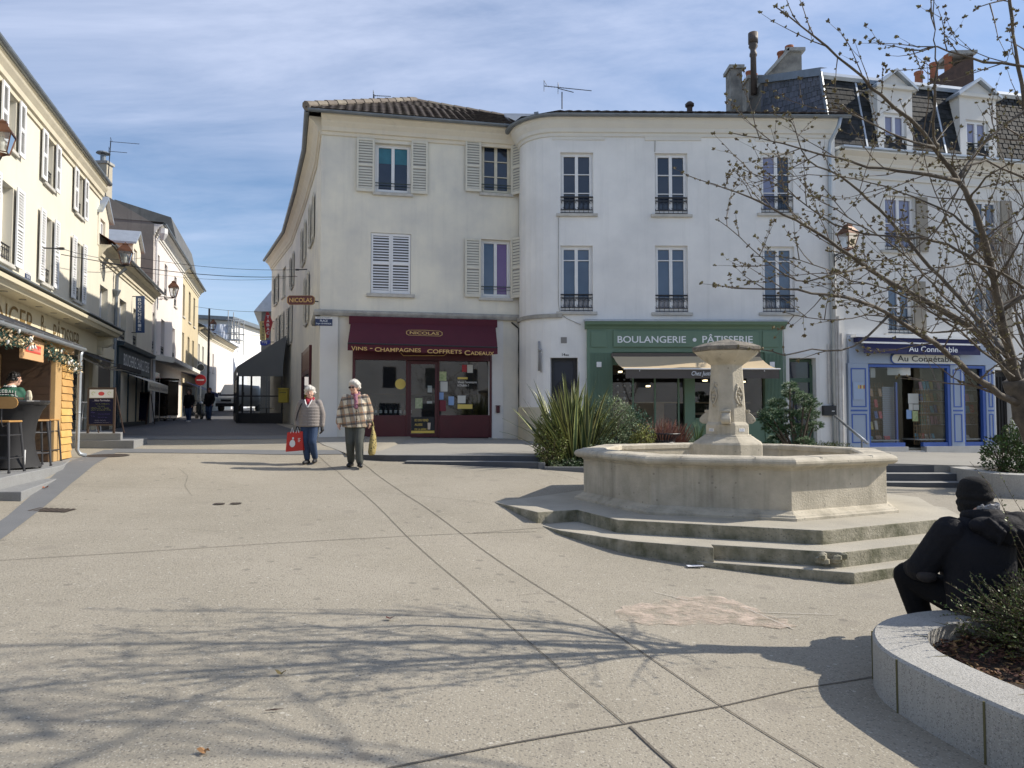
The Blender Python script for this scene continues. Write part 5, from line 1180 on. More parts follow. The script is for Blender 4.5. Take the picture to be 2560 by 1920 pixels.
stepline([(-2.2,14.60),(-.5,14.46),(.62,14.46)],lambda x,y:pave_z(x,y)-.105,.35,.5,'stone_step','lower dark stone step in front of the wine shop',GS,.3)
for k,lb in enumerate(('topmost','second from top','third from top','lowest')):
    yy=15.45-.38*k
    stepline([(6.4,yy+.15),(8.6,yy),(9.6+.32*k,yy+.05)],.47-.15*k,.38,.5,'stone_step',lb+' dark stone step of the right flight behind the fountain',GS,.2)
# steps beside the kiosk
zk=.69
def chalk(pts,z,label):return stepline(pts,z,.4,.5,'granite_step',label,'granite steps at the left',3.5,m_granite)
gp=lambda x,y,z:tuple(atz(x,y,z)[:2])
def solid(name,label,cat,poly,z0,z1,m,group=None,bev=.012,mt=None):
    c=(sum(p[0] for p in poly)/len(poly),sum(p[1] for p in poly)/len(poly));g=MB();g.prism([(p[0]-c[0],p[1]-c[1]) for p in poly],z0-z1,0)
    o=g.build(name,m,bevel=bev);o.location=(c[0],c[1],z1);return tag(o,label,cat,group)
A_=gp(175,1150,zk);B_=gp(10,1191,zk);C_=gp(-240,1262,zk)
solid('granite_platform','upper pale granite step carrying the wooden kiosk and bar stools','step',[(-8.15,13.6),A_,(-7.9,12.55),(B_[0]+.05,B_[1]),C_,(-14,6.5),(-14,19),(-9.9,15.9)],-.2,zk,m_granite,'granite steps at the left')
D_=gp(150,1194,.53);E_=gp(54,1229,.53)
solid('granite_step','lower granite step with a square corner left of the square','step',[(D_[0]+.05,D_[1]+.35),D_,E_,(-12,E_[1]-.05),(-12,12.5)],-.2,.53,m_granite,'granite steps at the left')
for q in ([(306,1085),(300,1077)],):
    zt=1.12;a=gp(302,1083,zt);
    solid('granite_step','upper granite step under the menu board by the bakery','step',[(-12.6,a[1]),a,(a[0]-.5,a[1]+1.0),(-12.6,a[1]+4)],.4,zt,m_granite,'granite steps at the left')
    a=gp(335,1101,.95);solid('granite_step','lower granite step below the menu board by the bakery','step',[(-12.6,a[1]),a,(a[0]-.5,a[1]+1.6),(-12.6,a[1]+4)],.4,.95,m_granite,'granite steps at the left')
# manhole covers and grates set in the ground
m_castiron=mat('cast_iron',(.09,.07,.055),.7,var=.7,vscale=15,bump=.6,bscale=90)
def cover(x,y,rx,ry,label,rnd=True):
    c=atg(x,y);g=MB();n=28
    if rnd:
        for k in range(5):r0,r1=rx*(1-k*.2),rx*(1-k*.2-.12);ps=[(r0*math.cos(t),r0*math.sin(t)) for t in [j*2*math.pi/n for j in range(n)]];qs=[(r1*math.cos(t),r1*math.sin(t)) for t in [j*2*math.pi/n for j in range(n)]];g.add([(p[0],p[1],G(c.x+p[0],c.y+p[1])-c.z+.014) for p in ps]+[(p[0],p[1],G(c.x+p[0],c.y+p[1])-c.z+.014) for p in qs],[(j,(j+1) % n,n+(j+1) % n,n+j) for j in range(n)])
        ps=[(rx*math.cos(t),rx*math.sin(t)) for t in [j*2*math.pi/n for j in range(n)]];g.add([(p[0],p[1],G(c.x+p[0],c.y+p[1])-c.z+.009) for p in ps],[tuple(range(n))])
    else:
        f_=lambda a,b,e:(a,b,G(c.x+a,c.y+b)-c.z+e)
        g.add([f_(-rx,-ry,.006),f_(rx,-ry,.006),f_(rx,ry,.006),f_(-rx,ry,.006)],[(0,1,2,3)])
        for k in range(7):a=-rx+2*rx*(k+.2)/7;g.add([f_(a,-ry,.012),f_(a+rx*.16,-ry,.012),f_(a+rx*.16,ry,.012),f_(a,ry,.012)],[(0,1,2,3)])
    o=g.build('manhole_cover',m_castiron);o.location=c;return tag(o,label,'manhole cover','iron covers in the paving')
cover(268,1140,.42,.42,'round iron manhole cover near the menu board step');cover(130,1276,.25,.12,'rusty rectangular drain grate on the edge of the dark granite band',False)
cover(548,1261,.075,.075,'left one of two small round iron lids in the concrete');cover(590,1260,.075,.075,'right one of two small round iron lids in the concrete')

# ================================================================ fountain
m_stone=mat('fountain_limestone',(.55,.50,.40),.9,var=.8,vscale=3.2,col2=(.34,.305,.235),bump=.6,bscale=45,streak=.75,stain=(.22,.20,.155),speck=[(26,.975,(.2,.18,.15),.6)])
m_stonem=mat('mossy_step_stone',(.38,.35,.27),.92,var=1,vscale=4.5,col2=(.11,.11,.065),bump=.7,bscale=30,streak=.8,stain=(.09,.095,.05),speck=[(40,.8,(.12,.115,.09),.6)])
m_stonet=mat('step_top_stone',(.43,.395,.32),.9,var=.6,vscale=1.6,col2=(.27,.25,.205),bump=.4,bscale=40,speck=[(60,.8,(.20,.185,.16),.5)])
m_cap=mat('lichen_cap_stone',(.26,.23,.185),.95,var=.9,vscale=8,col2=(.10,.095,.085),bump=.9,bscale=35,speck=[(35,.7,(.36,.33,.26),.6)])
FX,FY,FA=3.316,10.95,3.186
ft=thing('fountain','octagonal limestone fountain basin with a tapering pillar under a mushroom-shaped cap','fountain',(FX,FY,.3))
def octo(r,a=FA,c=(FX,FY)):return [(c[0]+r*math.cos(a+k*math.pi/4),c[1]+r*math.sin(a+k*math.pi/4)) for k in range(8)]
def rings(g,prof,a=FA,c=(FX,FY),cap=(False,False),f=1):
    """octagonal solid of revolution-like profile [(radius, z)]"""
    vs=[]
    for r,z in prof:vs += [(p[0],p[1],z) for p in octo(r,a,c)]
    m=len(prof);fs=[(i*8+k,i*8+(k+1) % 8,(i+1)*8+(k+1) % 8,(i+1)*8+k) for i in range(m-1) for k in range(8)]
    if cap[0]:fs.append(tuple(range(8))[::-1])
    if cap[1]:fs.append(tuple(range((m-1)*8,m*8)))
    g.add(vs,fs)
g=MB();rings(g,[(2.37,.28),(2.37,.335),(2.345,.34),(2.335,.36),(2.29,.375),(2.255,.40),(2.228,.405),(2.228,.90),(2.245,.905),(2.25,.93),(2.27,.945),(2.28,.98),(1.95,.98),(1.95,.45),(1.95,.44)],cap=(False,True))
g.build('basin',m_stone,ft,bevel=.006)
g=MB();prof=[(2.275+.10*math.cos(t),.995+.062*math.sin(t)) for t in [-math.pi*.6+math.pi*1.1*k/8 for k in range(9)]]
prof=[(1.93,.975)]+[(2.2,.965)]+prof+[(1.96,1.058),(1.93,1.04),(1.93,.975)];rings(g,prof);g.build('rim',m_stone,ft)
g=MB()
for k in range(8):
    a,b=Vector(octo(2.0)[k]),Vector(octo(2.0)[(k+1) % 8])
    for t in (.25,.75):
        p=a.lerp(b,t);q=Vector(octo(2.352)[k]).lerp(Vector(octo(2.352)[(k+1) % 8]),t);g.tube([(p.x,p.y,1.059),(q.x,q.y,1.054)],.004,4);g.tube([(q.x,q.y,1.05),(q.x,q.y,.97)],.004,4)
g.each('rim_joint',m_ledge,ft)
# pillar (slightly left of the centre axis of the photograph): base, die, shaft, cap
C=(FX,FY);A2=R(22.5)+FA
A2=FA
zs=lambda y:aty(1815,y,FY).z
zb1=zs(1111);
pr=[(1.0,.4),(.92,zs(1112)-.0),(.86,zs(1097)),(.74,zs(1091)),(.60,zs(1086)),(.60,zs(1083))]
g=MB();rings(g,[(.545,.4),(.545,zs(1109)),(.52,zs(1104)),(.44,zs(1096)),(.40,zs(1091)),(.375,zs(1090)),(.375,zs(1087)),(.335,zs(1086)),(.335,zs(1062)),(.315,zs(1057)),(.298,zs(1055)),(.248,zs(920)),(.248,zs(914)),(.27,zs(911)),(.335,zs(904)),(.40,zs(897)),(.47,zs(888)),(.51,zs(881))],cap=(False,True))
g.build('pillar',m_stone,ft,bevel=.008)
g=MB();rings(g,[(.50,zs(881)),(.535,zs(880)),(.54,zs(870)),(.36,zs(860)),(.01,zs(848))],cap=(True,True));g.build('cap',m_cap,ft,bevel=.01)
zz=lambda y:zs(y)
for k in range(8):
    a=FA+(k+.5)*math.pi/4;n=Vector((math.cos(a),math.sin(a),0));t=Vector((-n.y,n.x,0));c=Vector((FX,FY,0))
    if k in (0,2,4,6):
        g=MB()
        # carved leaf cluster
        rr=random.Random(k)
        for j in range(16):
            u=rr.uniform(-.055,.055);h=zz(1015)+(zz(962)-zz(1015))*(j/15)+rr.uniform(-.02,.02);d=.298-(h-zz(1055))/(zz(920)-zz(1055))*.05
            p=c+n*(d*math.cos(math.pi/8)+.0)+t*u+Vector((0,0,h));g.ball(p,(.022,.022,.03),7)
        for s in (-1,1):
            pts=[]
            for j in range(10):
                u=j/9;h=zz(1012)+(zz(968)-zz(1012))*u;d=.298-(h-zz(1055))/(zz(920)-zz(1055))*.05;pts.append(c+n*(d*.924+.01)+t*s*(.06*math.sin(u*math.pi)+.01)+Vector((0,0,h)))
            g.tube(pts,.014,6)
        g.build('carved_leaves',m_stone,ft,smooth=True)
    else:
        g=MB();w_=.062;prof=[(.26,zz(1059)),(.38,zz(1059)),(.42,zz(1053)),(.42,zz(1046)),(.38,zz(1038)),(.325,zz(1031)),(.325,zz(1026)),(.27,zz(1024))]
        vs=[c+n*(r_*.97)+t*s*w_+Vector((0,0,h)) for s in (-1,1) for r_,h in prof];m_=len(prof)
        g.add(vs,[tuple(range(m_)),tuple(range(m_,2*m_))[::-1]]+[(j,m_+j,m_+(j+1) % m_,(j+1) % m_) for j in range(m_)])
        g.tube([c+n*.365+t*-(w_+.006)+Vector((0,0,zz(1050))),c+n*.365+t*(w_+.006)+Vector((0,0,zz(1050)))],.045,12);g.tube([c+n*.31+t*-(w_+.006)+Vector((0,0,zz(1028))),c+n*.31+t*(w_+.006)+Vector((0,0,zz(1028)))],.024,10)
        g.build('console',m_stone,ft,bevel=.006)
for k in (0,2):
    a=FA+(k+.5)*math.pi/4;n=Vector((math.cos(a),math.sin(a),0));t=Vector((-n.y,n.x,0));c=Vector((FX,FY,0));g=MB()
    p=c+n*(.335*.924+.004)+Vector((0,0,zz(1074)));hx=t*.055;hz_=Vector((0,0,.024));g.hexa([p-hx-hz_,p+hx-hz_,p+hx-hz_-n*.003,p-hx-hz_-n*.003,p-hx+hz_,p+hx+hz_,p+hx+hz_-n*.003,p-hx+hz_-n*.003]);pl_=g.build('notice_plate',MATS['white_print'],ft)
    g=MB();textmap(g,'EAU NON',lambda a_,b_:p+n*.002+t*a_+Vector((0,0,b_)),-.04,.04,.003,.017);textmap(g,'POTABLE',lambda a_,b_:p+n*.002+t*a_+Vector((0,0,b_)),-.04,.04,-.018,-.004);g.build('lettering',mat('blue_print',(.05,.12,.35),.5),pl_)
# stepped plinth
O30,O34,O36=octo(3.0),octo(3.42),octo(3.66)
g=MB();pl0=[O30[k] for k in (1,2,3,4,5,6,7)]+[(-.05,11.6),(-.25,10.45),(.33,9.42),(.88,9.66)]
g.prism(pl0[::1],-.3,.30);g.cm=0
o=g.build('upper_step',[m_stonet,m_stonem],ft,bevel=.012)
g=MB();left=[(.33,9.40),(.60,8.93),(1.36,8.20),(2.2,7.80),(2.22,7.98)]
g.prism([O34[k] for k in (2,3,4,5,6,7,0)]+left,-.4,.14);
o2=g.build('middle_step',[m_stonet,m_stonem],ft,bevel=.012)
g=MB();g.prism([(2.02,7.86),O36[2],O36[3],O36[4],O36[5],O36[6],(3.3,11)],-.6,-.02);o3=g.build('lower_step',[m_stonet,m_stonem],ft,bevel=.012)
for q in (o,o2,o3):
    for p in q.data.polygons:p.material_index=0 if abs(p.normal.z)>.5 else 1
# broken corner of the steps
g=MB();rr=random.Random(3)
for k in range(7):g.ball((O34[2][0]-.08+rr.uniform(-.16,.1),O34[2][1]-.0+rr.uniform(-.05,.02),-.0+rr.uniform(-.0,.12)),(rr.uniform(.03,.07),.03,rr.uniform(.03,.05)),6)
g.build('chipped_edge',m_stonem,ft)
# ================================================================ near planter with granite wall
m_gran=mat('speckled_granite',(.42,.41,.38),.8,var=.6,vscale=1.3,col2=(.27,.26,.235),bump=.5,bscale=60,speck=[(95,.55,(.52,.51,.48),.65),(130,.62,(.09,.09,.085),.75),(60,.8,(.20,.195,.18),.6)],streak=.25,stain=(.13,.12,.08))
PZ=.18
def smooth_loop(pts,n=6):
    out=[];m_=len(pts)
    for i in range(m_):
        p0,p1,p2,p3=[Vector(pts[(i+k-1) % m_]) for k in range(4)]
        for k in range(n):
            t=k/n;out.append(.5*((2*p1)+(p2-p0)*t+(2*p0-5*p1+4*p2-p3)*t*t+(3*p1-p0-3*p2+p3)*t**3))
    return out
po=smooth_loop([(2.40,3.39),(2.27,3.95),(2.25,4.42),(2.46,4.86),(2.85,5.13),(3.35,5.24),(4.3,5.3),(5.8,5.2),(7.0,4.2),(6.8,2.6),(5.0,1.6),(3.3,1.9),(2.62,2.7)])
def inset(poly,d):
    n=len(poly);out=[]
    for i in range(n):
        t=(poly[(i+1) % n]-poly[i-1]).normalized();out.append(poly[i]+Vector((t.y,-t.x))*d)
    return out
ctr=Vector((4.5,3.5));pi_=inset(po,.31)
if (pi_[0]-ctr).length>(po[0]-ctr).length:pi_=inset(po,-.31)
pt_=thing('granite_planter','near curved grey granite planter wall the man in black sits on','planter',(4.5,3.5,-.1),None)
n=len(po);g=MB();e=.015
def ringz(pl,z):return [(p.x,p.y,z) for p in pl]
po2=inset(po,.015) if (inset(po,.015)[0]-ctr).length<(po[0]-ctr).length else inset(po,-.015)
vs=ringz(po,-.6)+ringz(po,PZ-e)+ringz(po2,PZ)+ringz(pi_,PZ)+ringz(pi_,-.1)
g.add(vs,[(j*n+i,j*n+(i+1) % n,(j+1)*n+(i+1) % n,(j+1)*n+i) for j in range(4) for i in range(n)]);g.build('curb',m_gran,pt_)
g=MB()
for i in range(2,n,7):
    a,b=po[i],pi_[i];g.tube([(a.x,a.y,PZ-e),(b.x,b.y,PZ+.002)],.004,4);d=(a-b).normalized()*.002;g.tube([(a.x+d.x,a.y+d.y,PZ-.01),(a.x+d.x,a.y+d.y,-.4)],.007,4)
g.each('curb_joint',mat('mossy_joint',(.12,.11,.05),.9),pt_)
m_soil=mat('dark_soil',(.06,.04,.025),.95,var=.8,vscale=10,col2=(.03,.02,.015),bump=1,bscale=40)
g=MB();g.add([(p.x,p.y,.06) for p in pi_]+[(ctr.x,ctr.y,.08)],[(i,(i+1) % n,n) for i in range(n)]);g.build('soil',m_soil,pt_)
g=MB();rr=random.Random(5)
from mathutils.geometry import intersect_point_tri_2d
def inside(p,poly):
    c=False;j=len(poly)-1
    for i in range(len(poly)):
        if ((poly[i].y>p[1]) != (poly[j].y>p[1])) and (p[0]<(poly[j].x-poly[i].x)*(p[1]-poly[i].y)/(poly[j].y-poly[i].y)+poly[i].x):c=not c
        j=i
    return c
k=0
while k<5200:
    x,y=rr.uniform(2.3,5.4),rr.uniform(2.6,5.2)
    if not inside((x,y),pi_):continue
    k += 1;L_,w_=rr.uniform(.015,.06),rr.uniform(.006,.018);M=Matrix.Rotation(rr.uniform(0,6.3),4,'Z') @ Matrix.Rotation(rr.uniform(-.5,.5),4,'Y') @ Matrix.Rotation(rr.uniform(-.5,.5),4,'X');g.box((x,y,.072+rr.uniform(0,.03)),(L_,w_,.004),M)
ch=g.build('bark_chips',mat('bark_chips',(.16,.075,.035),.85,var=.8,vscale=30,col2=(.06,.03,.018),island=.75),pt_);ch['kind']='stuff'
# far planter on the right
p2=smooth_loop([(9.35,13.55),(10.9,13.0),(13.5,12.9),(15.5,14.4),(14.8,17.2),(12.2,17.4),(10.3,16.9),(9.55,15.6),(9.35,14.5)],5);c2=Vector((12.3,15.2))
pin=[p+(c2-p).normalized()*.35 for p in p2];q2=thing('granite_planter','far round granite planter at the right beside the lowest shop steps','planter',(12.3,15.2,.1));g=MB();n=len(p2)
vs=ringz(p2,-.4)+ringz(p2,.44)+ringz(pin,.45)+ringz(pin,.2);g.add(vs,[(j*n+i,j*n+(i+1) % n,(j+1)*n+(i+1) % n,(j+1)*n+i) for j in range(3) for i in range(n)]);g.build('curb',m_gran,q2)
g=MB();g.add(ringz(pin,.38)+[(c2.x,c2.y,.42)],[(i,(i+1) % n,n) for i in range(n)]);g.build('soil',m_soil,q2)
# low bed in front of the white building
q3=thing('planting_bed','low stone-edged bed between the two flights of steps behind the fountain','flower bed',(3.3,15.6,.4));g=MB()
bed=[(.62,14.5),(1.6,14.35),(4.5,14.3),(6.4,14.5),(6.4,16.7),(.66,16.7)]
g.prism(bed,-.3,lambda x,y:.42 if y<15 else .60);g.build('soil',m_soil,q3)
g=MB()
for a,b in (((.60,15.0),(.60,14.42)),((.66,14.42),(2.4,14.28)),((2.4,14.28),(6.5,14.4)),((.60,16.8),(.60,15.05))):
    a,b=Vector(a),Vector(b);d=(b-a);L_=d.length;z1=.60 if a.x<.62 and a.y>14.6 else .52;g.box(((a.x+b.x)/2,(a.y+b.y)/2,z1/2),(L_,.14,z1+.0),rz=math.atan2(d.y,d.x))
g.each('edging',m_band,q3,bevel=.01)

# ================================================================ wooden kiosk at the left
KF=Fac([(LX(8.2)+4.9,8.2),(-8.95,14.4)])
kd=(Vector((-8.95,14.4))-Vector((-8.95+.324*6.2,8.2))).normalized()
KF=Fac([(-8.95+.324*6.2,8.2),(-8.95,14.4)]);P=KF.pt;KL=KF.L
m_pine=mat('honey_pine',(.60,.37,.13),.6,var=.6,vscale=4,col2=(.44,.24,.07),bump=.2,island=.12);m_pined=mat('brown_boards',(.085,.048,.026),.7,var=.6,vscale=5,col2=(.05,.03,.018),island=.15)
m_plain=mat('plain_pine',(.50,.33,.15),.6,var=.4,vscale=3,col2=(.4,.25,.1))
kz=.69;gz=KF.px(190,866,.15)[1]
ks=thing('wooden_kiosk','open-fronted pine kiosk with grey gutter, downpipe and Christmas garlands','kiosk',(-9.5,12.5,kz))
c0_,c1_=KF.px(134,1050)[0],KF.px(149,1050)[0];g=MB();KF.box(g,c0_,c1_,kz,gz-.05,-.12,.02);g.build('corner_post',m_plain,ks,bevel=.01)
g=MB();n=14
for k in range(n):
    z0=kz+.02+(gz-kz-.25)*k/n;z1=z0+(gz-kz-.25)/n-.012
    g.hexa([P(c1_,z0,.042),P(KL+.012,z0,.042),P(KL+.012,z0,-.6),P(c1_,z0,-.6),P(c1_,z1,.022),P(KL+.0,z1,.022),P(KL+.0,z1,-.6),P(c1_,z1,-.6)])
g.build('clapboards',m_pine,ks)
g=MB()
for k in range(15):z0=kz+.02+k*.155;KF.box(g,c0_-.06,c0_-.02,z0,z0+.150,-.85,-.06)
KF.box(g,c0_-.05,c0_-.01,kz,gz,-3.2,-.06);g.build('end_wall',m_pined,ks)
g=MB();KF.box(g,c0_-.14,c0_-.06,kz,gz-.25,-.98,-.85);KF.box(g,c0_-.14,c0_-.06,gz-.62,gz-.52,-2.6,-.98);g.build('window_post',m_plain,ks)
g=MB();KF.box(g,c0_-.08,c0_-.055,kz,gz-.6,-2.6,-.98)
for t in (-1.3,-1.8):KF.box(g,c0_-.11,c0_-.08,kz,gz-.6,t,t+.03)
g.build('inner_panel',mat('cream_panel',(.34,.33,.27),.7),ks)
g=MB();KF.box(g,0,KL-.2,kz,gz+.2,-3.3,-3.2);g.build('back_wall',m_pined,ks)
g=MB();qs=KF.rect(60,830,112,868,out=.08);KF.box(g,qs[0],qs[1],gz-.44,gz-.10,.02,.07);sg=g.build('name_board',mat('peach_sign_board',(.60,.36,.18),.6),ks)
g=MB();qs=KF.rect(66,838,104,856,out=.08);KF.box(g,qs[0],qs[1],gz-.32,gz-.18,.07,.075);g.build('red_band',mat('red_letters',(.55,.07,.05),.5),sg)
g=MB()
for k in range(13):t_=qs[0]+(qs[1]-qs[0])*(k+.5)/13;KF.box(g,t_,t_+.02,gz-.29,gz-.22-.03*(k % 3==1),.075,.077)
g.build('faded_lettering',mat('peach_print',(.62,.40,.30),.6),sg)
g=MB();KF.box(g,0,KL+.1,gz-.14,gz-.0,-.1,.02);g.build('front_beam',m_plain,ks)
g=MB()
for k in range(12):
    a=KL+.2-k*.5;g.hexa([P(a-.5,gz+.02,.14),P(a,gz+.02,.14),P(a,gz+.75,-1.6),P(a-.5,gz+.75,-1.6),P(a-.5,gz+.05+.015*(k % 2),.16),P(a-.01,gz+.05,.16),P(a-.01,gz+.78,-1.6),P(a-.5,gz+.79,-1.6)])
KF.box(g,0,KL+.1,gz+.74,gz+.78,-3.3,-1.6)
g.build('roof',mat('grey_shingle',(.12,.12,.125),.8,var=.7,vscale=8,bump=.4),ks)
gutter(KF,ks,0,KL+.22,gz+.0,.10,.06,m_zincl)
g=MB();g.tube([P(KL+.14,gz-.06,.14),P(KL+.14,gz-.15,.12),P(KL+.16,kz+.16,.10),P(KL+.18,kz+.08,.14),P(KL+.24,kz+.04,.24)],.04,12);
for z_ in (1.6,2.4):g.tube([P(KL+.15,z_,.108),P(KL+.15,z_+.03,.108)],.047,12)
g.build('downpipe',m_zincl,ks,smooth=True)
m_fir=mat('fir_garland',(.015,.05,.035),.8,island=.6);m_gold2=mat('champagne_bauble',(.55,.42,.25),.35,island=.4,metal=.3);m_bw=mat('white_bauble',(.72,.72,.68),.25,island=.1)
def garland(s0,s1_,z,label,seed,hang=.0):
    rr=random.Random(seed);t=thing('christmas_garland',label,'garland',tuple(P((s0+s1_)/2,z,.1)),'garlands along the kiosk gutter');g=MB();h=MB();b=MB()
    for k in range(620):
        u=rr.random();s=s0+(s1_-s0)*u;c=P(s,z-hang*u*u+rr.gauss(0,.055),.1+rr.gauss(0,.06));d=Vector((rr.uniform(-1,1),rr.uniform(-1,1),rr.uniform(-1,.8))).normalized()*rr.uniform(.05,.1);w_=d.orthogonal().normalized()*.012
        g.add([c,c+d*.5+w_,c+d,c+d*.5-w_],[(0,1,2,3)])
    for k in range(170):
        u=rr.random();s=s0+(s1_-s0)*u;c=P(s,z-hang*u*u+rr.gauss(-.02,.05),.18+rr.gauss(0,.04));d=Vector((rr.uniform(-1,1),rr.uniform(-1,1),rr.uniform(-1,1))).normalized()*.06;w_=d.orthogonal().normalized()*.012
        h.add([c,c+d*.5+w_,c+d,c+d*.5-w_],[(0,1,2,3)])
    for k in range(8):u=rr.random();b.ball(P(s0+(s1_-s0)*u,z-hang*u*u+rr.gauss(-.02,.06),.21+rr.gauss(0,.02)),(.02,.02,.04),8,Matrix.Rotation(rr.uniform(-.9,.9),4,'Y'))
    g.build('fir_sprigs',m_fir,t);h.build('gold_sprigs',m_gold2,t);b.each('bauble',m_bw,t,smooth=True)
ga0,ga1=KF.px(113,880,.1)[0],KF.px(190,890,.1)[0];gb0,gb1=KF.px(-35,830,.1)[0],KF.px(68,840,.1)[0]
garland(ga0,ga1,gz-.22,'fir garland with white baubles on the kiosk corner beside the downpipe',1,.22);garland(gb0,gb1,gz-.18,'fir garland with pale gold sprigs at the left end of the kiosk gutter',2)
# high table in a black stretch cover, and bar stools
def onstep(x,y,z=kz):return atz(x,y,z)
tb=onstep(82,1150);tb=Vector((-8.16,11.7,kz))
tt=thing('high_table','round high table dressed in a black stretch cover beside the bar stools','table',tuple(tb),world=False)
g=MB();g.lathe([(.05,1.10),(.46,1.12),(.47,1.10),(.46,1.07),(.44,1.05)],n=28);g.build('tabletop',mat('black_laminate',(.02,.02,.022),.25),tt,smooth=False)
g=MB();prof=[(.44,1.06),(.36,.95),(.29,.75),(.26,.5),(.28,.3),(.33,.12),(.37,.03)]
vs=[];n=28
for r,z in prof:
    for k in range(n):a=2*math.pi*k/n;q=r*(1+.05*math.sin(4*a)*(1-z)+.02*math.sin(9*a));vs.append((q*math.cos(a),q*math.sin(a),z))
g.add(vs,[(i*n+k,i*n+(k+1) % n,(i+1)*n+(k+1) % n,(i+1)*n+k) for i in range(len(prof)-1) for k in range(n)]);g.build('cover',mat('black_stretch_cloth',(.014,.014,.016),.8,var=.4,vscale=4,col2=(.03,.03,.03)),tt,smooth=True)
g=MB()
for k in range(4):a=k*math.pi/2+.5;g.tube([(.1*math.cos(a),.1*math.sin(a),.25),(.36*math.cos(a),.36*math.sin(a),.0)],.018,6)
g.build('leg',m_iron,tt);g=MB();g.tube([(.30,-.22,0),(.31,-.22,.32)],.012,6);g.build('white_strut',m_pvc,tt)
m_steel=mat('gunmetal',(.075,.075,.08),.4,var=.3,vscale=10,metal=.5);m_seat=mat('varnished_oak',(.48,.27,.09),.4,var=.6,vscale=7,col2=(.34,.17,.05))
def stool(h=.80,back=True):
    t=thing('bar_stool','','stool',(0,0,0),'bar stools around the high table',world=False);g=MB();g.box((0,0,h-.015),(.38,.38,.03));g.build('seat',m_seat,t,bevel=.02)
    for sx in (-1,1):
        for sy in (-1,1):
            g=MB();g.tube([(sx*.16,sy*.16,h-.03),(sx*.19,sy*.19,h*.5),(sx*.215,sy*.215,0)],[.022,.018,.016],8);g.tube([(sx*.215,sy*.215,.0),(sx*.218,sy*.218,.03)],.022,8);g.build('leg',m_steel,t)
    g=MB()
    for z,e in ((h*.72,.175),(h*.28,.20)):
        for a,b in (((-e,-e),(e,-e)),((e,-e),(e,e)),((e,e),(-e,e)),((-e,e),(-e,-e))):g.tube([(*a,z),(*b,z)],.011,6)
    g.build('stretcher',m_steel,t)
    if back:
        g=MB()
        for s in (-1,1):g.tube([(s*.1,-.10,h-.07),(s*.1,-.2,h-.09),(s*.1,-.235,h-.02),(s*.1,-.235,h+.28)],.009,6)
        g.tube([(-.1,-.24,h+.26),(.1,-.24,h+.26)],.014,6);g.build('back_frame',m_steel,t)
        g=MB();pts=[(x,z) for x,z in [(.24+.09*math.cos(a)-0,.09*math.sin(a)) for a in [-math.pi/2+math.pi*k/8 for k in range(9)]]]+[(-.24+.09*math.cos(a),.09*math.sin(a)) for a in [math.pi/2+math.pi*k/8 for k in range(9)]]
        m_=len(pts);g.add([(x,-.255-.0*x,h+.27+z) for x,z in pts]+[(x,-.235,h+.27+z) for x,z in pts],[tuple(range(m_)),tuple(range(m_,2*m_))[::-1]]+[(k,m_+k,m_+(k+1) % m_,(k+1) % m_) for k in range(m_)])
        g.build('backrest',m_seat,t)
    return t
st=stool();st.location=(-7.84,10.95,kz);st.rotation_euler=(0,0,R(8));st['label']='near bar stool with a wide oval wooden backrest facing away from the camera'
s2_=stool(back=False);s2_.location=(-8.28,12.3,kz);s2_.rotation_euler=(0,0,R(50));s2_['label']='backless bar stool tucked against the right side of the black table'
recopy(s2_,(-8.78,13.35,kz),R(10),'backless bar stool farthest away, by the brown board wall of the kiosk')
def tent(name,label,cat,c,w,h,d,rz,fm,parts,z0=0,group=None):
    """A-board: two leaning framed panels"""
    t=thing(name,label,cat,tuple(c),group,rz,world=False)
    for s in (-1,1):
        g=MB();M=Matrix.Rotation(s*math.atan2(d/2,h),4,'X')
        def fr(cx,cz,ww,hh,th=.03):g.box(M @ Vector((cx,0,cz))+Vector((0,s*-0+s*d/2*-0,0)),(ww,th,hh),M)
        fr(-w/2+.03,h/2,.06,h);fr(w/2-.03,h/2,.06,h);fr(0,h-.03,w-.12,.06);fr(0,z0+.03,w-.12,.06)
        # hinge at the top: shift so that both tops meet
        for i in range(len(g.v)):x,y,z=g.v[i];g.v[i]=(x,y+s*math.sin(math.atan2(d/2,h))*h,z)
        g.build('frame',fm,t)
    return t
# menu board of the bakery on the far steps
bc_=atz(252,1083,1.12);M_h=1.38
mb_=thing('menu_board','bakery menu A-board with a white header and handwritten chalk on the granite step','sign',tuple(bc_),None,R(-4),world=False)
g=MB()
for x in (-.41,.41):g.box((x,0,M_h/2),(.06,.04,M_h))
g.box((0,0,M_h-.03),(.76,.04,.06));g.box((0,0,.25),(.76,.04,.05));g.box((0,0,M_h-.33),(.76,.04,.03));g.tube([(-.41,.03,M_h-.1),(-.41,.5,0)],.02,6);g.tube([(.41,.03,M_h-.1),(.41,.5,0)],.02,6);g.build('frame',m_brown,mb_)
g=MB();g.box((0,-.005,M_h-.19),(.76,.02,.25));hd_=g.build('header',m_pvc,mb_)
g=MB();g.add([(.075*math.cos(a)*1.3,-.02,M_h-.19+.06*math.sin(a)) for a in [k*math.pi/8 for k in range(16)]],[tuple(range(16))[::-1]]);g.build('red_logo',mat('red_logo',(.6,.03,.04),.4),hd_)
g=MB()
for sx in (-.25,.25):g.tube([(sx+.05*math.cos(a),-.02,M_h-.18+.045*math.sin(a)) for a in [k*.6 for k in range(9)]],.006,4)
g.build('leaf_logo',mat('green_yellow_print',(.5,.55,.2),.5),hd_)
g=MB();g.box((0,0,.66),(.76,.015,.77));sl_=g.build('chalkboard',mat('slate_board',(.012,.013,.04),.85,var=.3,vscale=5,spec=.2),mb_)
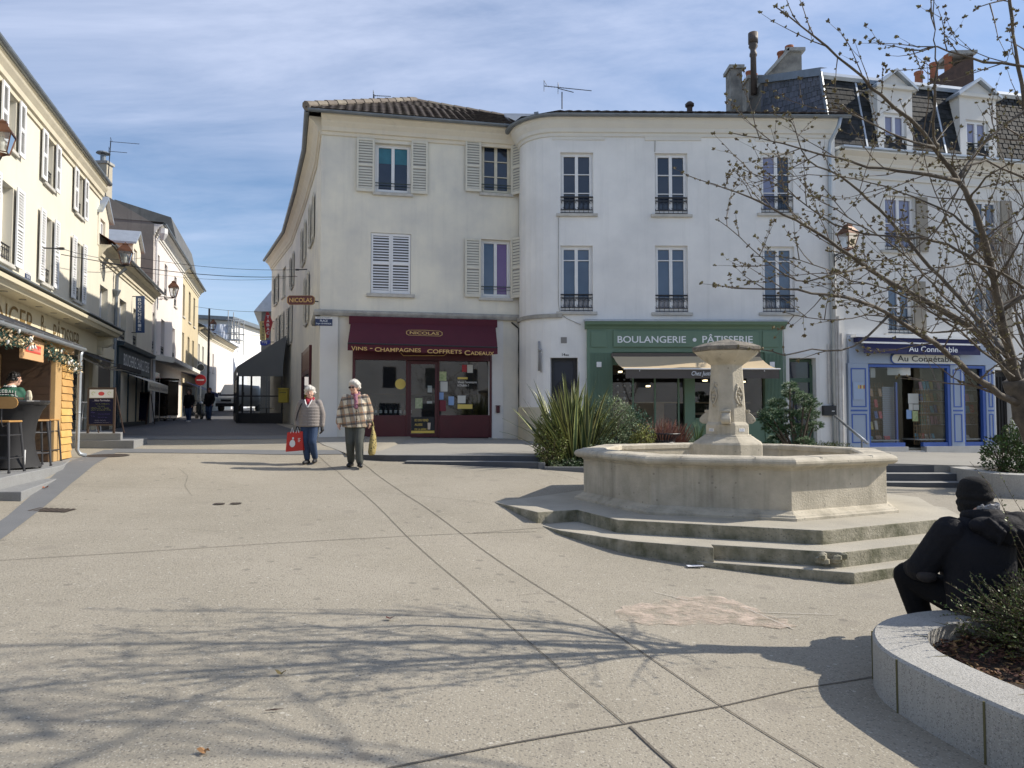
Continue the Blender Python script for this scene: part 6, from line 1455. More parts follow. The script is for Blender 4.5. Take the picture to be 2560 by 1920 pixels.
cols={'white':mat('chalk_white',(.55,.52,.58),.8),'yellow':mat('chalk_yellow',(.5,.52,.15),.8),'violet':mat('chalk_violet',(.16,.13,.4),.8)}
g=MB();textmap(g,'. Nos Formules .',lambda a,b:Vector((a,-.012,b)),-.26,.30,.96,1.02,shear=.2,offset=.003);g.build('chalk_line',cols['white'],sl_)
def scribble(g,x0,x1,z,h,fn,rr):
    pts=[];n=int((x1-x0)/.011)
    for k in range(n+1):
        if rr.random()<.12 and len(pts)>3:g.tube(pts,.0028,3,cap=False);pts=[];continue
        pts.append(fn(x0+(x1-x0)*k/n,z+h*(.5+.5*math.sin(k*1.9)*rr.uniform(.3,1))))
    if len(pts)>1:g.tube(pts,.0028,3,cap=False)
rr=random.Random(12)
for col,x0,x1,z,h in (('yellow',-.18,.26,.86,.04),('yellow',-.12,.12,.80,.03),('yellow',-.32,.24,.735,.04),('yellow',-.32,.3,.68,.035),('violet',-.32,-.2,.60,.05),('violet',-.1,.28,.56,.03),('violet',-.32,-.2,.49,.05),('violet',-.1,.2,.46,.03),('white',-.2,.15,.37,.035),('white',-.22,.3,.31,.035)):
    g=MB();scribble(g,x0,x1,z,h,lambda a,b:Vector((a,-.012,b)),rr);g.build('chalk_line',cols[col],sl_)
mb_.scale=(.8,.8,.8)
bc2=atg(338,1062);bz_=1.02
mb2=thing('menu_board','wide dark blue slate board leaning in front of the butcher','sign',(bc2.x,bc2.y,G(bc2.x,bc2.y)),None,R(-8),world=False)
bc2w=1.05;g=MB();T=Matrix.Rotation(R(-8),4,'X')
def bx_(g,c,d):g.box(T @ Vector(c),d,T)
bx_(g,(-.5,0,.72),(.05,.04,1.4));bx_(g,(.5,0,.72),(.05,.04,1.4));bx_(g,(0,0,1.4),(.95,.04,.05));bx_(g,(0,0,.2),(.95,.04,.05));g.tube([(.5,.3,1.35),(.5,.6,0)],.02,6);g.build('frame',m_brown,mb2)
g=MB();bx_(g,(0,0,.8),(.95,.015,1.15));sl_=g.build('chalkboard',MATS['slate_board'],mb2)
rr=random.Random(4);g=MB()
for k in range(11):z=1.3-k*.1;scribble(g,-.36,-.36+rr.uniform(.25,.65),z,.03,lambda a,b:T @ Vector((a,-.012,b)),rr)
g.build('chalk_lines',cols['violet'],sl_)
# rotisserie cabinet in the street
def onground(x,y):v=atg(x,y);return Vector((v.x,v.y,G(v.x,v.y)))
c=onground(398,1052);rc=thing('rotisserie_cabinet','tall stainless steel rotisserie cabinet on wheels beside the butcher','cabinet',tuple(c),None,R(-12),world=False)
g=MB();g.box((-.3,0,1.15),(.95,.8,1.85));g.box((0,0,.12),(1.75,.9,.06));g.build('body',mat('dull_stainless',(.34,.31,.26),.5,metal=.3,var=.5,vscale=2),rc,bevel=.02)
g=MB();g.box((.5,0,1.15),(.6,.78,1.75));g.box((.15,0,2.12),(1.3,.85,.1));g.build('glass_door',mat('sooty_glass',(.015,.012,.010),.2,var=.6,vscale=4,col2=(.05,.03,.015)),rc)
for x,y in ((-.6,-.35),(.6,-.35),(-.6,.35),(.6,.35)):g=MB();g.tube([(x-.02,y,.06),(x+.02,y,.06)],.06,10);g.build('wheel',m_iron,rc)
# ================================================================ cafe terrace enclosure against the corner building
cy=33.6;gr=1.06
a=aty(592,1058,cy);b=aty(706,1056,cy)
ct=thing('cafe_terrace','glazed café terrace under a grey sloping awning built against the corner building','terrace',((a.x+b.x)/2,cy,gr))
x0,x1=a.x,b.x;dz=lambda y,Y=cy:aty(650,y,Y).z
back=Vector((-2.35,5.6,0));m_anth=mat('anthracite_frame',(.018,.019,.022),.45);m_awg=mat('grey_awning_cloth',(.15,.158,.16),.85,var=.25,vscale=1)
zv0,zv1,zt=dz(941),dz(915),aty(715,838,cy).z
g=MB();A=Vector((x0,cy,zv1));B=Vector((x1,cy,zv1));C_=Vector((x1+.15,cy,zt))
g.add([A,B,C_,A+back,B+back,C_+back],[(0,1,2),(0,2,5,3),(3,5,4)]);g.build('awning',m_awg,ct)
g=MB();g.hexa([(x0,cy-.03,zv0),(x1,cy-.03,zv0),(x1,cy,zv0),(x0,cy,zv0),(x0,cy-.03,zv1),(x1,cy-.03,zv1),(x1,cy,zv1),(x0,cy,zv1)]);g.quad(Vector((x0-.03,cy,zv0)),Vector((x0-.03,cy,zv1)),Vector((x0-.03,cy,zv1))+back,Vector((x0-.03,cy,zv0))+back);g.build('valance',m_awg,ct)
g=MB()
for u in (0,.11,.30,.98):x=x0+(x1-x0)*u;g.box((x,cy+.04,(gr+zv0)/2-.05),(.07,.07,zv0-gr+.2))
g.box(((x0+x1)/2,cy+.04,gr+.25),(x1-x0,.05,.6));g.box(((x0+x1)/2,cy+.04,gr+1.35),(x1-x0,.05,.06))
for k in range(5):q=Vector((x0+.03,cy,0))+back*(k/4);g.box((q.x,q.y,(gr+zv0)/2-.05),(.07,.07,zv0-gr+.2))
q0,q1=Vector((x0,cy,gr-.1)),Vector((x0,cy,gr-.1))+back;g.quad(q0,q1,q1+Vector((0,0,.65)),q0+Vector((0,0,.65)));g.quad(Vector((x0,cy,gr+1.33)),Vector((x0,cy,gr+1.33))+back,Vector((x0,cy,gr+1.4))+back,Vector((x0,cy,gr+1.4)));g.build('frame',m_anth,ct)
gl2=glass_mat('terrace_glass',(.72,.75,.78),.06)
g=MB();g.quad((x0,cy+.04,gr+.5),(x1,cy+.04,gr+.5),(x1,cy+.04,zv0),(x0,cy+.04,zv0));g.build('front_glass',gl2,ct)
g=MB();q0,q1=Vector((x0,cy,gr+.5)),Vector((x0,cy,gr+.5))+back;g.quad(q0,q1,q1+Vector((0,0,zv0-gr-.5)),q0+Vector((0,0,zv0-gr-.5)));g.build('side_glass',gl2,ct)
g=MB();g.box((x0+.2+1.2,cy+2.8,gr+.02),(2.6,5.6,.06));g.build('floor',m_anth,ct)
for k,(dx,dy) in enumerate(((.85,1.6),(1.7,2.4))):
    t=thing('cafe_table',('left','right')[k]+' round pedestal table inside the glazed café terrace','table',(x0+dx,cy+dy,gr+.05),world=False);g=MB();g.lathe([(.35,.72),(.35,.75)],n=16);g.build('tabletop',m_iron,t);g=MB();g.lathe([(.22,0),(.03,.04),(.03,.72)],n=12);g.build('pedestal',m_iron,t)
# yellow letterbox
c=aty(709,1010,32.9);t=thing('letterbox','yellow post box on the stained street wall at the café corner','letterbox',(c.x,32.9,dz(1008)),world=False);g=MB();g.box((0,0,.32),(.42,.3,.62));g.build('body',mat('post_yellow',(.38,.30,.03),.5,var=.4,vscale=4),t,bevel=.03);g=MB();g.box((0,-.155,.48),(.3,.01,.03));g.build('slot',m_iron,t);g=MB();g.box((0,0,.66),(.46,.34,.06));g.build('lid',MATS['post_yellow'],t,bevel=.02)
# ================================================================ signs and plates
def plate(fac,r,label,m,o=.012,name='street_sign',cat='street sign',lines=(),lm=None,top=None):
    q=fac.rect(*r,out=o);c=fac.pt((q[0]+q[1])/2,q[2],o);t=thing(name,label,cat,tuple(c));g=MB();fac.box(g,q[0],q[1],q[2],q[3],0,o);g.build('plate',m,t)
    g=MB()
    for st_,x0,x1,z0,z1 in lines:fac.text(g,st_,q[0]+(q[1]-q[0])*x0,q[0]+(q[1]-q[0])*x1,q[2]+(q[3]-q[2])*z0,q[2]+(q[3]-q[2])*z1,o+.004,offset=.01)
    if g.v:g.build('lettering',lm or MATS['white_letters'],t)
    if top:
        h=q[3]-q[2];g=MB();fac.box(g,q[0],q[1],q[3],q[3]+h*.3,0,o);hp=g.build('header',m_pvc,t);g=MB();fac.text(g,top,q[0]+.04,q[1]-.04,q[3]+h*.08,q[3]+h*.22,o+.004);g.build('header_lettering',MATS['black_letters'],hp)
    return t
m_navys=mat('navy_enamel',(.015,.03,.09),.3)
plate(NF,(788,797,831,814),'navy enamel street plate reading PLACE on the wine shop corner',m_navys,.065,lines=(('PLACE',.28,.72,.55,.88),('Roger LEVANNEUR',.06,.95,.14,.40)),top='VILLE DE MONTMORENCY')
plate(LF,(63,686,77,706),'navy street plate under the bakery shutters near the overhead cable bracket',m_navys,lines=(('PLACE',.2,.8,.55,.88),('R. LEVANNEUR',.06,.95,.14,.40)),top='VILLE')
plate(fY,(255,843,266,858),'navy street plate on the cream wall above the arched doorway',m_navys,lines=(('RUE',.3,.7,.55,.88),('CARNOT',.15,.85,.14,.40)),top='VILLE')
# NICOLAS hanging sign, perpendicular to the wall at the corner
def hang(name,label,Y,pts,m,border=None,lines=(),lm=None,th=.05,wall=None,cat='sign',vertical=False,loc=None):
    ps=[aty(x,y,Y) for x,y in pts];c=sum(ps,Vector())/len(ps);t=thing(name,label,cat,tuple(c));n=len(ps);g=MB()
    F_=[Vector((p.x,Y-th/2,p.z)) for p in ps];B_=[Vector((p.x,Y+th/2,p.z)) for p in ps];g.add(F_+B_,[tuple(range(n))[::-1],tuple(range(n,2*n))]+[(k,(k+1) % n,n+(k+1) % n,n+k) for k in range(n)]);bd=g.build('board',m,t)
    if border:
        g=MB();e=border[1];inn=[p+(c-p).normalized()*e for p in F_];yy=Y-th/2-.004
        g.add([(c.x+(p.x-c.x)*1.0,yy,c.z+(p.z-c.z)*1.0) for p in F_]+[(p.x,yy,p.z) for p in inn],[(k,(k+1) % n,n+(k+1) % n,n+k) for k in range(n)]);g.build('border',border[0],bd)
    g=MB()
    for st_,x0,x1,y0,y1 in lines:
        a,b=aty(x0,y1,Y),aty(x1,y0,Y);textmap(g,st_,lambda u,v:Vector((u,Y-th/2-.007,v)),a.x,b.x,a.z,b.z,offset=.012)
    if g.v:g.build('lettering',lm or MATS['white_letters'],bd)
    if wall:
        g=MB()
        for (wx0,wy0,wx1,wy1) in wall:a,b=aty(wx0,wy0,Y),aty(wx1,wy1,Y);g.tube([a,b],.018,6)
        g.build('bracket',m_iron,t)
    return t
def oct_(x0,y0,x1,y1,c):return [(x0+c,y0),(x1-c,y0),(x1,y0+c),(x1,y1-c),(x1-c,y1),(x0+c,y1),(x0,y1-c),(x0,y0+c)]
hang('hanging_sign','burgundy hanging sign with gold NICOLAS lettering at the wine shop corner',20.6,oct_(718,739,787,762,5),mat('burgundy_sign',(.10,.02,.02),.4),(m_gold,.014),(('NICOLAS',724,781,745,756),),m_gold,wall=((787,753,796,754),))
hang('hanging_sign','red diamond-shaped TABAC sign above the café awning',39.0,[(671,780),(682,806),(671,845),(666,845),(660,806),(666,780)],mat('tabac_red',(.30,.01,.02),.4),None,tuple((ch_,667,674,789+k*10,796+k*10) for k,ch_ in enumerate('TABAC')),wall=((682,804,694,804),(682,822,694,822)))
hang('hanging_sign','yellow vertical BISTRO sign partly behind the red TABAC sign',41.0,[(650,803),(664,803),(664,850),(650,850)],mat('bistro_yellow',(.42,.36,.16),.5),None,tuple((ch_,656,661,807+k*7,812+k*7) for k,ch_ in enumerate('BISTRO')),MATS['black_letters'],wall=((664,812,676,812),))
hang('hanging_sign','small blue lottery sign just under the TABAC sign',38.5,[(650,853),(676,850),(676,858),(664,864),(651,863)],mat('lottery_blue',(.03,.06,.38),.4),None,(('FDJ',656,668,852,860),),wall=((676,855,686,855),))
P=fY.pt
hang('hanging_sign','tall navy vertical BOUCHERIE banner sign projecting over the street',28.9,[(340,740),(361,740),(361,832),(340,832)],mat('navy_banner',(.03,.07,.18),.5),None,tuple((ch_,346,354,746+k*9.2,753+k*9.2) for k,ch_ in enumerate('BOUCHERIE')),wall=((325,741,340,741),(325,831,340,831),(324,740,326,832)))
t=hang('hanging_sign','round navy sign above the blue shop awning in the street',46,[(502+10*math.cos(a),919+10*math.sin(a)) for a in [k*math.pi/10 for k in range(20)]],m_navyp,(MATS['white_letters'],.03),wall=((488,918,493,918),))
# no entry sign on its post
c=onground(503,1045);t=thing('no_entry_sign','round red no-entry sign on a thin post in the street','road sign',(c.x,44,G(c.x*44/c.y,44)));q=aty(501,950,44);g=MB();rr_=.34
g.add([(q.x+rr_*math.cos(a),44,q.z+rr_*math.sin(a)) for a in [k*math.pi/12 for k in range(24)]]+[(q.x+rr_*math.cos(a),44.03,q.z+rr_*math.sin(a)) for a in [k*math.pi/12 for k in range(24)]],[tuple(range(24))[::-1],tuple(range(24,48))]+[(k,(k+1) % 24,24+(k+1) % 24,24+k) for k in range(24)]);g.build('disc',mat('road_sign_red',(.42,.02,.03),.4),t);g=MB();g.box((q.x,43.99,q.z),(.46,.01,.09));g.build('white_bar',m_pvc,t);g=MB();g.tube([(q.x,44.06,1.2),(q.x,44.06,q.z+.3)],.03,8);g.build('post',m_zinc,t)
# ================================================================ lanterns
m_copper=mat('aged_copper',(.16,.068,.035),.45,var=.7,vscale=6,col2=(.06,.035,.025),metal=.5);m_lg=glass_mat('lantern_glass',(.9,.93,.95),.15);m_iw=mat('pale_bulb',(.6,.58,.5),.4)
def lantern(t,top,h=.85,rz=.4):
    """four-sided street lantern; top is its finial, hangs down h"""
    q=Vector(top);w1,w0=h*.26,h*.15
    def sq(w_,z):return [q+Vector((w_*math.cos(rz+k*math.pi/2+.785)*1.414,w_*math.sin(rz+k*math.pi/2+.785)*1.414,z)) for k in range(4)]
    def fr(g,prof):
        vs=[v for w_,z in prof for v in sq(w_,z)];m_=len(prof);g.add(vs,[(i*4+k,i*4+(k+1) % 4,(i+1)*4+(k+1) % 4,(i+1)*4+k) for i in range(m_-1) for k in range(4)]+[(0,1,2,3)])
    g=MB();fr(g,[(w1*1.12,-h*.42),(w1*1.08,-h*.36),(w1*.5,-h*.14),(w1*.42,-h*.13),(w1*.46,-h*.06),(w1*.2,-h*.02),(.005,0)]);g.ball(q,.025,6);g.build('hood',m_copper,t)
    g=MB();a,b=sq(w1,-h*.42),sq(w0,-h*.93)
    for k in range(4):g.tube([a[k],b[k]],.014,5);g.tube([b[k],b[(k+1) % 4]],.014,5)
    g.lathe([(w0*1.1,-h*.96),(w0*.6,-h),(.02,-h*1.03)],q,8);g.build('lantern_frame',m_copper,t)
    g=MB()
    for k in range(4):g.quad(a[k],a[(k+1) % 4],b[(k+1) % 4],b[k])
    g.build('lantern_glass',m_lg,t);g=MB();g.lathe([(.03,-h*.88),(.055,-h*.7),(.04,-h*.5),(.02,-h*.46)],q,10);g.build('bulb',m_iw,t)
def scroll_bracket(t,w0,w1,drop=.32):
    """wrought iron arm from the wall point w0 to the lantern foot w1"""
    w0,w1=Vector(w0),Vector(w1);d=w1-w0;L_=d.length;u=d.normalized();g=MB();g.tube([w0,w1],.02,6);g.tube([w0+Vector((0,0,.05)),w0-Vector((0,0,drop*1.6))],.015,6)
    pts=[w0+u*(L_*k/10)-Vector((0,0,drop*(1-(k/10)**.6)+.02)) for k in range(11)];g.tube(pts,.012,5)
    for c,r_,s in ((.12,.11,1),(.33,.09,-1),(.52,.075,1),(.68,.05,-1)):
        cc=w0+u*(L_*c)-Vector((0,0,.12));ps=[]
        for k in range(16):a=k/15*3.6*math.pi*.75;rr2=r_*(1-k/19);ps.append(cc+u*rr2*math.cos(a)*s+Vector((0,0,rr2*math.sin(a))))
        g.tube(ps,.010,5,cap=False)
    g.build('wall_bracket',m_iron,t)
def wall_lamp(label,wx,wy,lx,ly,Y0,Y1,topy,h,drop=.32):
    w0,w1=aty(wx,wy,Y0),aty(lx,ly,Y1);tp=aty(lx,topy,Y1);t=thing('street_lamp',label,'street lamp',tuple(w0),'wall-mounted copper lanterns');scroll_bracket(t,w0,(w1.x,w1.y,w0.z),drop);lantern(t,(w1.x,w1.y,tp.z),tp.z-w0.z-.02);return t
wall_lamp('copper lantern on a scrolled bracket at the far corner of the bakery building',236,654,313,654,23.6,24.3,607,.8)
wall_lamp('copper lantern on a scrolled bracket fixed to the rosy-white house',369,738,434,738,34.0,34.8,702,.8)
wall_lamp('orange-brown copper lantern on the right edge of the white building',2086,638,2121,638,20.3,19.75,559,.8,.2)
wall_lamp('copper lantern cropped by the left edge of the photo on the bakery wall',-22,412,3,412,14.9,14.4,300,.8)
# lamp post in the street
t=thing('lamp_post','tall thin black lamp post with a copper lantern at its side in the narrow street','lamp post',tuple(Vector((aty(520,1000,40).x,40,1.25))));x=aty(521,900,40).x;zt=aty(521,771,40).z
g=MB();g.tube([(x,40,1.1),(x,40,2.2),(x,40,zt)],[.10,.07,.05],10);g.tube([(x,40,aty(521,824,40).z),(aty(533,824,40).x,40,aty(533,824,40).z)],.025,6);g.tube([(x,40,aty(521,824,40).z),(aty(490,824,40).x,40.3,aty(490,824,40).z)],.02,6);g.build('post',m_iron,t);q=aty(533,798,40);lantern(t,q,aty(533,798,40).z-aty(533,826,40).z)
# ================================================================ aerials, wires
def aerial(label,base,top,booms,Y):
    b,tp=aty(*base,Y),aty(*top,Y);t=thing('television_aerial',label,'aerial',tuple(b));g=MB();g.tube([b,tp],.022,6);g.build('mast',m_iron,t)
    g=MB()
    for x0,y0,x1,y1,n in booms:
        a,c=aty(x0,y0,Y),aty(x1,y1,Y);g.tube([a,c],.014,5);d=c-a
        for k in range(n):p=a+d*((k+.5)/n);l=.17*(1-.3*k/n);g.tube([p-Vector((.02,l,.05)),p+Vector((.02,l,.05))],.007,4)
        g.tube([a+Vector((0,0,.22)),a-Vector((0,0,.2))],.009,4);g.tube([a+Vector((0,0,.2)) ,a+d*.07],.008,4)
    g.build('boom',m_iron,t)
aerial('large rooftop aerial with a long boom above the white building',(1405,272),(1405,230),((1360,215,1479,227,16),(1395,221,1434,231,2)),24.8)
aerial('small rooftop aerial behind the tiled hip of the corner building',(935,262),(935,236),((933,239,977,241,8),),27)
aerial('two-arm rooftop aerial strapped to the stucco chimney at the left',(270,446),(277,352),((276,354,348,360,9),(272,378,317,382,6)),33.5)
def wire(label,pts,r=.008,sag=.15):
    g=MB();out=[]
    for (a,b) in zip(pts,pts[1:]):
        a,b=Vector(a),Vector(b)
        for k in range(11):u=k/10;out.append(a.lerp(b,u)-Vector((0,0,sag*4*u*(1-u))))
    c=out[0];g.tube([p-c for p in out],r,5);o=g.build('overhead_cable',m_cable);o.location=c;return tag(o,label,'cable','cables across the street')
WA=LF.pt(LF.px(97,618)[0],LF.px(97,618)[1],.5);WBs=SF.pt(*SF.px(767,676),.35)
wire('upper cable from the bakery wall across the street to the corner building',[WA,aty(350,645,27),WBs]);wire('lower twin cable running just below the upper one across the street',[WA-Vector((0,0,.15)),WBs-Vector((0,0,.25))],.011,.22)
wire('thin cable crossing the street lower down, beneath the twin cables',[aty(345,678,31),aty(712,696,30)],.007,.2);wire('faint far cable over the street near the lamp post',[aty(480,765,50),aty(664,780,44)],.012,.1);wire('lowest far cable between the street lamp post and the tobacco signs',[aty(523,826,42),aty(664,838,44)],.01,.1)
for lb,pp in (('iron cable bracket on the bakery wall between the shutters',WA),('iron cable bracket on the street side of the corner building',WBs)):
    t=thing('cable_bracket',lb,'bracket',tuple(pp));g=MB();g.tube([pp+Vector((.0,0,0)),pp+Vector((-.55 if pp is WA else .5,0,.02))],.02,5);g.box(pp,(.12,.06,.06));g.tube([pp+Vector((-.5 if pp is WA else .45,0,.3)),pp+Vector((-.5 if pp is WA else .45,.0,-1.1))],.012,5);g.build('arm',m_iron,t)
# ================================================================ handrail, post boxes, bin
c=aty(2168,1108,17.2);d=aty(2087,1040,19.8);t=thing('handrail','sloping brushed steel handrail by the pipes at the right end of the white building','handrail',(c.x,c.y,.5));g=MB();g.tube([d,c],.035,10);g.build('rail',mat('brushed_steel',(.42,.43,.43),.3,metal=.7),t,smooth=True)
for u in (.15,.85):p=d.lerp(c,u);g=MB();g.tube([p,(p.x,p.y,.2)],.025,8);g.build('post',m_zinc,t)
q=WF.rect(2054,1014,2086,1039,seg=LS);g=MB();c=WF.pt((q[0]+q[1])/2,q[2],0);t=thing('letterbox','black wall letterbox with a white label beside the green door','letterbox',tuple(c));WF.box(g,q[0],q[1],q[2],q[3],0,.14);g.build('body',m_iron,t,bevel=.01);g=MB();WF.box(g,q[1]-.14,q[1]-.06,q[2]+.12,q[2]+.14,.14,.145);g.build('slot',m_pvc,t)
q=NF.rect(1240,1016,1249,1032,out=.05);g=MB();c=NF.pt((q[0]+q[1])/2,q[2],.05);t=thing('wall_ashtray','small dark red wall box right of the wine shop window','wall box',tuple(c));NF.box(g,q[0],q[1],q[2],q[3],.03,.12);g.build('body',m_burg,t,bevel=.02);g=MB();NF.box(g,q[0]-.01,q[1]+.01,q[3],q[3]+.03,.03,.13);g.build('lid',m_burg,t)
c=Vector((2.88,15.2+1.9,0));c=aty(1658,1100,15.7);zb=.52;t=thing('litter_bin','round black slatted litter bin with a flared rim behind the fountain','litter bin',(c.x,15.7,zb),world=False)
hh=aty(1658,1084,15.7).z-zb
for k in range(28):
    pass
g=MB()
for k in range(30):
    a=2*math.pi*k/30;ca,sa=math.cos(a),math.sin(a);tn=Vector((-sa,ca,0))*.014
    ps=[Vector((r_*ca,r_*sa,z)) for r_,z in ((.24,.05),(.25,hh*.7),(.27,hh*.82),(.36,hh))]
    for i in range(3):g.add([ps[i]-tn,ps[i]+tn,ps[i+1]+tn,ps[i+1]-tn],[(0,1,2,3)])
g.build('slats',m_iron,t);g=MB()
for r_,z in ((.365,hh),(.25,hh*.7),(.245,.08)):g.tube([(r_*math.cos(a),r_*math.sin(a),z) for a in [k*math.pi/16 for k in range(33)]],.012,5,cap=False)
g.build('hoops',m_iron,t);g=MB();g.lathe([(.2,.06),(.21,hh*.75)],n=20);g.build('liner',mat('dark_liner',(.01,.01,.01),.7),t)
# ================================================================ van, scooter
c=aty(565,1020,58);z0=G(c.x,58);t=thing('delivery_van','white delivery van parked at the far end of the street','van',(c.x,58,z0),None,R(-8),world=False)
g=MB();sec=[(-.92,.45),(-.98,.9),(-.95,1.25),(-.82,2.0),(-.7,2.25),(.7,2.25),(.82,2.0),(.95,1.25),(.98,.9),(.92,.45)];ys_=[(0,.62),(.25,.70),(.9,1),(4.6,1)]
vs=[(x*(1 if i>0 else .96),y,min(z,[1.15,1.3,2.3,2.3][i]) if True else z) for i,(y,s) in enumerate(ys_) for x,z in sec];m_=len(sec);g.add(vs,[(i*m_+k,i*m_+(k+1) % m_,(i+1)*m_+(k+1) % m_,(i+1)*m_+k) for i in range(3) for k in range(m_)]+[tuple(range(m_))[::-1],tuple(range(3*m_,4*m_))]);g.build('body',mat('white_van_paint',(.62,.62,.60),.3),t,bevel=.04)
g=MB();g.quad((-.82,.22,1.3),(.82,.22,1.3),(.72,.86,2.05),(-.72,.86,2.05));g.build('windscreen',m_pane,t)
g=MB();g.box((0,-.03,.55),(1.8,.1,.28));g.box((0,-.04,.92),(.9,.05,.16));g.build('bumper',m_anth,t,bevel=.03)
for s in (-1,1):
    g=MB();g.box((s*.72,-.03,.92),(.32,.06,.2));g.build('headlight',mat('headlight',(.6,.62,.62),.15),t,bevel=.02)
    for y in (.7,3.7):g=MB();g.tube([(s*.72,y,.33),(s*.95,y,.33)],.33,16);g.build('wheel',m_iron,t)
    g=MB();g.box((s*1.08,.75,1.45),(.14,.1,.3));g.build('mirror',m_anth,t,bevel=.02)
c=aty(498,1030,40);z0=G(c.x,40);t=thing('scooter','dark motor scooter parked at the street side behind the walking woman','scooter',(c.x,40,z0),None,R(35),world=False);m_scp=mat('dark_scooter_paint',(.025,.03,.028),.3)
for y in (-.62,.62):g=MB();g.tube([(-.06,y,.25),(.06,y,.25)],.25,18);g.tube([(-.07,y,.25),(.07,y,.25)],.1,10);g.build('wheel',m_iron,t)
g=MB();g.box((0,.45,.55),(.3,.85,.35));g.box((0,0,.3),(.3,.5,.1));g.build('body',m_scp,t,bevel=.06,smooth=False);g=MB();g.box((0,.4,.78),(.28,.7,.1));g.build('seat',m_iron,t,bevel=.04)
g=MB();g.hexa([(-.18,-.45,.25),(.18,-.45,.25),(.16,-.38,.25),(-.16,-.38,.25),(-.2,-.38,.95),(.2,-.38,.95),(.18,-.3,.95),(-.18,-.3,.95)]);g.build('leg_shield',m_scp,t,bevel=.03);g=MB();g.tube([(-.33,-.28,1.02),(0,-.36,1.0),(.33,-.28,1.02)],.02,6);g.tube([(0,-.36,1.0),(0,-.6,.3)],.03,6);g.build('handlebar',m_iron,t);g=MB();g.ball((0,-.45,.9),(.1,.07,.09),10);g.build('headlight',MATS['headlight'],t);g=MB();g.hexa([(-.2,-.42,1.0),(.2,-.42,1.0),(.2,-.41,1.0),(-.2,-.41,1.0),(-.14,-.35,1.35),(.14,-.35,1.35),(.14,-.34,1.35),(-.14,-.34,1.35)]);g.build('windshield',m_lg,t)
# grey metal terrace chair seen past the downpipe, by the bakery wall
c=atz(222,1078,1.12);t=thing('metal_stool','pale grey tubular high stool between the downpipe and the menu board','stool',(c.x,c.y,1.12),None,.3,world=False);mgs=mat('light_grey_tube',(.38,.39,.40),.4,metal=.3)
for sx in (-1,1):
    g=MB();g.tube([(sx*.24,-.2,0),(sx*.18,-.16,.72),(sx*.16,.0,.78),(sx*.18,.16,.72),(sx*.24,.2,0)],.014,6);g.build('leg',mgs,t)
g=MB();g.tube([(-.2,-.17,.35),(.2,-.17,.35)],.01,5);g.tube([(-.17,-.1,.76),(.17,-.1,.76)],.012,5);g.build('stretcher',mgs,t);g=MB();g.box((0,0,.77),(.34,.32,.025));g.build('seat',mgs,t,bevel=.01)
g=MB();c=atz(262,1079,1.12)
# small litter on the ground
def scrap(name,label,x,y,size,m,cat,seed,curl=.3,poly=None):
    c=atg(x,y);rr=random.Random(seed);g=MB();n=9;pts=poly or [(math.cos(2*math.pi*k/n)*(1+.35*rr.uniform(-1,1)),math.sin(2*math.pi*k/n)*.6*(1+.4*rr.uniform(-1,1))) for k in range(n)]
    n=len(pts);g.add([(px_*size,py_*size,.012+curl*size*abs(px_)*rr.random()) for px_,py_ in pts]+[(0,0,.02)],[(k,(k+1) % n,n) for k in range(n)]);o=g.build(name,m);o.location=c;o.rotation_euler=(0,0,rr.uniform(-.3,.3));return tag(o,label,cat)
scrap('dead_leaf','pale orange dry leaf lying near the bottom edge of the concrete',509,1886,.028,mat('tan_leaf',(.42,.22,.09),.8),'leaf',1,1.0)
scrap('dead_leaf','dark reddish curled leaf on the concrete left of the long joints',975,1551,.03,mat('red_leaf',(.12,.03,.02),.8),'leaf',2,1.3)
scrap('seed_pod','small brown tuft of dried blossom in the branch shadows',704,1690,.03,mat('straw_tuft',(.22,.17,.07),.9),'seed pod',3,1.2)
scrap('twig','thin dark twig on the concrete below the dried tuft',686,1781,.045,m_brown,'twig',4,.2,[(-1,-.05),(0,-.12),(1,-.03),(1,.05),(0,-.02),(-1,.05)])
scrap('paper_ticket','white printed paper scrap at the foot of the fountain steps',1738,1420,.09,mat('white_ticket',(.7,.7,.72),.7,var=.6,vscale=30,col2=(.35,.4,.55)),'paper',5,.2,[(-1,-.3),(1,-.35),(1,.25),(-1,.35)])
scrap('stone','small round tan pebble on the lower granite band at the left',112,1222,.05,m_terra,'stone',6,.8)
mch=mat('pink_chalk',(.66,.53,.44),.95,var=.9,vscale=6,col2=(.33,.29,.22),bump=.4,bscale=55)
t_=mch.node_tree;o_n=[n for n in t_.nodes if n.type=='OUTPUT_MATERIAL'][0];pb_=t_.nodes['Principled BSDF'];tr_=N(t_,'ShaderNodeBsdfTransparent');mi_=N(t_,'ShaderNodeMixShader');tx_=N(t_,'ShaderNodeTexCoord');mpp=N(t_,'ShaderNodeMapping');mpp.inputs['Scale'].default_value=(1,1.3,1);nz_=N(t_,'ShaderNodeTexNoise',Scale=4,Detail=10,Roughness=.75);mr_=N(t_,'ShaderNodeMapRange');mr_.inputs[1].default_value=.40;mr_.inputs[2].default_value=.60;mr_.inputs[3].default_value=.05;mr_.inputs[4].default_value=.8
t_.links.new(tx_.outputs['Object'],mpp.inputs[0]);t_.links.new(mpp.outputs[0],nz_.inputs['Vector']);t_.links.new(nz_.outputs[0],mr_.inputs[0]);t_.links.new(mr_.outputs[0],mi_.inputs[0]);t_.links.new(tr_.outputs[0],mi_.inputs[1]);t_.links.new(pb_.outputs[0],mi_.inputs[2]);t_.links.new(mi_.outputs[0],o_n.inputs[0])
pts=[(1540,1535),(1560,1518),(1640,1505),(1710,1493),(1780,1492),(1850,1505),(1900,1530),(1960,1552),(1990,1568),(1930,1573),(1850,1560),(1780,1562),(1700,1564),(1600,1562),(1545,1550)]
g=MB();rr=random.Random(9);ps=[]
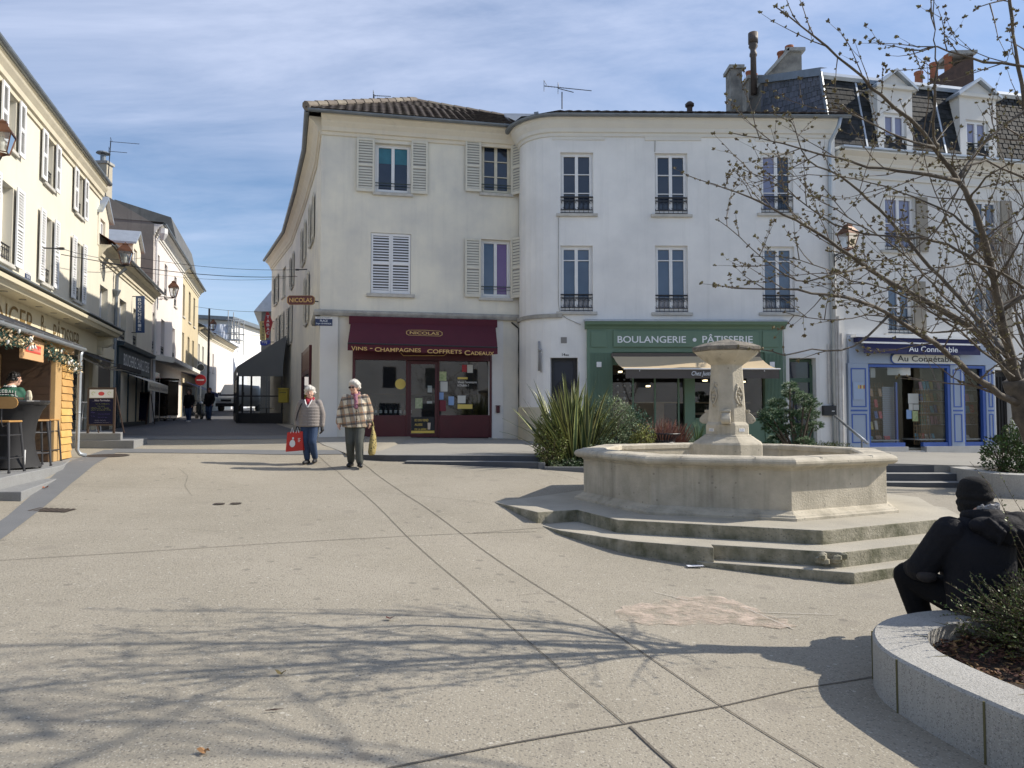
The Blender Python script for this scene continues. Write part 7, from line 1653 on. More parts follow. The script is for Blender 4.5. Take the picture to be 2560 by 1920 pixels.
for i in range(len(pts)):
    a,b=pts[i],pts[(i+1) % len(pts)]
    for k in range(5):u=k/5;ps.append(atg(a[0]+(b[0]-a[0])*u+rr.uniform(-9,9),a[1]+(b[1]-a[1])*u+rr.uniform(-3,3)))
c=sum(ps,Vector())/len(ps);c.z=G(c.x,c.y);vs=[]
for f in (1,.66,.33):
    for p in ps:q=c.lerp(p,f);vs.append((q.x-c.x,q.y-c.y,G(q.x,q.y)-c.z+.007))
n=len(ps);vs.append((0,0,.007));g.add(vs,[(j*n+k,j*n+(k+1) % n,(j+1)*n+(k+1) % n,(j+1)*n+k) for j in range(2) for k in range(n)]+[(2*n+k,2*n+(k+1) % n,3*n) for k in range(n)]);o=g.build('chalk_patch',mch);o.location=c;tag(o,'pinkish chalk smear on the concrete between the joints and the fountain','chalk mark')
for k,(x0,y0,x1,y1) in enumerate(((1900,1532,2085,1538),(1930,1545,2000,1545),(1636,1482,1720,1502),(1860,1520,1985,1575))):
    a,b=atg(x0,y0),atg(x1,y1);g=MB();d=(b-a).to_2d().normalized();nn=Vector((-d.y,d.x))*.005;vs=[]
    for j in range(9):q=a.lerp(b,j/8);q=Vector((q.x,q.y))+nn*rr.uniform(-1,1);vs += [(q.x+nn.x*s-a.x,q.y+nn.y*s-a.y,G(q.x,q.y)-a.z+.008) for s in (-1,1)]
    g.add(vs,[(2*j,2*j+1,2*j+3,2*j+2) for j in range(8)]);o=g.build('chalk_line',mat('white_chalk',(.44,.41,.36),.95));o.location=a;tag(o,('long white chalk line right of the pink smear','short white chalk stroke right of the pink smear','chalk stroke above the pink smear','slanting chalk stroke over the right end of the pink smear')[k],'chalk mark')

# ================================================================ plants
def leafy(g,c,rad,n,ls,rr,asp=.5,shell=.55,up=.3,flat=0):
    """scatter small folded leaves on an uneven, clumped crown"""
    c=Vector(c);cl=[(Vector((rr.gauss(0,1),rr.gauss(0,1),rr.gauss(0,1))).normalized(),rr.uniform(.55,1.12)) for _ in range(26)]
    k=0
    while k<n:
        d=Vector((rr.gauss(0,1),rr.gauss(0,1),rr.gauss(0,1))).normalized();b=max(cl,key=lambda q:q[0].dot(d));w_=b[0].dot(d)
        r_=(shell+(1-shell)*rr.random()**.6)*(b[1]*(.35+.65*w_)+.1)
        p=c+Vector((d.x*rad[0],d.y*rad[1],d.z*rad[2]))*r_;l=ls*rr.uniform(.6,1.3)
        t=(d*.7+Vector((rr.uniform(-1,1),rr.uniform(-1,1),rr.uniform(-1,1)+up))).normalized();s_=t.cross(Vector((rr.uniform(-1,1),rr.uniform(-1,1),rr.uniform(-1,1)))).normalized()*l*asp*.5
        fold=t.cross(s_).normalized()*l*.12
        g.add([p,p+t*l*.5+s_+fold,p+t*l,p+t*l*.5-s_+fold],[(0,1,2),(0,2,3)]);k += 1
def twigs(g,base,c,rad,n,rr,r0=.012):
    for k in range(n):
        d=Vector((rr.gauss(0,1),rr.gauss(0,1),abs(rr.gauss(0,1)))).normalized();e=Vector(c)+Vector((d.x*rad[0],d.y*rad[1],d.z*rad[2]))*rr.uniform(.6,.95);b=Vector(base)+Vector((rr.uniform(-.06,.06),rr.uniform(-.06,.06),0));m_=b.lerp(e,.5)+Vector((rr.uniform(-.05,.05),rr.uniform(-.05,.05),.04));g.tube([b,m_,e],[r0,r0*.7,r0*.3],5)
m_bark=mat('shrub_bark',(.10,.075,.05),.9,var=.6,vscale=20)
def shrub(name,label,base,c,rad,n,ls,m,seed,group=None,tw=14,asp=.5,shell=.5):
    rr=random.Random(seed);t=thing(name,label,'shrub',tuple(base),group);g=MB();leafy(g,c,rad,n,ls,rr,asp,shell);g.build('foliage',m,t);g=MB();twigs(g,base,c,rad,tw,rr);g.build('stems',m_bark,t);return t
def leafmat(name,c,c2,isl=.5):
    m=mat(name,c,.55,var=.8,vscale=3,col2=c2,island=isl,spec=.35);return m
L_pit=leafmat('olive_variegated_leaf',(.20,.21,.06),(.10,.12,.035),.7);L_sil=leafmat('grey_green_leaf',(.26,.30,.17),(.13,.17,.09),.6);L_gol=leafmat('golden_green_leaf',(.32,.29,.08),(.13,.16,.045),.7);L_dark=leafmat('deep_green_leaf',(.035,.06,.02),(.02,.035,.014),.6);L_glau=leafmat('bluish_leaf',(.08,.15,.09),(.045,.09,.05),.5)
shrub('shrub','small rounded olive-green shrub left of the spiky flax clump',(.78,14.72,.46),(.78,14.72,.98),(.36,.26,.58),2600,.05,L_pit,1)
shrub('shrub','airy pale grey-green shrub directly right of the flax clump',(2.15,15.3,.5),(2.2,15.3,1.2),(.50,.42,.78),4200,.045,L_sil,2)
shrub('shrub','bluish-green shrub between the pale one and the red-stemmed one',(2.7,15.6,.5),(2.72,15.6,1.15),(.36,.35,.68),2200,.05,L_glau,3)
shrub('shrub','low golden-green shrub in front of the red-stemmed bush',(2.75,15.1,.5),(2.72,15.1,.88),(.40,.33,.46),2600,.045,L_gol,4)
shrub('shrub','low grey-green cushion shrub low down beside the fountain rim',(2.1,14.9,.5),(1.95,14.9,.68),(.48,.32,.36),1800,.04,L_sil,5)
g=MB();rr=random.Random(6)
for k in range(3600):
    x,y=rr.uniform(.75,2.6),rr.uniform(14.45,15.1);p=Vector((x,y,.42+rr.random()**2*.22));t=Vector((rr.uniform(-1,1),rr.uniform(-1,.3),rr.uniform(.1,1))).normalized()*rr.uniform(.03,.07);s_=t.orthogonal().normalized()*.012
    g.add([p,p+t*.5+s_,p+t,p+t*.5-s_],[(0,1,2,3)])
struct(g.build('ground_cover',L_dark),'stuff')
# New Zealand flax
fx=thing('flax_plant','large clump of sword-shaped flax leaves with yellow edges in the low bed','plant',(1.3,15.2,.5));rr=random.Random(11);g=MB();h=MB()
fans=[(rr.uniform(0,6.28),rr.random()**.6,rr.uniform(0,math.pi)) for _ in range(26)]
for k in range(250):
    fa_,rad,fp=fans[k % 26];ft_=rr.uniform(-1,1);out_=Vector((math.cos(fa_),math.sin(fa_),0))*rad*.55;inp=Vector((math.cos(fp),math.sin(fp),0))*ft_*.75;dl=out_*.8+inp*.8+Vector((rr.uniform(-.12,.12),rr.uniform(-.12,.12),0));lean=min(1.05,dl.length*rr.uniform(.75,1.1));d=dl.normalized()
    L_=rr.uniform(1.15,2.25)*(1-.15*rad)*(1-.12*abs(ft_));bend=rr.uniform(.05,.45)*(lean+.4)*(2.6 if rr.random()<.16 else 1)
    b=Vector((1.3+.34*rad*math.cos(fa_),15.2+.26*rad*math.sin(fa_),.48));w_=rr.uniform(.028,.052);sd_=Vector((-d.y,d.x,0));sd_=(sd_+d*rr.uniform(-.9,.9)).normalized()*rr.choice((-1,1))
    n=8;P0=[];p=b.copy();ang=lean
    for i in range(n+1):P0.append(p.copy());u=i/n;ang=lean+bend*u**2.2;p=p+(Vector((0,0,1))*math.cos(ang)+d*math.sin(ang))*(L_/n)
    ww=[w_*(.75+.5*math.sin(min(1,i/n*1.4)*math.pi*.6))*(1-(i/n)**3.2)+.001 for i in range(n+1)]
    cr_=d.cross(sd_)*.25*w_
    vs=[];
    for i in range(n+1):vs += [P0[i]-sd_*ww[i],P0[i]-sd_*ww[i]*.62+cr_*.0,P0[i]+sd_*ww[i]*.62,P0[i]+sd_*ww[i]]
    g.add([v for i in range(n+1) for v in (vs[4*i+1],P0[i]+Vector((0,0,-.006)),vs[4*i+2])],[(3*i+j,3*i+j+1,3*i+4+j,3*i+3+j) for i in range(n) for j in (0,1)])
    h.add(vs,[(4*i+j,4*i+j+1,4*i+5+j,4*i+4+j) for i in range(n) for j in (0,2)])
g.build('leaf_blades',mat('flax_green',(.065,.095,.035),.45,var=.6,vscale=4,col2=(.045,.06,.028),island=.45),fx);h.build('leaf_margins',mat('flax_margin',(.42,.42,.15),.45,var=.6,vscale=5,col2=(.22,.24,.08),island=.35),fx)
# red-stemmed bush
t=thing('red_stemmed_bush','leafless bush of upright reddish-brown stems behind the litter bin','shrub',(3.45,16.2,.55));g=MB();rr=random.Random(13)
for k in range(420):
    a=rr.uniform(0,6.28);r_=rr.random()**.5;b=Vector((3.45+.2*r_*math.cos(a),16.2+.2*r_*math.sin(a),.55));e=b+Vector((.55*r_*math.cos(a),.45*r_*math.sin(a),rr.uniform(.55,1.05)*(1-.25*r_)));m_=b.lerp(e,.5)+Vector((rr.uniform(-.03,.03),)*2+(-.02,));g.tube([b,m_,e],[.007,.006,.003],4,cap=False)
    q=b.lerp(e,rr.uniform(.5,.8));g.tube([q,q+Vector((rr.uniform(-.1,.1),rr.uniform(-.1,.1),.18))],[.004,.002],3,cap=False)
g.build('stems',mat('red_stem',(.20,.075,.05),.6,var=.6,vscale=10,col2=(.10,.045,.035),island=.5),t)
t=thing('grass_tuft','arching green grass tuft beside the red-stemmed bush','grass',(4.25,16.2,.55));g=MB()
for k in range(130):
    a=rr.uniform(0,6.28);b=Vector((4.2,16.1,.55));e=rr.uniform(.3,.6);hgt=rr.uniform(.4,.9);d=Vector((math.cos(a),math.sin(a),0));ps=[b+d*e*u**1.5+Vector((0,0,hgt*(1-(1-u)**2))) for u in (0,.33,.66,1)];s_=Vector((-d.y,d.x,0))*.007
    g.add([v for i,p in enumerate(ps) for v in (p-s_*(1-i*.3),p+s_*(1-i*.3))],[(2*i,2*i+1,2*i+3,2*i+2) for i in range(3)])
g.build('blades',mat('grass_blade',(.10,.15,.04),.6,island=.4),t)
# dwarf pine
def pine(label,base,clumps,seed,mcol,nl=.07):
    rr=random.Random(seed);t=thing('dwarf_pine',label,'conifer',tuple(base));g=MB();b=MB();b0=Vector(base)
    for c,r_ in clumps:
        c=Vector(c);mid=b0.lerp(c,.55)+Vector((rr.uniform(-.1,.1),0,.05));b.tube([b0,mid,c],[.035,.025,.01],6)
        for k in range(int(150*(r_/.2)**2)):
            d=Vector((rr.gauss(0,1),rr.gauss(0,1),rr.gauss(0,1)+.25)).normalized();p=c+Vector((d.x*r_*1.25,d.y*r_*1.1,d.z*r_*.62))*rr.uniform(.55,1.05)
            ax=(d+Vector((0,0,.5))).normalized()
            for j in range(17):
                v=(ax*.8+Vector((rr.uniform(-1,1),rr.uniform(-1,1),rr.uniform(-1,1)))*.85).normalized()*nl*rr.uniform(.7,1.1);s_=v.orthogonal().normalized()*.006;g.add([p-s_,p+s_,p+v],[(0,1,2)])
    g.build('needles',mcol,t);b.build('trunk',m_bark,t);return t
L_pine=mat('pine_needle',(.085,.15,.055),.6,var=.7,vscale=5,col2=(.04,.08,.03),island=.6)
cl=[]
for x,y,r_ in ((1985,985,.22),(1945,1010,.2),(2010,1000,.22),(1925,1035,.22),(1970,1040,.26),(2020,1035,.22),(1935,1070,.22),(1985,1075,.25),(2035,1065,.18),(1945,1100,.2),(1925,1118,.2),(1950,1130,.2),(2010,1105,.2),(1975,965,.14),(2030,1010,.16),(1912,1050,.14)):
    v=aty(x,y,16.6+(x % 7)*.06);cl.append((v,r_*.95))
pine('dwarf pine with cloud-like needle clumps right of the fountain pillar',(6.7,16.7,.5),cl,21,L_pine)
shrub('shrub','low yellowish grassy shrub at the foot of the pine near the pipes',(7.5,17.0,.45),(7.55,17,.68),(.6,.3,.26),1800,.07,leafmat('yellow_green_leaf',(.12,.14,.03),(.05,.07,.02)),22,asp=.15)
q=aty(2505,1150,14.2);shrub('shrub','glossy-leaved shrub in the far planter at the right edge',(q.x,14.2,.4),(q.x+.15,14.2,.78),(.5,.4,.52),1700,.075,leafmat('glossy_leaf',(.06,.10,.025),(.03,.05,.015)),23)
q=aty(2545,1100,14.6);shrub('shrub','taller loose shrub behind the glossy one at the right edge',(q.x,14.6,.4),(q.x+.2,14.6,1.0),(.45,.4,.7),1300,.06,L_pit,24)
# near spreading shrub in the granite planter
t=thing('spreading_shrub','dense dark-green spreading shrub in the near planter in front of the seated man','shrub',(3.3,4.6,.07));rr=random.Random(31);g=MB();b=MB();b0=Vector((3.56,4.60,.04))
def spray(p,v,L_,n,g,b,rr,ls=.019,gap=.010):
    pts=[p];q=p.copy();d=v.normalized()
    for i in range(n):d=(d+Vector((rr.uniform(-.14,.14),rr.uniform(-.14,.14),rr.uniform(-.10,.06)))).normalized();q=q+d*L_/n;pts.append(q.copy())
    b.tube(pts,[.0035*(1-i/(n+1))+.0008 for i in range(n+1)],4,cap=False)
    for i in range(n):
        a,c=pts[i],pts[i+1];m_=max(1,int((c-a).length/gap))
        for j in range(m_):
            o=a.lerp(c,j/m_);t_=(d*.5+Vector((rr.uniform(-1,1),rr.uniform(-1,1),rr.uniform(-.4,1)))).normalized();l=ls*rr.uniform(.6,1.25);s_=t_.cross(Vector((rr.uniform(-1,1),rr.uniform(-1,1),rr.uniform(-1,1)))).normalized()*l*.33
            g.add([o,o+t_*l*.5+s_,o+t_*l,o+t_*l*.5-s_],[(0,1,2,3)])
for k in range(800):
    az=rr.uniform(0,6.28);el=rr.uniform(-.05,1.0);d=Vector((math.cos(az)*math.cos(el),math.sin(az)*math.cos(el)*.8,math.sin(el)));base=b0+Vector((rr.uniform(-.30,.65),rr.uniform(-.22,.18),rr.uniform(0,.2)));L0=rr.uniform(.24,.52)*(1-.25*math.sin(el));s0_=base+Vector((d.x*L0*.35,d.y*L0*.35,d.z*L0*.3))
    spray(s0_,d,L0,6,g,b,rr)
    for j in range(3):spray(s0_+d*L0*rr.uniform(.1,.6),(d+Vector((rr.uniform(-.7,.7),rr.uniform(-.7,.7),rr.uniform(-.1,.6)))),L0*.38,4,g,b,rr)
g.build('foliage',mat('juniper_green',(.13,.16,.035),.55,var=.8,vscale=6,col2=(.05,.075,.02),island=.6),t);b.build('stems',m_bark,t)
t=thing('twiggy_shrub','loose upright twigs with tiny new leaves at the right edge beside the seated man','shrub',(3.85,4.85,.07));g=MB();b=MB()
for k in range(60):
    p=Vector((3.7+rr.uniform(-.1,.5),4.9+rr.uniform(-.2,.1),.1));d=Vector((rr.uniform(-.42,.3),rr.uniform(-.2,.2),1));spray(p,d,rr.uniform(.7,1.3),9,g,b,rr,.02,.03)
g.build('foliage',mat('new_leaf',(.11,.13,.03),.55,island=.5),t);b.build('stems',m_bark,t)
# ================================================================ the flowering cherry, still in bud
m_cbark=mat('cherry_bark',(.15,.125,.095),.8,var=.9,vscale=9,col2=(.045,.038,.032),bump=.7,bscale=45);m_bud=mat('cherry_bud',(.17,.145,.06),.6,var=.8,vscale=30,col2=(.09,.05,.03),island=.5)
TREE=thing('cherry_tree','bare cherry tree with swelling buds reaching across the right of the photo','tree',(4.45,5.5,.05));rr=random.Random(77);TB=MB();BR=MB();BD=MB()
def bud(p,d,s):
    d=d.normalized();u=d.orthogonal().normalized();v=d.cross(u);w_=s*.34;ring_=[p+d*s*.42+u*w_,p+d*s*.42+v*w_,p+d*s*.42-u*w_,p+d*s*.42-v*w_]
    BD.add([p,*ring_,p+d*s],[(0,2,1),(0,3,2),(0,4,3),(0,1,4),(5,1,2),(5,2,3),(5,3,4),(5,4,1)])
def cluster(p,d,n=4,s=.020):
    for k in range(n):bud(p,d*.9+Vector((rr.uniform(-1,1),rr.uniform(-1,1),rr.uniform(-.6,1))),s*rr.uniform(.75,1.2))
def shoot(p,d,L_,r_,lvl):
    n=max(3,int(L_/.09));pts=[p.copy()];q=p.copy();d=d.normalized()
    for i in range(n):d=(d+Vector((rr.uniform(-.16,.16),rr.uniform(-.16,.16),rr.uniform(-.12,.17)))).normalized();q=q+d*(L_/n);pts.append(q.copy())
    BR.tube(pts,[r_*(1-.75*i/n) for i in range(n+1)],5 if r_<.012 else 7,cap=False)
    for i in range(1,n+1):
        if rr.random()<.8:cluster(pts[i],(pts[i]-pts[i-1])+Vector((rr.uniform(-.1,.1),rr.uniform(-.1,.1),rr.uniform(-.05,.1))),rr.randrange(2,6),.018)
    cluster(pts[-1],d,5,.022)
    if lvl>0:
        for i in range(1,n):
            if rr.random()<.62:
                s_=Vector((rr.uniform(-1,1),rr.uniform(-1,1),rr.uniform(-.5,1)));shoot(pts[i],(pts[i+1]-pts[i]).normalized()*.8+s_*.75,L_*rr.uniform(.25,.5),r_*.5,lvl-1)
def limbp(px_,r0,r1,side=1.0,lvl=1,den=.16,wob=.02):
    """limb through measured places: (x, y, depth)"""
    pts=[aty(*q) if len(q)==3 and not isinstance(q,Vector) and q[0]>100 else Vector(q) for q in px_]
    sm=[]
    for i in range(len(pts)-1):
        p0,p1,p2,p3=pts[max(0,i-1)],pts[i],pts[i+1],pts[min(len(pts)-1,i+2)];n=max(2,int((p2-p1).length/.1))
        for k in range(n):u=k/n;sm.append(.5*((2*p1)+(p2-p0)*u+(2*p0-5*p1+4*p2-p3)*u*u+(3*p1-p0-3*p2+p3)*u**3)+Vector((rr.uniform(-wob,wob),rr.uniform(-wob,wob),rr.uniform(-wob,wob)))*.4)
    sm.append(pts[-1]);n=len(sm);rs=[(r0+(r1-r0)*(i/(n-1))**.62)*(.82 if r0<.06 else 1) for i in range(n)];TB.tube(sm,[q*rr.uniform(.88,1.13) for q in rs],9)
    for i in range(2,n-1):
        if rs[i]<.045 and rr.random()<side*.98:
            d=(sm[i+1]-sm[i-1]).normalized();s_=Vector((rr.uniform(-1,1),rr.uniform(-1,1),rr.uniform(-.7,1)));shoot(sm[i],d*.7+s_*.8,rr.uniform(.22,.72)*(1-.35*i/n),max(.004,rs[i]*.34),lvl)
        elif rs[i]<.03 and rr.random()<.6:cluster(sm[i],Vector((rr.uniform(-1,1),rr.uniform(-1,1),rr.uniform(-1,1))),4,.022)
    if r1<.01:cluster(sm[-1],sm[-1]-sm[-2],5,.022)
    return sm
limbp([(4.45,5.5,.0),(2600,1130,5.5),(2565,1040,5.5),(2550,985,5.5),(2540,950,5.5)],.10,.085,0)
limbp([(2548,1010,5.5),(2498,985,5.4),(2398,909,5.25),(2336,859,5.1),(2272,816,5.0),(2222,787,4.9),(2150,752,4.8),(2060,738,4.7),(1960,722,4.6),(1870,724,4.55),(1817,717,4.5)],.040,.004,.8)
limbp([(2222,790,4.9),(2165,848,4.85),(2103,875,4.8),(2030,872,4.75),(1960,888,4.7),(1905,872,4.65),(1845,868,4.6)],.012,.003,.35,0)
limbp([(2540,960,5.5),(2462,850,5.6),(2382,791,5.7),(2306,749,5.7),(2230,707,5.7),(2167,667,5.7),(2099,618,5.6),(2044,580,5.6),(1960,538,5.5),(1880,495,5.4),(1810,470,5.4),(1772,457,5.3)],.046,.004,.8)
limbp([(2165,668,5.7),(2086,686,5.5),(1990,700,5.4),(1900,640,5.3),(1850,590,5.2),(1795,550,5.2)],.014,.003,.7)
limbp([(2540,950,5.5),(2505,800,5.3),(2487,703,5.2),(2460,600,5.1),(2424,500,5.0),(2394,452,5.0),(2337,368,4.9),(2274,298,4.8),(2201,241,4.7),(2156,196,4.6),(2096,142,4.5),(2033,90,4.45),(1939,17,4.4)],.052,.004,.75)
limbp([(2394,452,5.0),(2320,436,4.9),(2274,431,4.9),(2171,416,4.8),(2050,386,4.7),(1960,360,4.6),(1900,347,4.6),(1828,332,4.5)],.020,.003,.75)
limbp([(2396,455,5.0),(2425,400,5.1),(2470,345,5.2),(2560,280,5.3),(2680,215,5.4)],.024,.008,.6)
limbp([(2520,890,5.4),(2420,770,5.9),(2327,669,6.0),(2250,580,6.0),(2171,500,6.0),(2100,440,6.0),(2020,400,6.0),(1985,320,6.0),(1975,300,6.0)],.034,.004,.8)
limbp([(2545,960,5.5),(2590,800,5.6),(2610,600,5.6),(2590,400,5.5),(2560,250,5.4),(2540,120,5.3),(2520,-60,5.2)],.035,.012,.5)
limbp([(2640,175,4.2),(2560,166,4.2),(2463,154,4.2),(2394,136,4.2),(2346,117,4.2),(2300,128,4.2),(2275,126,4.2)],.014,.003,.7)
limbp([(2343,160,4.2),(2334,120,4.2),(2337,75,4.2),(2325,28,4.2)],.006,.003,.5,0)
limbp([(2343,160,4.2),(2335,260,4.3),(2336,340,4.5),(2345,372,4.8)],.007,.012,.4,0)
limbp([(2610,40,3.9),(2560,-10,3.9),(2440,20,3.8)],.01,.003,.5,0)
limbp([(2600,460,5.2),(2500,420,5.0),(2430,410,4.9),(2350,560,4.9),(2250,640,4.9),(2150,650,4.8)],.014,.003,.7)
limbp([(2487,703,5.2),(2420,640,5.1),(2330,600,5.0),(2200,590,4.9),(2080,560,4.8),(1960,470,4.8),(1850,420,4.8)],.018,.003,.8)
limbp([(2500,780,5.3),(2600,700,5.2),(2640,560,5.2)],.02,.01,.6);limbp([(2430,820,5.6),(2330,830,5.6),(2200,790,5.5),(2060,800,5.4),(1960,780,5.4)],.012,.003,.5,1)
for L_ in (((2535,930,5.5),(2480,780,5.9),(2400,620,6.1),(2340,480,6.2),(2300,360,6.2),(2250,250,6.2)),((2530,940,5.4),(2400,830,5.0),(2260,740,4.8),(2130,700,4.7),(2000,650,4.6),(1880,640,4.6)),
    ((2500,880,5.3),(2380,760,4.7),(2240,620,4.4),(2120,540,4.3),(2060,470,4.3)),((2487,703,5.2),(2540,620,5.0),(2580,520,5.0)),((2460,600,5.1),(2350,520,5.3),(2220,470,5.5),(2090,440,5.6),(1960,440,5.6)),
    ((2560,720,5.0),(2450,660,4.9),(2330,680,4.8),(2220,720,4.8)),((2570,880,5.4),(2600,700,5.9),(2560,520,6.1),(2500,380,6.2),(2470,250,6.2)),((2337,368,4.9),(2260,350,4.7),(2160,300,4.6),(2080,260,4.6)),((2424,500,5.0),(2480,430,4.6),(2560,400,4.4)),((2430,640,5.2),(2520,560,5.3),(2600,540,5.4))):limbp(L_,.014,.003,.8,1)
# upper crown above the frame, towards the camera and away: casts the branch shadows on the square
top=aty(2590,500,5.55);r2=random.Random(5)
for k in range(13):
    a=r2.uniform(0,6.28);e=r2.uniform(.35,1.1);d=Vector((math.cos(a)*math.cos(e),math.sin(a)*math.cos(e),math.sin(e)));st_=Vector((top.x+r2.uniform(-.1,.5),top.y+r2.uniform(-2.0,-.5),r2.uniform(4.95,5.6)))
    if st_.z+d.z*2<5.2 and d.x<.2:d=Vector((d.x,d.y,1.2)).normalized()
    p=[st_];
    for i in range(5):d=(d+Vector((r2.uniform(-.2,.2),r2.uniform(-.2,.2),r2.uniform(-.05,.2)))).normalized();p.append(p[-1]+d*r2.uniform(.35,.55))
    limbp([Vector(q) for q in p],.03,.005,.7,1)
limbp([Vector((top.x+.35,top.y,2.8)),Vector((top.x+.3,top.y,3.6)),Vector((top.x,top.y-.05,4.6)),Vector((top.x-.1,top.y,6.2))],.06,.01,.8)
TB.build('trunk',m_cbark,TREE,smooth=True);BR.build('branches',mat('cherry_twig',(.15,.12,.09),.7,var=.7,vscale=20,col2=(.07,.05,.04)),TREE);BD.build('buds',m_bud,TREE)
# bare tree in the far planter and more trees out of frame to the right whose shadows fall on the square
def baretree(label,base,H,seed,lv=4,sp=.5,r0=.09,name='bare_tree',mm=m_cbark):
    t=thing(name,label,'tree',tuple(base));r3=random.Random(seed);g=MB();h=MB()
    def gr(p,d,L_,r_,l):
        n=4;pts=[p];q=p.copy()
        for i in range(n):d=(d+Vector((r3.uniform(-.13,.13),r3.uniform(-.13,.13),r3.uniform(-.04,.14)))).normalized();q=q+d*L_/n;pts.append(q.copy())
        (g if l >= lv-1 else h).tube(pts,[r_*(1-.5*i/n) for i in range(n+1)],7 if l>2 else 4,cap=False)
        if l==0:return
        for i in (2,3,4,4):
            s_=Vector((r3.uniform(-1,1),r3.uniform(-1,1),r3.uniform(-.1,.9)));gr(pts[i],d+s_*sp*1.4,L_*r3.uniform(.55,.8),r_*.52,l-1)
    gr(Vector(base),Vector((0,0,1)),H*.33,r0,lv);g.build('trunk',mm,t);h.build('branches',MATS['cherry_twig'],t);return t
baretree('fine-twigged bare tree in the far planter behind the cherry branches',(11.0,14.9,.4),6.0,4,5,.42,.07)
baretree('bare young tree standing just out of the frame on the near right',(6.6,3.9,.0),8.8,9,5,.55,.08)

# ================================================================ people
def cap(g,a,b,ra,rb,n=12):
    a,b=Vector(a),Vector(b);d=(b-a).normalized();g.tube([a-d*ra*.95,a-d*ra*.6,a,b,b+d*rb*.6,b+d*rb*.95],[ra*.25,ra*.8,ra,rb,rb*.8,rb*.25],n)
def chain(g,pts,rs,n=12):
    for i in range(len(pts)-1):cap(g,pts[i],pts[i+1],rs[i],rs[i+1],n)
def hand(g,w,d,up,s=1.0,curl=.6,side=1):
    """palm, four unequal bent fingers and a thumb; w wrist, d pointing direction, up = back of the hand"""
    w,d=Vector(w),Vector(d).normalized();up=(Vector(up)-d*Vector(up).dot(d)).normalized();x=d.cross(up)*side
    cap(g,w+d*.015*s,w+d*.075*s,.026*s,.032*s,10);cap(g,w+d*.03*s+x*.018*s,w+d*.08*s+x*.022*s,.02*s,.02*s,8);cap(g,w+d*.03*s-x*.018*s,w+d*.08*s-x*.022*s,.02*s,.02*s,8)
    for k,(o,L_) in enumerate(((-.03,.062),(-.01,.075),(.01,.07),(.03,.055))):
        p=w+d*.085*s+x*o*s;dd=d.copy();pts=[p]
        for j in range(3):dd=(dd-up*curl*(.55+.2*j)).normalized();pts.append(pts[-1]+dd*L_*s*(.42,.33,.25)[j])
        chain(g,pts,[.0095*s,.009*s,.0085*s,.0075*s],8)
    p=w+d*.03*s-x*.03*s;q=p+(d*.7-x*.6-up*.3).normalized()*.035*s;chain(g,[p,q,q+(d*.9-up*.5*curl).normalized()*.03*s],[.013*s,.011*s,.009*s],8)
def head(g,c,yaw=0,s=1.0,pitch=0):
    M=Matrix.Rotation(yaw,4,'Z') @ Matrix.Rotation(pitch,4,'X');T=lambda x,y,z:Vector(c)+M @ Vector((x*s,y*s,z*s))
    g.ball(T(0,.005,.03),(.077*s,.095*s,.098*s),18,M);g.ball(T(0,-.018,-.045),(.060*s,.072*s,.068*s),16,M);g.ball(T(0,-.058,-.085),(.026*s,.022*s,.02*s),10,M)
    g.ball(T(0,-.078,.048),(.05*s,.02*s,.018*s),10,M)
    chain(g,[T(0,-.092,.028),T(0,-.112,-.012)],[.010*s,.014*s],10)
    for e in (-1,1):g.ball(T(e*.016,-.098,-.014),(.010*s,)*3,8,M);g.ball(T(e*.045,-.066,-.022),(.024*s,.022*s,.024*s),10,M);g.ball(T(e*.078,.01,0),(.010*s,.018*s,.03*s),10,M)
    g.ball(T(0,-.083,-.048),(.026*s,.016*s,.012*s),10,M)
    return T,M
def face(T,M,s,parent,skin,brow=None,glasses=False):
    g=MB()
    for e in (-1,1):g.ball(T(e*.031,-.080,.012),(.015*s,.009*s,.008*s),10,M)
    g.build('eyes',mat('eye_white',(.55,.52,.48),.3),parent,smooth=True);g=MB()
    for e in (-1,1):g.ball(T(e*.031,-.087,.012),(.0065*s,)*3,8,M)
    g.build('irises',mat('dark_iris',(.03,.02,.015),.2),parent,smooth=True);g=MB();g.ball(T(0,-.0975,-.048),(.022*s,.005*s,.006*s),10,M);g.build('mouth',mat('lip',(.33,.11,.09),.5),parent,smooth=True)
    g=MB()
    for e in (-1,1):g.tube([T(e*.014,-.098,.031),T(e*.032,-.096,.037),T(e*.05,-.083,.031)],[.002*s,.003*s,.0015*s],5)
    g.build('eyebrows',brow or mat('grey_brow',(.30,.27,.24),.8),parent)
    if glasses:
        g=MB()
        for e in (-1,1):g.tube([T(e*.034+.027*math.cos(a)*1.1,-.110,.010+.020*math.sin(a)) for a in [k*math.pi/8 for k in range(17)]],.0038*s,5,cap=False);g.tube([T(e*.062,-.106,.014),T(e*.084,-.05,.014),T(e*.086,.01,.008)],.003,4)
        g.tube([T(-.008,-.112,.014),T(.008,-.112,.014)],.003,4);gl=g.build('glasses',mat('tortoise_frame',(.06,.015,.012),.3),parent)
        g=MB()
        for e in (-1,1):g.add([T(e*.034+.026*math.cos(a)*1.1,-.108,.010+.018*math.sin(a)) for a in [k*math.pi/8 for k in range(16)]],[tuple(range(16))])
        g.build('lenses',mat('brown_lens',(.05,.03,.025),.1,spec=.8),gl)
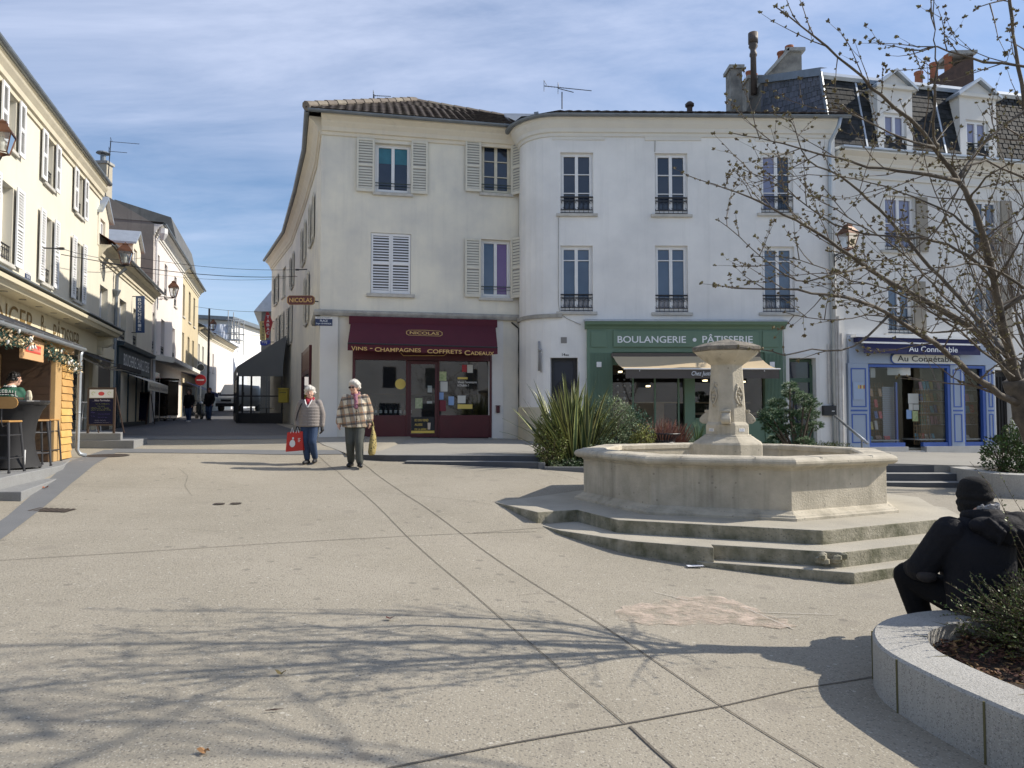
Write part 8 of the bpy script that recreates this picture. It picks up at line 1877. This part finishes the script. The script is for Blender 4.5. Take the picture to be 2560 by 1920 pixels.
def hair(T,M,s,parent,m,seed,vol=1.0,wind=(0,0,0),n=70,name='hair',strands=900,down=.02):
    rr=random.Random(seed);g=MB();pts=[]
    for k in range(n):
        th=rr.uniform(0,6.283);ph=rr.uniform(0,1.75);x,y,z=math.sin(ph)*math.cos(th),math.sin(ph)*math.sin(th),math.cos(ph)
        if y<-.35 and z<.42:continue
        if z<-.1 and y<.1:continue
        c=T(x*.078*vol,.012+y*.094*vol,.035+z*.095*vol-(down if z<.2 else 0));g.ball(c,(.036*s*vol,)*3,8);pts.append((c,M @ Vector((x,y,z))))
    g.ball(T(0,.018,.05),(.082*s*vol,.093*s*vol,.086*s*vol),16,M)
    o=link_mesh(baked(g,.008,3),name,m,parent);g=MB()
    for k in range(strands):
        c,nrm=rr.choice(pts);d=(nrm*.45+Vector(wind)+Vector((rr.uniform(-1,1),rr.uniform(-1,1),rr.uniform(-1,.7)))*.8).normalized();p=c+nrm*.022*s;l=rr.uniform(.02,.05)*s;sd_=d.orthogonal().normalized()*.0016;g.add([p-sd_,p+sd_,p+d*l*.6+sd_*.6+Vector((0,0,-.003)),p+d*l+Vector((0,0,-.008))],[(0,1,2),(0,2,3)])
    g.build('stray_hairs',m,o);return o
m_skin=mat('fair_skin',(.62,.38,.28),.55,var=.35,vscale=14,col2=(.56,.30,.21),bump=.05);m_whair=mat('white_hair',(.66,.63,.57),.7,var=.5,vscale=30,col2=(.48,.45,.40),bump=.6,bscale=90)
def shoe(g,a,d,L_=.25,h=.07,w=.045):
    a,d=Vector(a),Vector((d[0],d[1],0)).normalized();chain(g,[a-d*.05+Vector((0,0,.04)),a+d*.05+Vector((0,0,.045)),a+d*(L_-.1)+Vector((0,0,.035))],[w,w*1.02,w*.85],10);cap(g,a+Vector((0,0,.05)),a+Vector((0,0,.12)),w,w*.95)
def person(label,base,H,J,mats,rz=0,vox=.009,hd=True,skin=None,extras=None,group=None):
    """J: joints in metres for this pose, facing -Y; body under clothes is one continuous skin"""
    t=thing('person',label,'person',tuple(base),group,rz,world=False);sk=skin or m_skin
    g=MB();T,M=head(g,J['head'],J.get('yaw',0),J.get('hs',1.0),J.get('pitch',0));hc=Vector(J['head'])
    chain(g,[hc+Vector((0,.02,-.03)),J['neck']],[.052,.058]);chain(g,[J['neck'],J['chest'],J['waist'],J['hip']],[.07,.13,.12,.13],14)
    for e in (0,1):
        chain(g,J['arm'][e],[.05,.04,.028]);
        if J.get('hands',(1,1))[e]:hand(g,J['arm'][e][2],J['hd'][e],J['hu'][e],J.get('hsz',1.0),J.get('curl',.7),1 if e else-1)
        chain(g,J['leg'][e],[.085,.06,.042])
    me=baked(g,vox,3);link_mesh(me,'body',sk,t)
    return t,T,M
def jacket(t,J,m,name='jacket',bulk=1.0,quilt=0,hem=-.12,vox=.010,hw=(.21,.15),sleeve=(.078,.066,.055),collar=True,sm=4,flare=1.0):
    g=MB();hip=Vector(J['hip']);ch=Vector(J['chest']);nk=Vector(J['neck']);prof=[]
    ns=34;z0=hip.z+hem;z1=nk.z+(.01)
    vs=[];nn=22
    for i in range(ns+1):
        u=i/ns;z=z0+(z1-z0)*u;c=hip.lerp(ch,min(1,u/.62)) if u<.62 else ch.lerp(nk,(u-.62)/.38)
        wx=hw[0]*bulk*(1.0*flare if u<.3 else 1)*(1 if u<.78 else max(.30,math.cos((u-.78)/.22*1.25)));wy=hw[1]*bulk*(1 if u<.7 else max(.42,1-(u-.7)/.3*.6))
        q=1+(quilt*(abs(math.sin(u*(z1-z0)/.062*math.pi))-.5) if quilt else .0)
        for k in range(nn):a=2*math.pi*k/nn;vs.append((c.x+wx*q*math.cos(a),c.y+wy*q*math.sin(a)*(1.05 if math.sin(a)<0 else 1),z))
    g.add(vs,[(i*nn+k,i*nn+(k+1) % nn,(i+1)*nn+(k+1) % nn,(i+1)*nn+k) for i in range(ns) for k in range(nn)]+[tuple(range(nn))[::-1],tuple(range(ns*nn,ns*nn+nn))])
    for e in (0,1):
        a,b,c=[Vector(q) for q in J['arm'][e]];c=b.lerp(c,.97)
        for (p,q,r0,r1) in ((a,b,sleeve[0],sleeve[1]),(b,c,sleeve[1],sleeve[2])):
            n=10;r0 *= bulk;r1 *= bulk;g.tube([p.lerp(q,k/n) for k in range(n+1)],[(r0+(r1-r0)*k/n)*(1+(quilt*(abs(math.sin(k/n*(q-p).length/.06*math.pi))-.5)*1.2 if quilt else 0)) for k in range(n+1)],12);g.ball(q,(r1*.98,)*3,10)
        g.ball(a,(sleeve[0]*bulk,)*3,12)
    if collar:
        for k in range(12):a=2*math.pi*k/12;g.ball((nk.x+.072*math.cos(a),nk.y+.015+.07*math.sin(a),nk.z+.025+(.02 if math.sin(a)>0 else-.02)),(.026,)*3,8)
    return link_mesh(baked(g,vox,sm),name,m,t)
def trousers(t,J,m,r=(.105,.082,.062),vox=.010,w=.15):
    g=MB();h=Vector(J['hip'])
    for e in (0,1):
        a,b,c=[Vector(q) for q in J['leg'][e]];chain(g,[a,a.lerp(b,.5),b,b.lerp(c,.55),c+Vector((0,0,.03))],[r[0]*1.08,r[0]*.95,r[1],r[1]*.88,r[2]])
    g.ball(h-Vector((0,0,.03)),(w,.12,.12),14);return link_mesh(baked(g,vox,3),'trousers',m,t)
def shoes(t,J,m,dirs,**k):
    for e in (0,1):g=MB();c=Vector(J['leg'][e][2]);shoe(g,(c.x,c.y,c.z-.09),dirs[e],**k);link_mesh(baked(g,.009,3),'shoe',m,t)
# ---- left woman: grey puffer jacket
J=dict(head=(.0,-.02,1.455),yaw=.22,neck=(0,.015,1.33),chest=(0,.0,1.16),waist=(0,0,.98),hip=(0,0,.84),arm=(((-.175,0,1.26),(-.255,.02,1.02),(-.235,-.06,.80)),((.175,0,1.26),(.25,.03,1.02),(.25,.0,.79))),hd=((0,-.1,-1),(.1,0,-1)),hu=((-1,0,0),(1,0,0)),leg=(((-.085,0,.82),(-.075,-.03,.47),(-.06,.05,.09)),((.085,0,.82),(.085,-.10,.47),(.09,.09,.11))),curl=.9)
bw=(-4.18,14.7,G(-4.18,14.7));m_glove=mat('black_glove',(.012,.012,.014),.7)
t,T,M=person('short white-haired woman in a taupe quilted jacket, red scarf and jeans holding a red bag',bw,1.6,J,None)
jacket(t,J,mat('taupe_puffer',(.25,.225,.21),.75,spec=.25,var=.3,vscale=6,col2=(.17,.155,.15),bump=.35,bscale=30),quilt=.06,hem=-.07,bulk=1.02,hw=(.215,.165));jn=mat('blue_jeans',(.022,.045,.10),.85,var=.6,vscale=9,col2=(.04,.07,.14),bump=.3);trousers(t,J,jn)
shoes(t,J,mat('black_trainer',(.02,.02,.022),.6),((-.15,-1),(.1,-1)));hair(T,M,1,t,m_whair,3,1.10);face(T,M,1,t,m_skin)
g=MB()
for k in range(16):a=2*math.pi*k/16;g.ball((.068*math.cos(a),-.0+.068*math.sin(a),1.345-(.02 if math.sin(a)<0 else-.01)),(.032,.03,.034),8)
chain(g,[(-.03,-.09,1.31),(0,-.135,1.22)],[.045,.03]);link_mesh(baked(g,.009,3),'scarf',mat('red_scarf',(.30,.012,.03),.85,var=.4,vscale=20,bump=.4),t)
for e in (0,1):g=MB();hand(g,J['arm'][e][2],J['hd'][e],J['hu'][e],1.18,.9,1 if e else-1);link_mesh(baked(g,.006,2),'glove',m_glove,t)
g=MB();g.tube([(-.13,.02,1.30),(-.15,-.14,1.22),(-.20,-.175,1.05),(-.245,-.15,.9)],.016,6,sy=.5);g.build('shoulder_strap',m_glove,t);g=MB();g.tube([(0,-.175,1.24),(.0,-.186,1.1),(.005,-.184,.80)],.005,5);g.build('zip',mat('zip_grey',(.12,.11,.11),.5),t)
g=MB();g.tube([(-.075,-.12,1.33),(-.04,-.165,1.24),(0,-.178,1.17)],.012,5);g.tube([(.075,-.12,1.33),(.04,-.165,1.24),(0,-.178,1.17)],.012,5);g.build('collar_lining',m_pvc,t)
bg=thing('shopping_bag','red carrier bag with a white fruit emblem held by the woman in the quilted jacket','bag',(bw[0]-.25,bw[1]-.10,bw[2]+.26),world=False);m_redbag=mat('red_bag',(.52,.025,.015),.5,var=.2,vscale=8);g=MB()
g.hexa([(-.20,-.05,0),(.16,-.06,.03),(.17,.07,.03),(-.19,.08,0),(-.18,-.02,.40),(.14,-.02,.42),(.14,.03,.42),(-.18,.03,.40)]);g.build('body',m_redbag,bg,bevel=.012)
g=MB()
for x in (-.075,.035):g.tube([(x-.03,-.03,.38),(x-.0,-.01,.50),(x+.03,-.03,.39)],.012,5,sy=.4)
g.build('handle',m_pvc,bg);g=MB();f_=lambda x,z:Vector((x,-.058+(z/.42)*.036-.004,z));g.add([f_(-.06+.058*math.cos(a),.17+.075*math.sin(a)) for a in [k*math.pi/12 for k in range(24)]],[tuple(range(24))]);g.add([f_(-.06+.02*math.cos(a)+.01,.275+.026*math.sin(a)) for a in [k*math.pi/6 for k in range(12)]],[tuple(range(12))])
for k in range(4):g.add([f_(.05,.27-k*.022),f_(.10-.012*(k % 2),.27-k*.022),f_(.10-.012*(k % 2),.278-k*.022),f_(.05,.278-k*.022)],[(0,1,2,3)])
g.build('emblem',MATS['white_print'],bg)
# ---- right woman: plaid overshirt
J=dict(head=(-.02,-.05,1.585),yaw=-.28,neck=(0,.01,1.455),chest=(0,.0,1.26),waist=(0,0,1.05),hip=(0,.0,.90),arm=(((-.185,0,1.37),(-.29,.04,1.13),(-.315,-.05,.90)),((.185,0,1.37),(.27,.03,1.13),(.29,-.02,.93))),hd=((-.05,-.15,-1),(.1,-.1,-1)),hu=((-1,.2,0),(1,0,0)),leg=(((-.095,0,.88),(-.085,-.08,.50),(-.10,.08,.10)),((.095,0,.88),(.105,-.14,.50),(.13,-.16,.10))),curl=.5,hsz=1.05)
bw=(-3.15,14.3,G(-3.15,14.3)-.0);t,T,M=person('taller white-haired woman in a cream and brown plaid overshirt, glasses and grey trousers',bw,1.7,J,None)
pm=bpy.data.materials.new('plaid_wool');pm.use_nodes=True;nt_=pm.node_tree;b_=nt_.nodes['Principled BSDF'];b_.inputs['Roughness'].default_value=.95;Lk=nt_.links.new;tcp=N(nt_,'ShaderNodeTexCoord');sp_=N(nt_,'ShaderNodeSeparateXYZ');Lk(tcp.outputs['Object'],sp_.inputs[0])
def band(axis,period,ofs,width):
    a=N(nt_,'ShaderNodeMath',operation='MULTIPLY_ADD');a.inputs[1].default_value=1/period;a.inputs[2].default_value=ofs;Lk(axis,a.inputs[0]);f=N(nt_,'ShaderNodeMath',operation='FRACT');Lk(a.outputs[0],f.inputs[0]);l=N(nt_,'ShaderNodeMath',operation='LESS_THAN');l.inputs[1].default_value=width;Lk(f.outputs[0],l.inputs[0]);return l.outputs[0]
cur=None;rgb=N(nt_,'ShaderNodeRGB');rgb.outputs[0].default_value=(.62,.55,.42,1);cur=rgb.outputs[0];sx_=N(nt_,'ShaderNodeMath',operation='MULTIPLY_ADD');sx_.inputs[1].default_value=.22;Lk(sp_.outputs[2],sx_.inputs[0]);Lk(sp_.outputs[0],sx_.inputs[2]);sz_=N(nt_,'ShaderNodeMath',operation='MULTIPLY_ADD');sz_.inputs[1].default_value=-.12;Lk(sp_.outputs[0],sz_.inputs[0]);Lk(sp_.outputs[2],sz_.inputs[2])
for ax,pe,of,wd,c_,am in ((sx_.outputs[0],.19,.1,.40,(.24,.16,.10),.75),(sz_.outputs[0],.17,.0,.26,(.07,.055,.05),.82),(sz_.outputs[0],.17,.72,.13,(.28,.12,.06),.7),(sx_.outputs[0],.19,.25,.14,(.05,.045,.05),.65),(sx_.outputs[0],.19,.75,.07,(.25,.28,.33),.6)):
    mm=N(nt_,'ShaderNodeMath',operation='MULTIPLY');mm.inputs[1].default_value=am;Lk(band(ax,pe,of,wd),mm.inputs[0]);mx_=N(nt_,'ShaderNodeMix',data_type='RGBA');Lk(mm.outputs[0],mx_.inputs[0]);Lk(cur,mx_.inputs[6]);mx_.inputs[7].default_value=(*c_,1);cur=mx_.outputs[2]
Lk(cur,b_.inputs['Base Color']);nn_=N(nt_,'ShaderNodeTexNoise',Scale=35,Detail=4);bb_=N(nt_,'ShaderNodeBump',Strength=.5,Distance=.02);Lk(tcp.outputs['Object'],nn_.inputs['Vector']);Lk(nn_.outputs[0],bb_.inputs['Height']);Lk(bb_.outputs[0],b_.inputs['Normal'])
jk=jacket(t,J,pm,bulk=1.12,hem=-.10,hw=(.225,.165),sleeve=(.09,.078,.066),flare=1.05);trousers(t,J,mat('grey_green_trousers',(.075,.08,.07),.9,var=.4,vscale=12,bump=.2),(.115,.092,.075));shoes(t,J,mat('black_ankle_boot',(.012,.012,.014),.35),((-.1,-1),(.35,-1)),L_=.26,w=.05)
hair(T,M,1,t,m_whair,8,1.14,(-.5,0,.35),strands=1500);face(T,M,1,t,m_skin,None,True)
g=MB()
for k in range(14):a=2*math.pi*k/14;g.ball((.07*math.cos(a),.068*math.sin(a),1.475-(.03 if math.sin(a)<0 else-.01)),(.03,.028,.034),8)
chain(g,[(.02,-.11,1.43),(.045,-.165,1.33),(.05,-.175,1.20)],[.045,.036,.045]);link_mesh(baked(g,.009,2),'scarf',mat('pink_patterned_scarf',(.42,.17,.20),.9,var=1,vscale=28,col2=(.10,.06,.12),bump=.3),t)
g=MB();g.tube([(.045,-.19,1.32),(.06,-.20,1.1),(.065,-.19,.82)],.008,5)
for z in (1.26,1.12,.96):g.ball((.075,-.2,z),(.012,.008,.012),8)
g.build('buttons',m_brown,jk)
for x in (-.11,.16):g=MB();g.box((x,-.185,1.26),(.11,.02,.04));g.build('pocket_flap',pm,jk,bevel=.008)
bg=thing('tote_bag','leopard-print cloth bag hanging from the hand of the woman in plaid','bag',(bw[0]+.36,bw[1]-.04,bw[2]+.24),world=False);m_leo=mat('leopard_cloth',(.34,.27,.10),.9,speck=[(24,.25,(.02,.018,.012),.98),(50,.6,(.5,.45,.25),.5)],bump=.3);g=MB()
g.tube([(0,0,.58),(.005,0,.5),(.01,0,.40),(0,.01,.2),(-.02,0,.04),(-.02,0,.0)],[.02,.05,.095,.14,.13,.08],14,sy=.55);g.build('body',m_leo,bg,smooth=True);g=MB();g.tube([(-.03,0,.55),(-.05,0,.64),(-.04,0,.70)],.01,5);g.tube([(.02,0,.56),(-.0,0,.66),(-.04,0,.70)],.01,5);g.build('handle',m_leo,bg)
# ---- distant walkers, people at the kiosk and in the café
m_blkc=mat('black_coat',(.007,.007,.008),.9,spec=.2,var=.3,vscale=6,col2=(.012,.012,.014),bump=.3);m_brhair=mat('brown_hair',(.06,.032,.018),.6,bump=.5,bscale=80)
def walker(label,base,H,coat,leg,hm,hv,rz=0,extra=None,shoe_m=None,longc=-.18):
    k=H/1.7;S_=lambda*p:tuple(v*k for v in p)
    J=dict(head=S_(0,-.02,1.56),neck=S_(0,.01,1.43),chest=S_(0,0,1.24),waist=S_(0,0,1.04),hip=S_(0,0,.90),arm=((S_(-.17,0,1.35),S_(-.24,.05,1.10),S_(-.24,-.04,.86)),(S_(.17,0,1.35),S_(.25,-.02,1.10),S_(.22,-.12,.88))),hd=((0,-.2,-1),(0,-.3,-1)),hu=((-1,0,0),(1,0,0)),leg=((S_(-.09,0,.88),S_(-.08,-.06,.48),S_(-.07,.06,.09)),(S_(.09,0,.88),S_(.09,-.1,.48),S_(.09,-.12,.09))))
    t,T,M=person(label,base,H,J,None,rz,.014);jacket(t,J,coat,hem=longc,vox=.014,hw=(.2,.15));trousers(t,J,leg,vox=.014);shoes(t,J,shoe_m or m_glove,((0,-1),(0,-1)));hair(T,M,1,t,hm,5,hv,strands=200,down=.04);face(T,M,1,t,m_skin);return t,T,M,J
c=atg(472,1055);t,T,M,J=walker('long-haired woman in a black coat and jeans walking down the street towards the square',(c.x,c.y,c.z),1.62,m_blkc,jn,m_brhair,1.15,shoe_m=m_pvc)
g=MB();
for k in range(24):a=2*math.pi*k/24;g.ball(T(.085*math.cos(a),.03+.06*math.sin(a),-.08-.05*(k % 3)),(.03,.028,.05),8) if math.sin(a)>-.5 else None
link_mesh(baked(g,.014,2),'long_hair',m_brhair,t);g=MB()
for e in (-1,1):g.ball(T(e*.032,-.1,.012),(.026,.008,.02),8)
g.build('sunglasses',m_iron,t)
c=aty(523,1040,38);t,T,M,J=walker('man in a dark jacket and cap walking behind the woman in the street',(c.x,38,G(c.x,38)),1.74,m_blkc,jn,m_brhair,1.02);g=MB();g.ball(T(0,.0,.055),(.095,.108,.07),14);g.box(T(0,-.11,.05),(.13,.08,.012));link_mesh(baked(g,.012,2),'cap',mat('dark_red_cap',(.12,.02,.02),.8),t)
t,T,M,J=walker('dark silhouette of a customer seen through the café terrace glass',(x0+.62,cy+1.2,gr-.02),1.66,m_blkc,m_blkc,m_brhair,1.05)
# man in the green baseball jacket at the kiosk, seen from behind
J=dict(head=(.10,.05,1.50),yaw=2.2,neck=(.04,.0,1.37),chest=(0,0,1.20),waist=(0,0,1.0),hip=(0,0,.86),arm=(((-.19,0,1.30),(-.29,.08,1.08),(-.16,.28,1.02)),((.19,0,1.30),(.29,.10,1.08),(.2,.32,1.03))),hd=((.3,1,0),(-.2,1,0)),hu=((0,0,1),(0,0,1)),leg=(((-.09,0,.84),(-.09,.0,.47),(-.09,.0,.09)),((.09,0,.84),(.09,.0,.47),(.09,.0,.09))))
J['yaw']=math.pi-.9
kb=(-8.93,12.55,.69);t,T,M=person('dark-haired man in a green baseball jacket standing with his back turned at the kiosk',kb,1.66,J,None,R(25),.011);m_grnj=mat('bottle_green_jacket',(.015,.085,.055),.75,bump=.2);jk=jacket(t,J,m_grnj,hem=-.05,hw=(.23,.155),vox=.011);trousers(t,J,m_blkc);shoes(t,J,m_glove,((0,1),(0,1)));hair(T,M,1,t,mat('black_hair',(.015,.013,.012),.5,bump=.4,bscale=80),9,.9,strands=200);face(T,M,1,t,m_skin)
g=MB();
for k in range(12):a=2*math.pi*k/12;g.ball((.04+.078*math.cos(a),.0+.078*math.sin(a),1.385),(.022,)*3,8)
link_mesh(baked(g,.01,2),'white_collar',m_pvc,jk);g=MB();gk=MB()
for off_,gg,dy in ((.02,gk,-.178),(.004,g,-.184)):
    textmap(gg,'BASEBALL',lambda a,b:Vector((a,dy+.35*a*a,b-.9*a*a)),-.19,.19,1.23,1.325,offset=off_)
gk.build('letter_outline',m_glove,jk);g.build('lettering',MATS['white_print'],jk)
t=thing('paper_bag','cream paper cone standing on the black high table','bag',(-8.0,11.75,1.81),world=False);g=MB();g.lathe([(.05,0),(.06,.06),(.04,.15),(.02,.17)],n=12,sy=.6);g.build('paper',mat('cream_paper',(.62,.56,.42),.8),t)
t=thing('menu_holder','low dark tray standing on the black high table','tray',(-8.25,11.6,1.81),world=False);g=MB();g.box((0,0,.03),(.4,.25,.04));g.build('tray',m_brown,t,bevel=.01);g=MB();g.tube([(-.19,-.1,.04),(-.19,-.1,.11),(.19,-.1,.11),(.19,-.1,.04)],.012,6);g.build('rail',m_iron,t)
# ---- seated man in black on the near planter, seen from behind
J=dict(head=(.06,.15,.80),yaw=math.pi+.35,neck=(.05,.05,.69),chest=(.0,.02,.54),waist=(0,-.02,.22),hip=(0,0,.05),arm=(((-.19,.04,.56),(-.33,.16,.28),(-.28,.42,.20)),((.21,.02,.60),(.36,.12,.27),(.20,.40,.18))),hd=((.5,.8,-.2),(-.5,.8,-.2)),hu=((0,0,1),(0,0,1)),leg=(((-.10,.05,.06),(-.33,.36,.18),(-.20,.32,-.30)),((.10,.05,.06),(.10,.48,.20),(.12,.42,-.30))))
sb=Vector((3.36,5.14,.18));t,T,M=person('man in a black beanie and dark hooded jacket sitting on the near planter, back turned',sb,1.75,J,None,0,.010)
m_dkj=mat('dark_navy_jacket',(.008,.0085,.012),.8,spec=.25,var=.5,vscale=5,col2=(.014,.014,.018),bump=1,bscale=7);jk=jacket(t,J,m_dkj,hem=-.02,bulk=1.12,hw=(.215,.165),sleeve=(.105,.09,.065),collar=False,sm=5)
g=MB()
for k in range(18):
    a=2*math.pi*k/18;g.ball((.05+.10*math.cos(a),.05+.105*math.sin(a),.675-.02*math.sin(a)),(.042,.04,.05),9)
for c_,r_ in (((.10,-.12,.60),(.18,.10,.11)),((.22,-.09,.60),(.14,.11,.13)),((-.04,-.10,.63),(.10,.07,.06)),((.30,-.02,.56),(.09,.1,.11))):g.ball(c_,r_,14)
for k in range(5):g.tube([(-.05+.07*k,-.16-.02*(k % 2),.69-.02*k),(.02+.07*k,-.225,.60),(.0+.08*k,-.19,.50)],[.018,.022,.012],6)
link_mesh(baked(g,.011,4),'hood',m_dkj,jk)

g=MB();g.ball((-.33,.10,.235),(.075,.06,.05),12);g.build('elbow_patch',mat('brown_grey_patch',(.025,.021,.021),.8),jk,smooth=True)
trousers(t,J,m_blkc,(.12,.10,.075),w=.19);shoes(t,J,m_glove,((-.4,1),(0,1)))
g=MB()
for z,r_,h in ((.05,.112,.095),(.015,.122,.06),(-.045,.122,.055),(.09,.10,.065),(-.09,.112,.055)):g.ball(T(0,.01,z),(r_*.97,r_*1.08,h),18,M)
link_mesh(baked(g,.009,6),'beanie',mat('black_knit',(.006,.006,.007),.95,bump=.6,bscale=60),t)
g=MB();rr=random.Random(8)
for k in range(22):a0=rr.uniform(-1.2,.4);ps=[Vector((.05+.115*math.cos(a0+j*.35-1.2),.07+.115*math.sin(a0+j*.35-1.2),.735+rr.uniform(-.035,.035))) for j in range(5)];g.tube(ps,.010,5)
g.build('scarf',mat('grey_white_scarf',(.42,.42,.42),.9,var=.8,vscale=25,col2=(.08,.08,.09)),t)
# pink-chalk etc. done; haze-free clear day
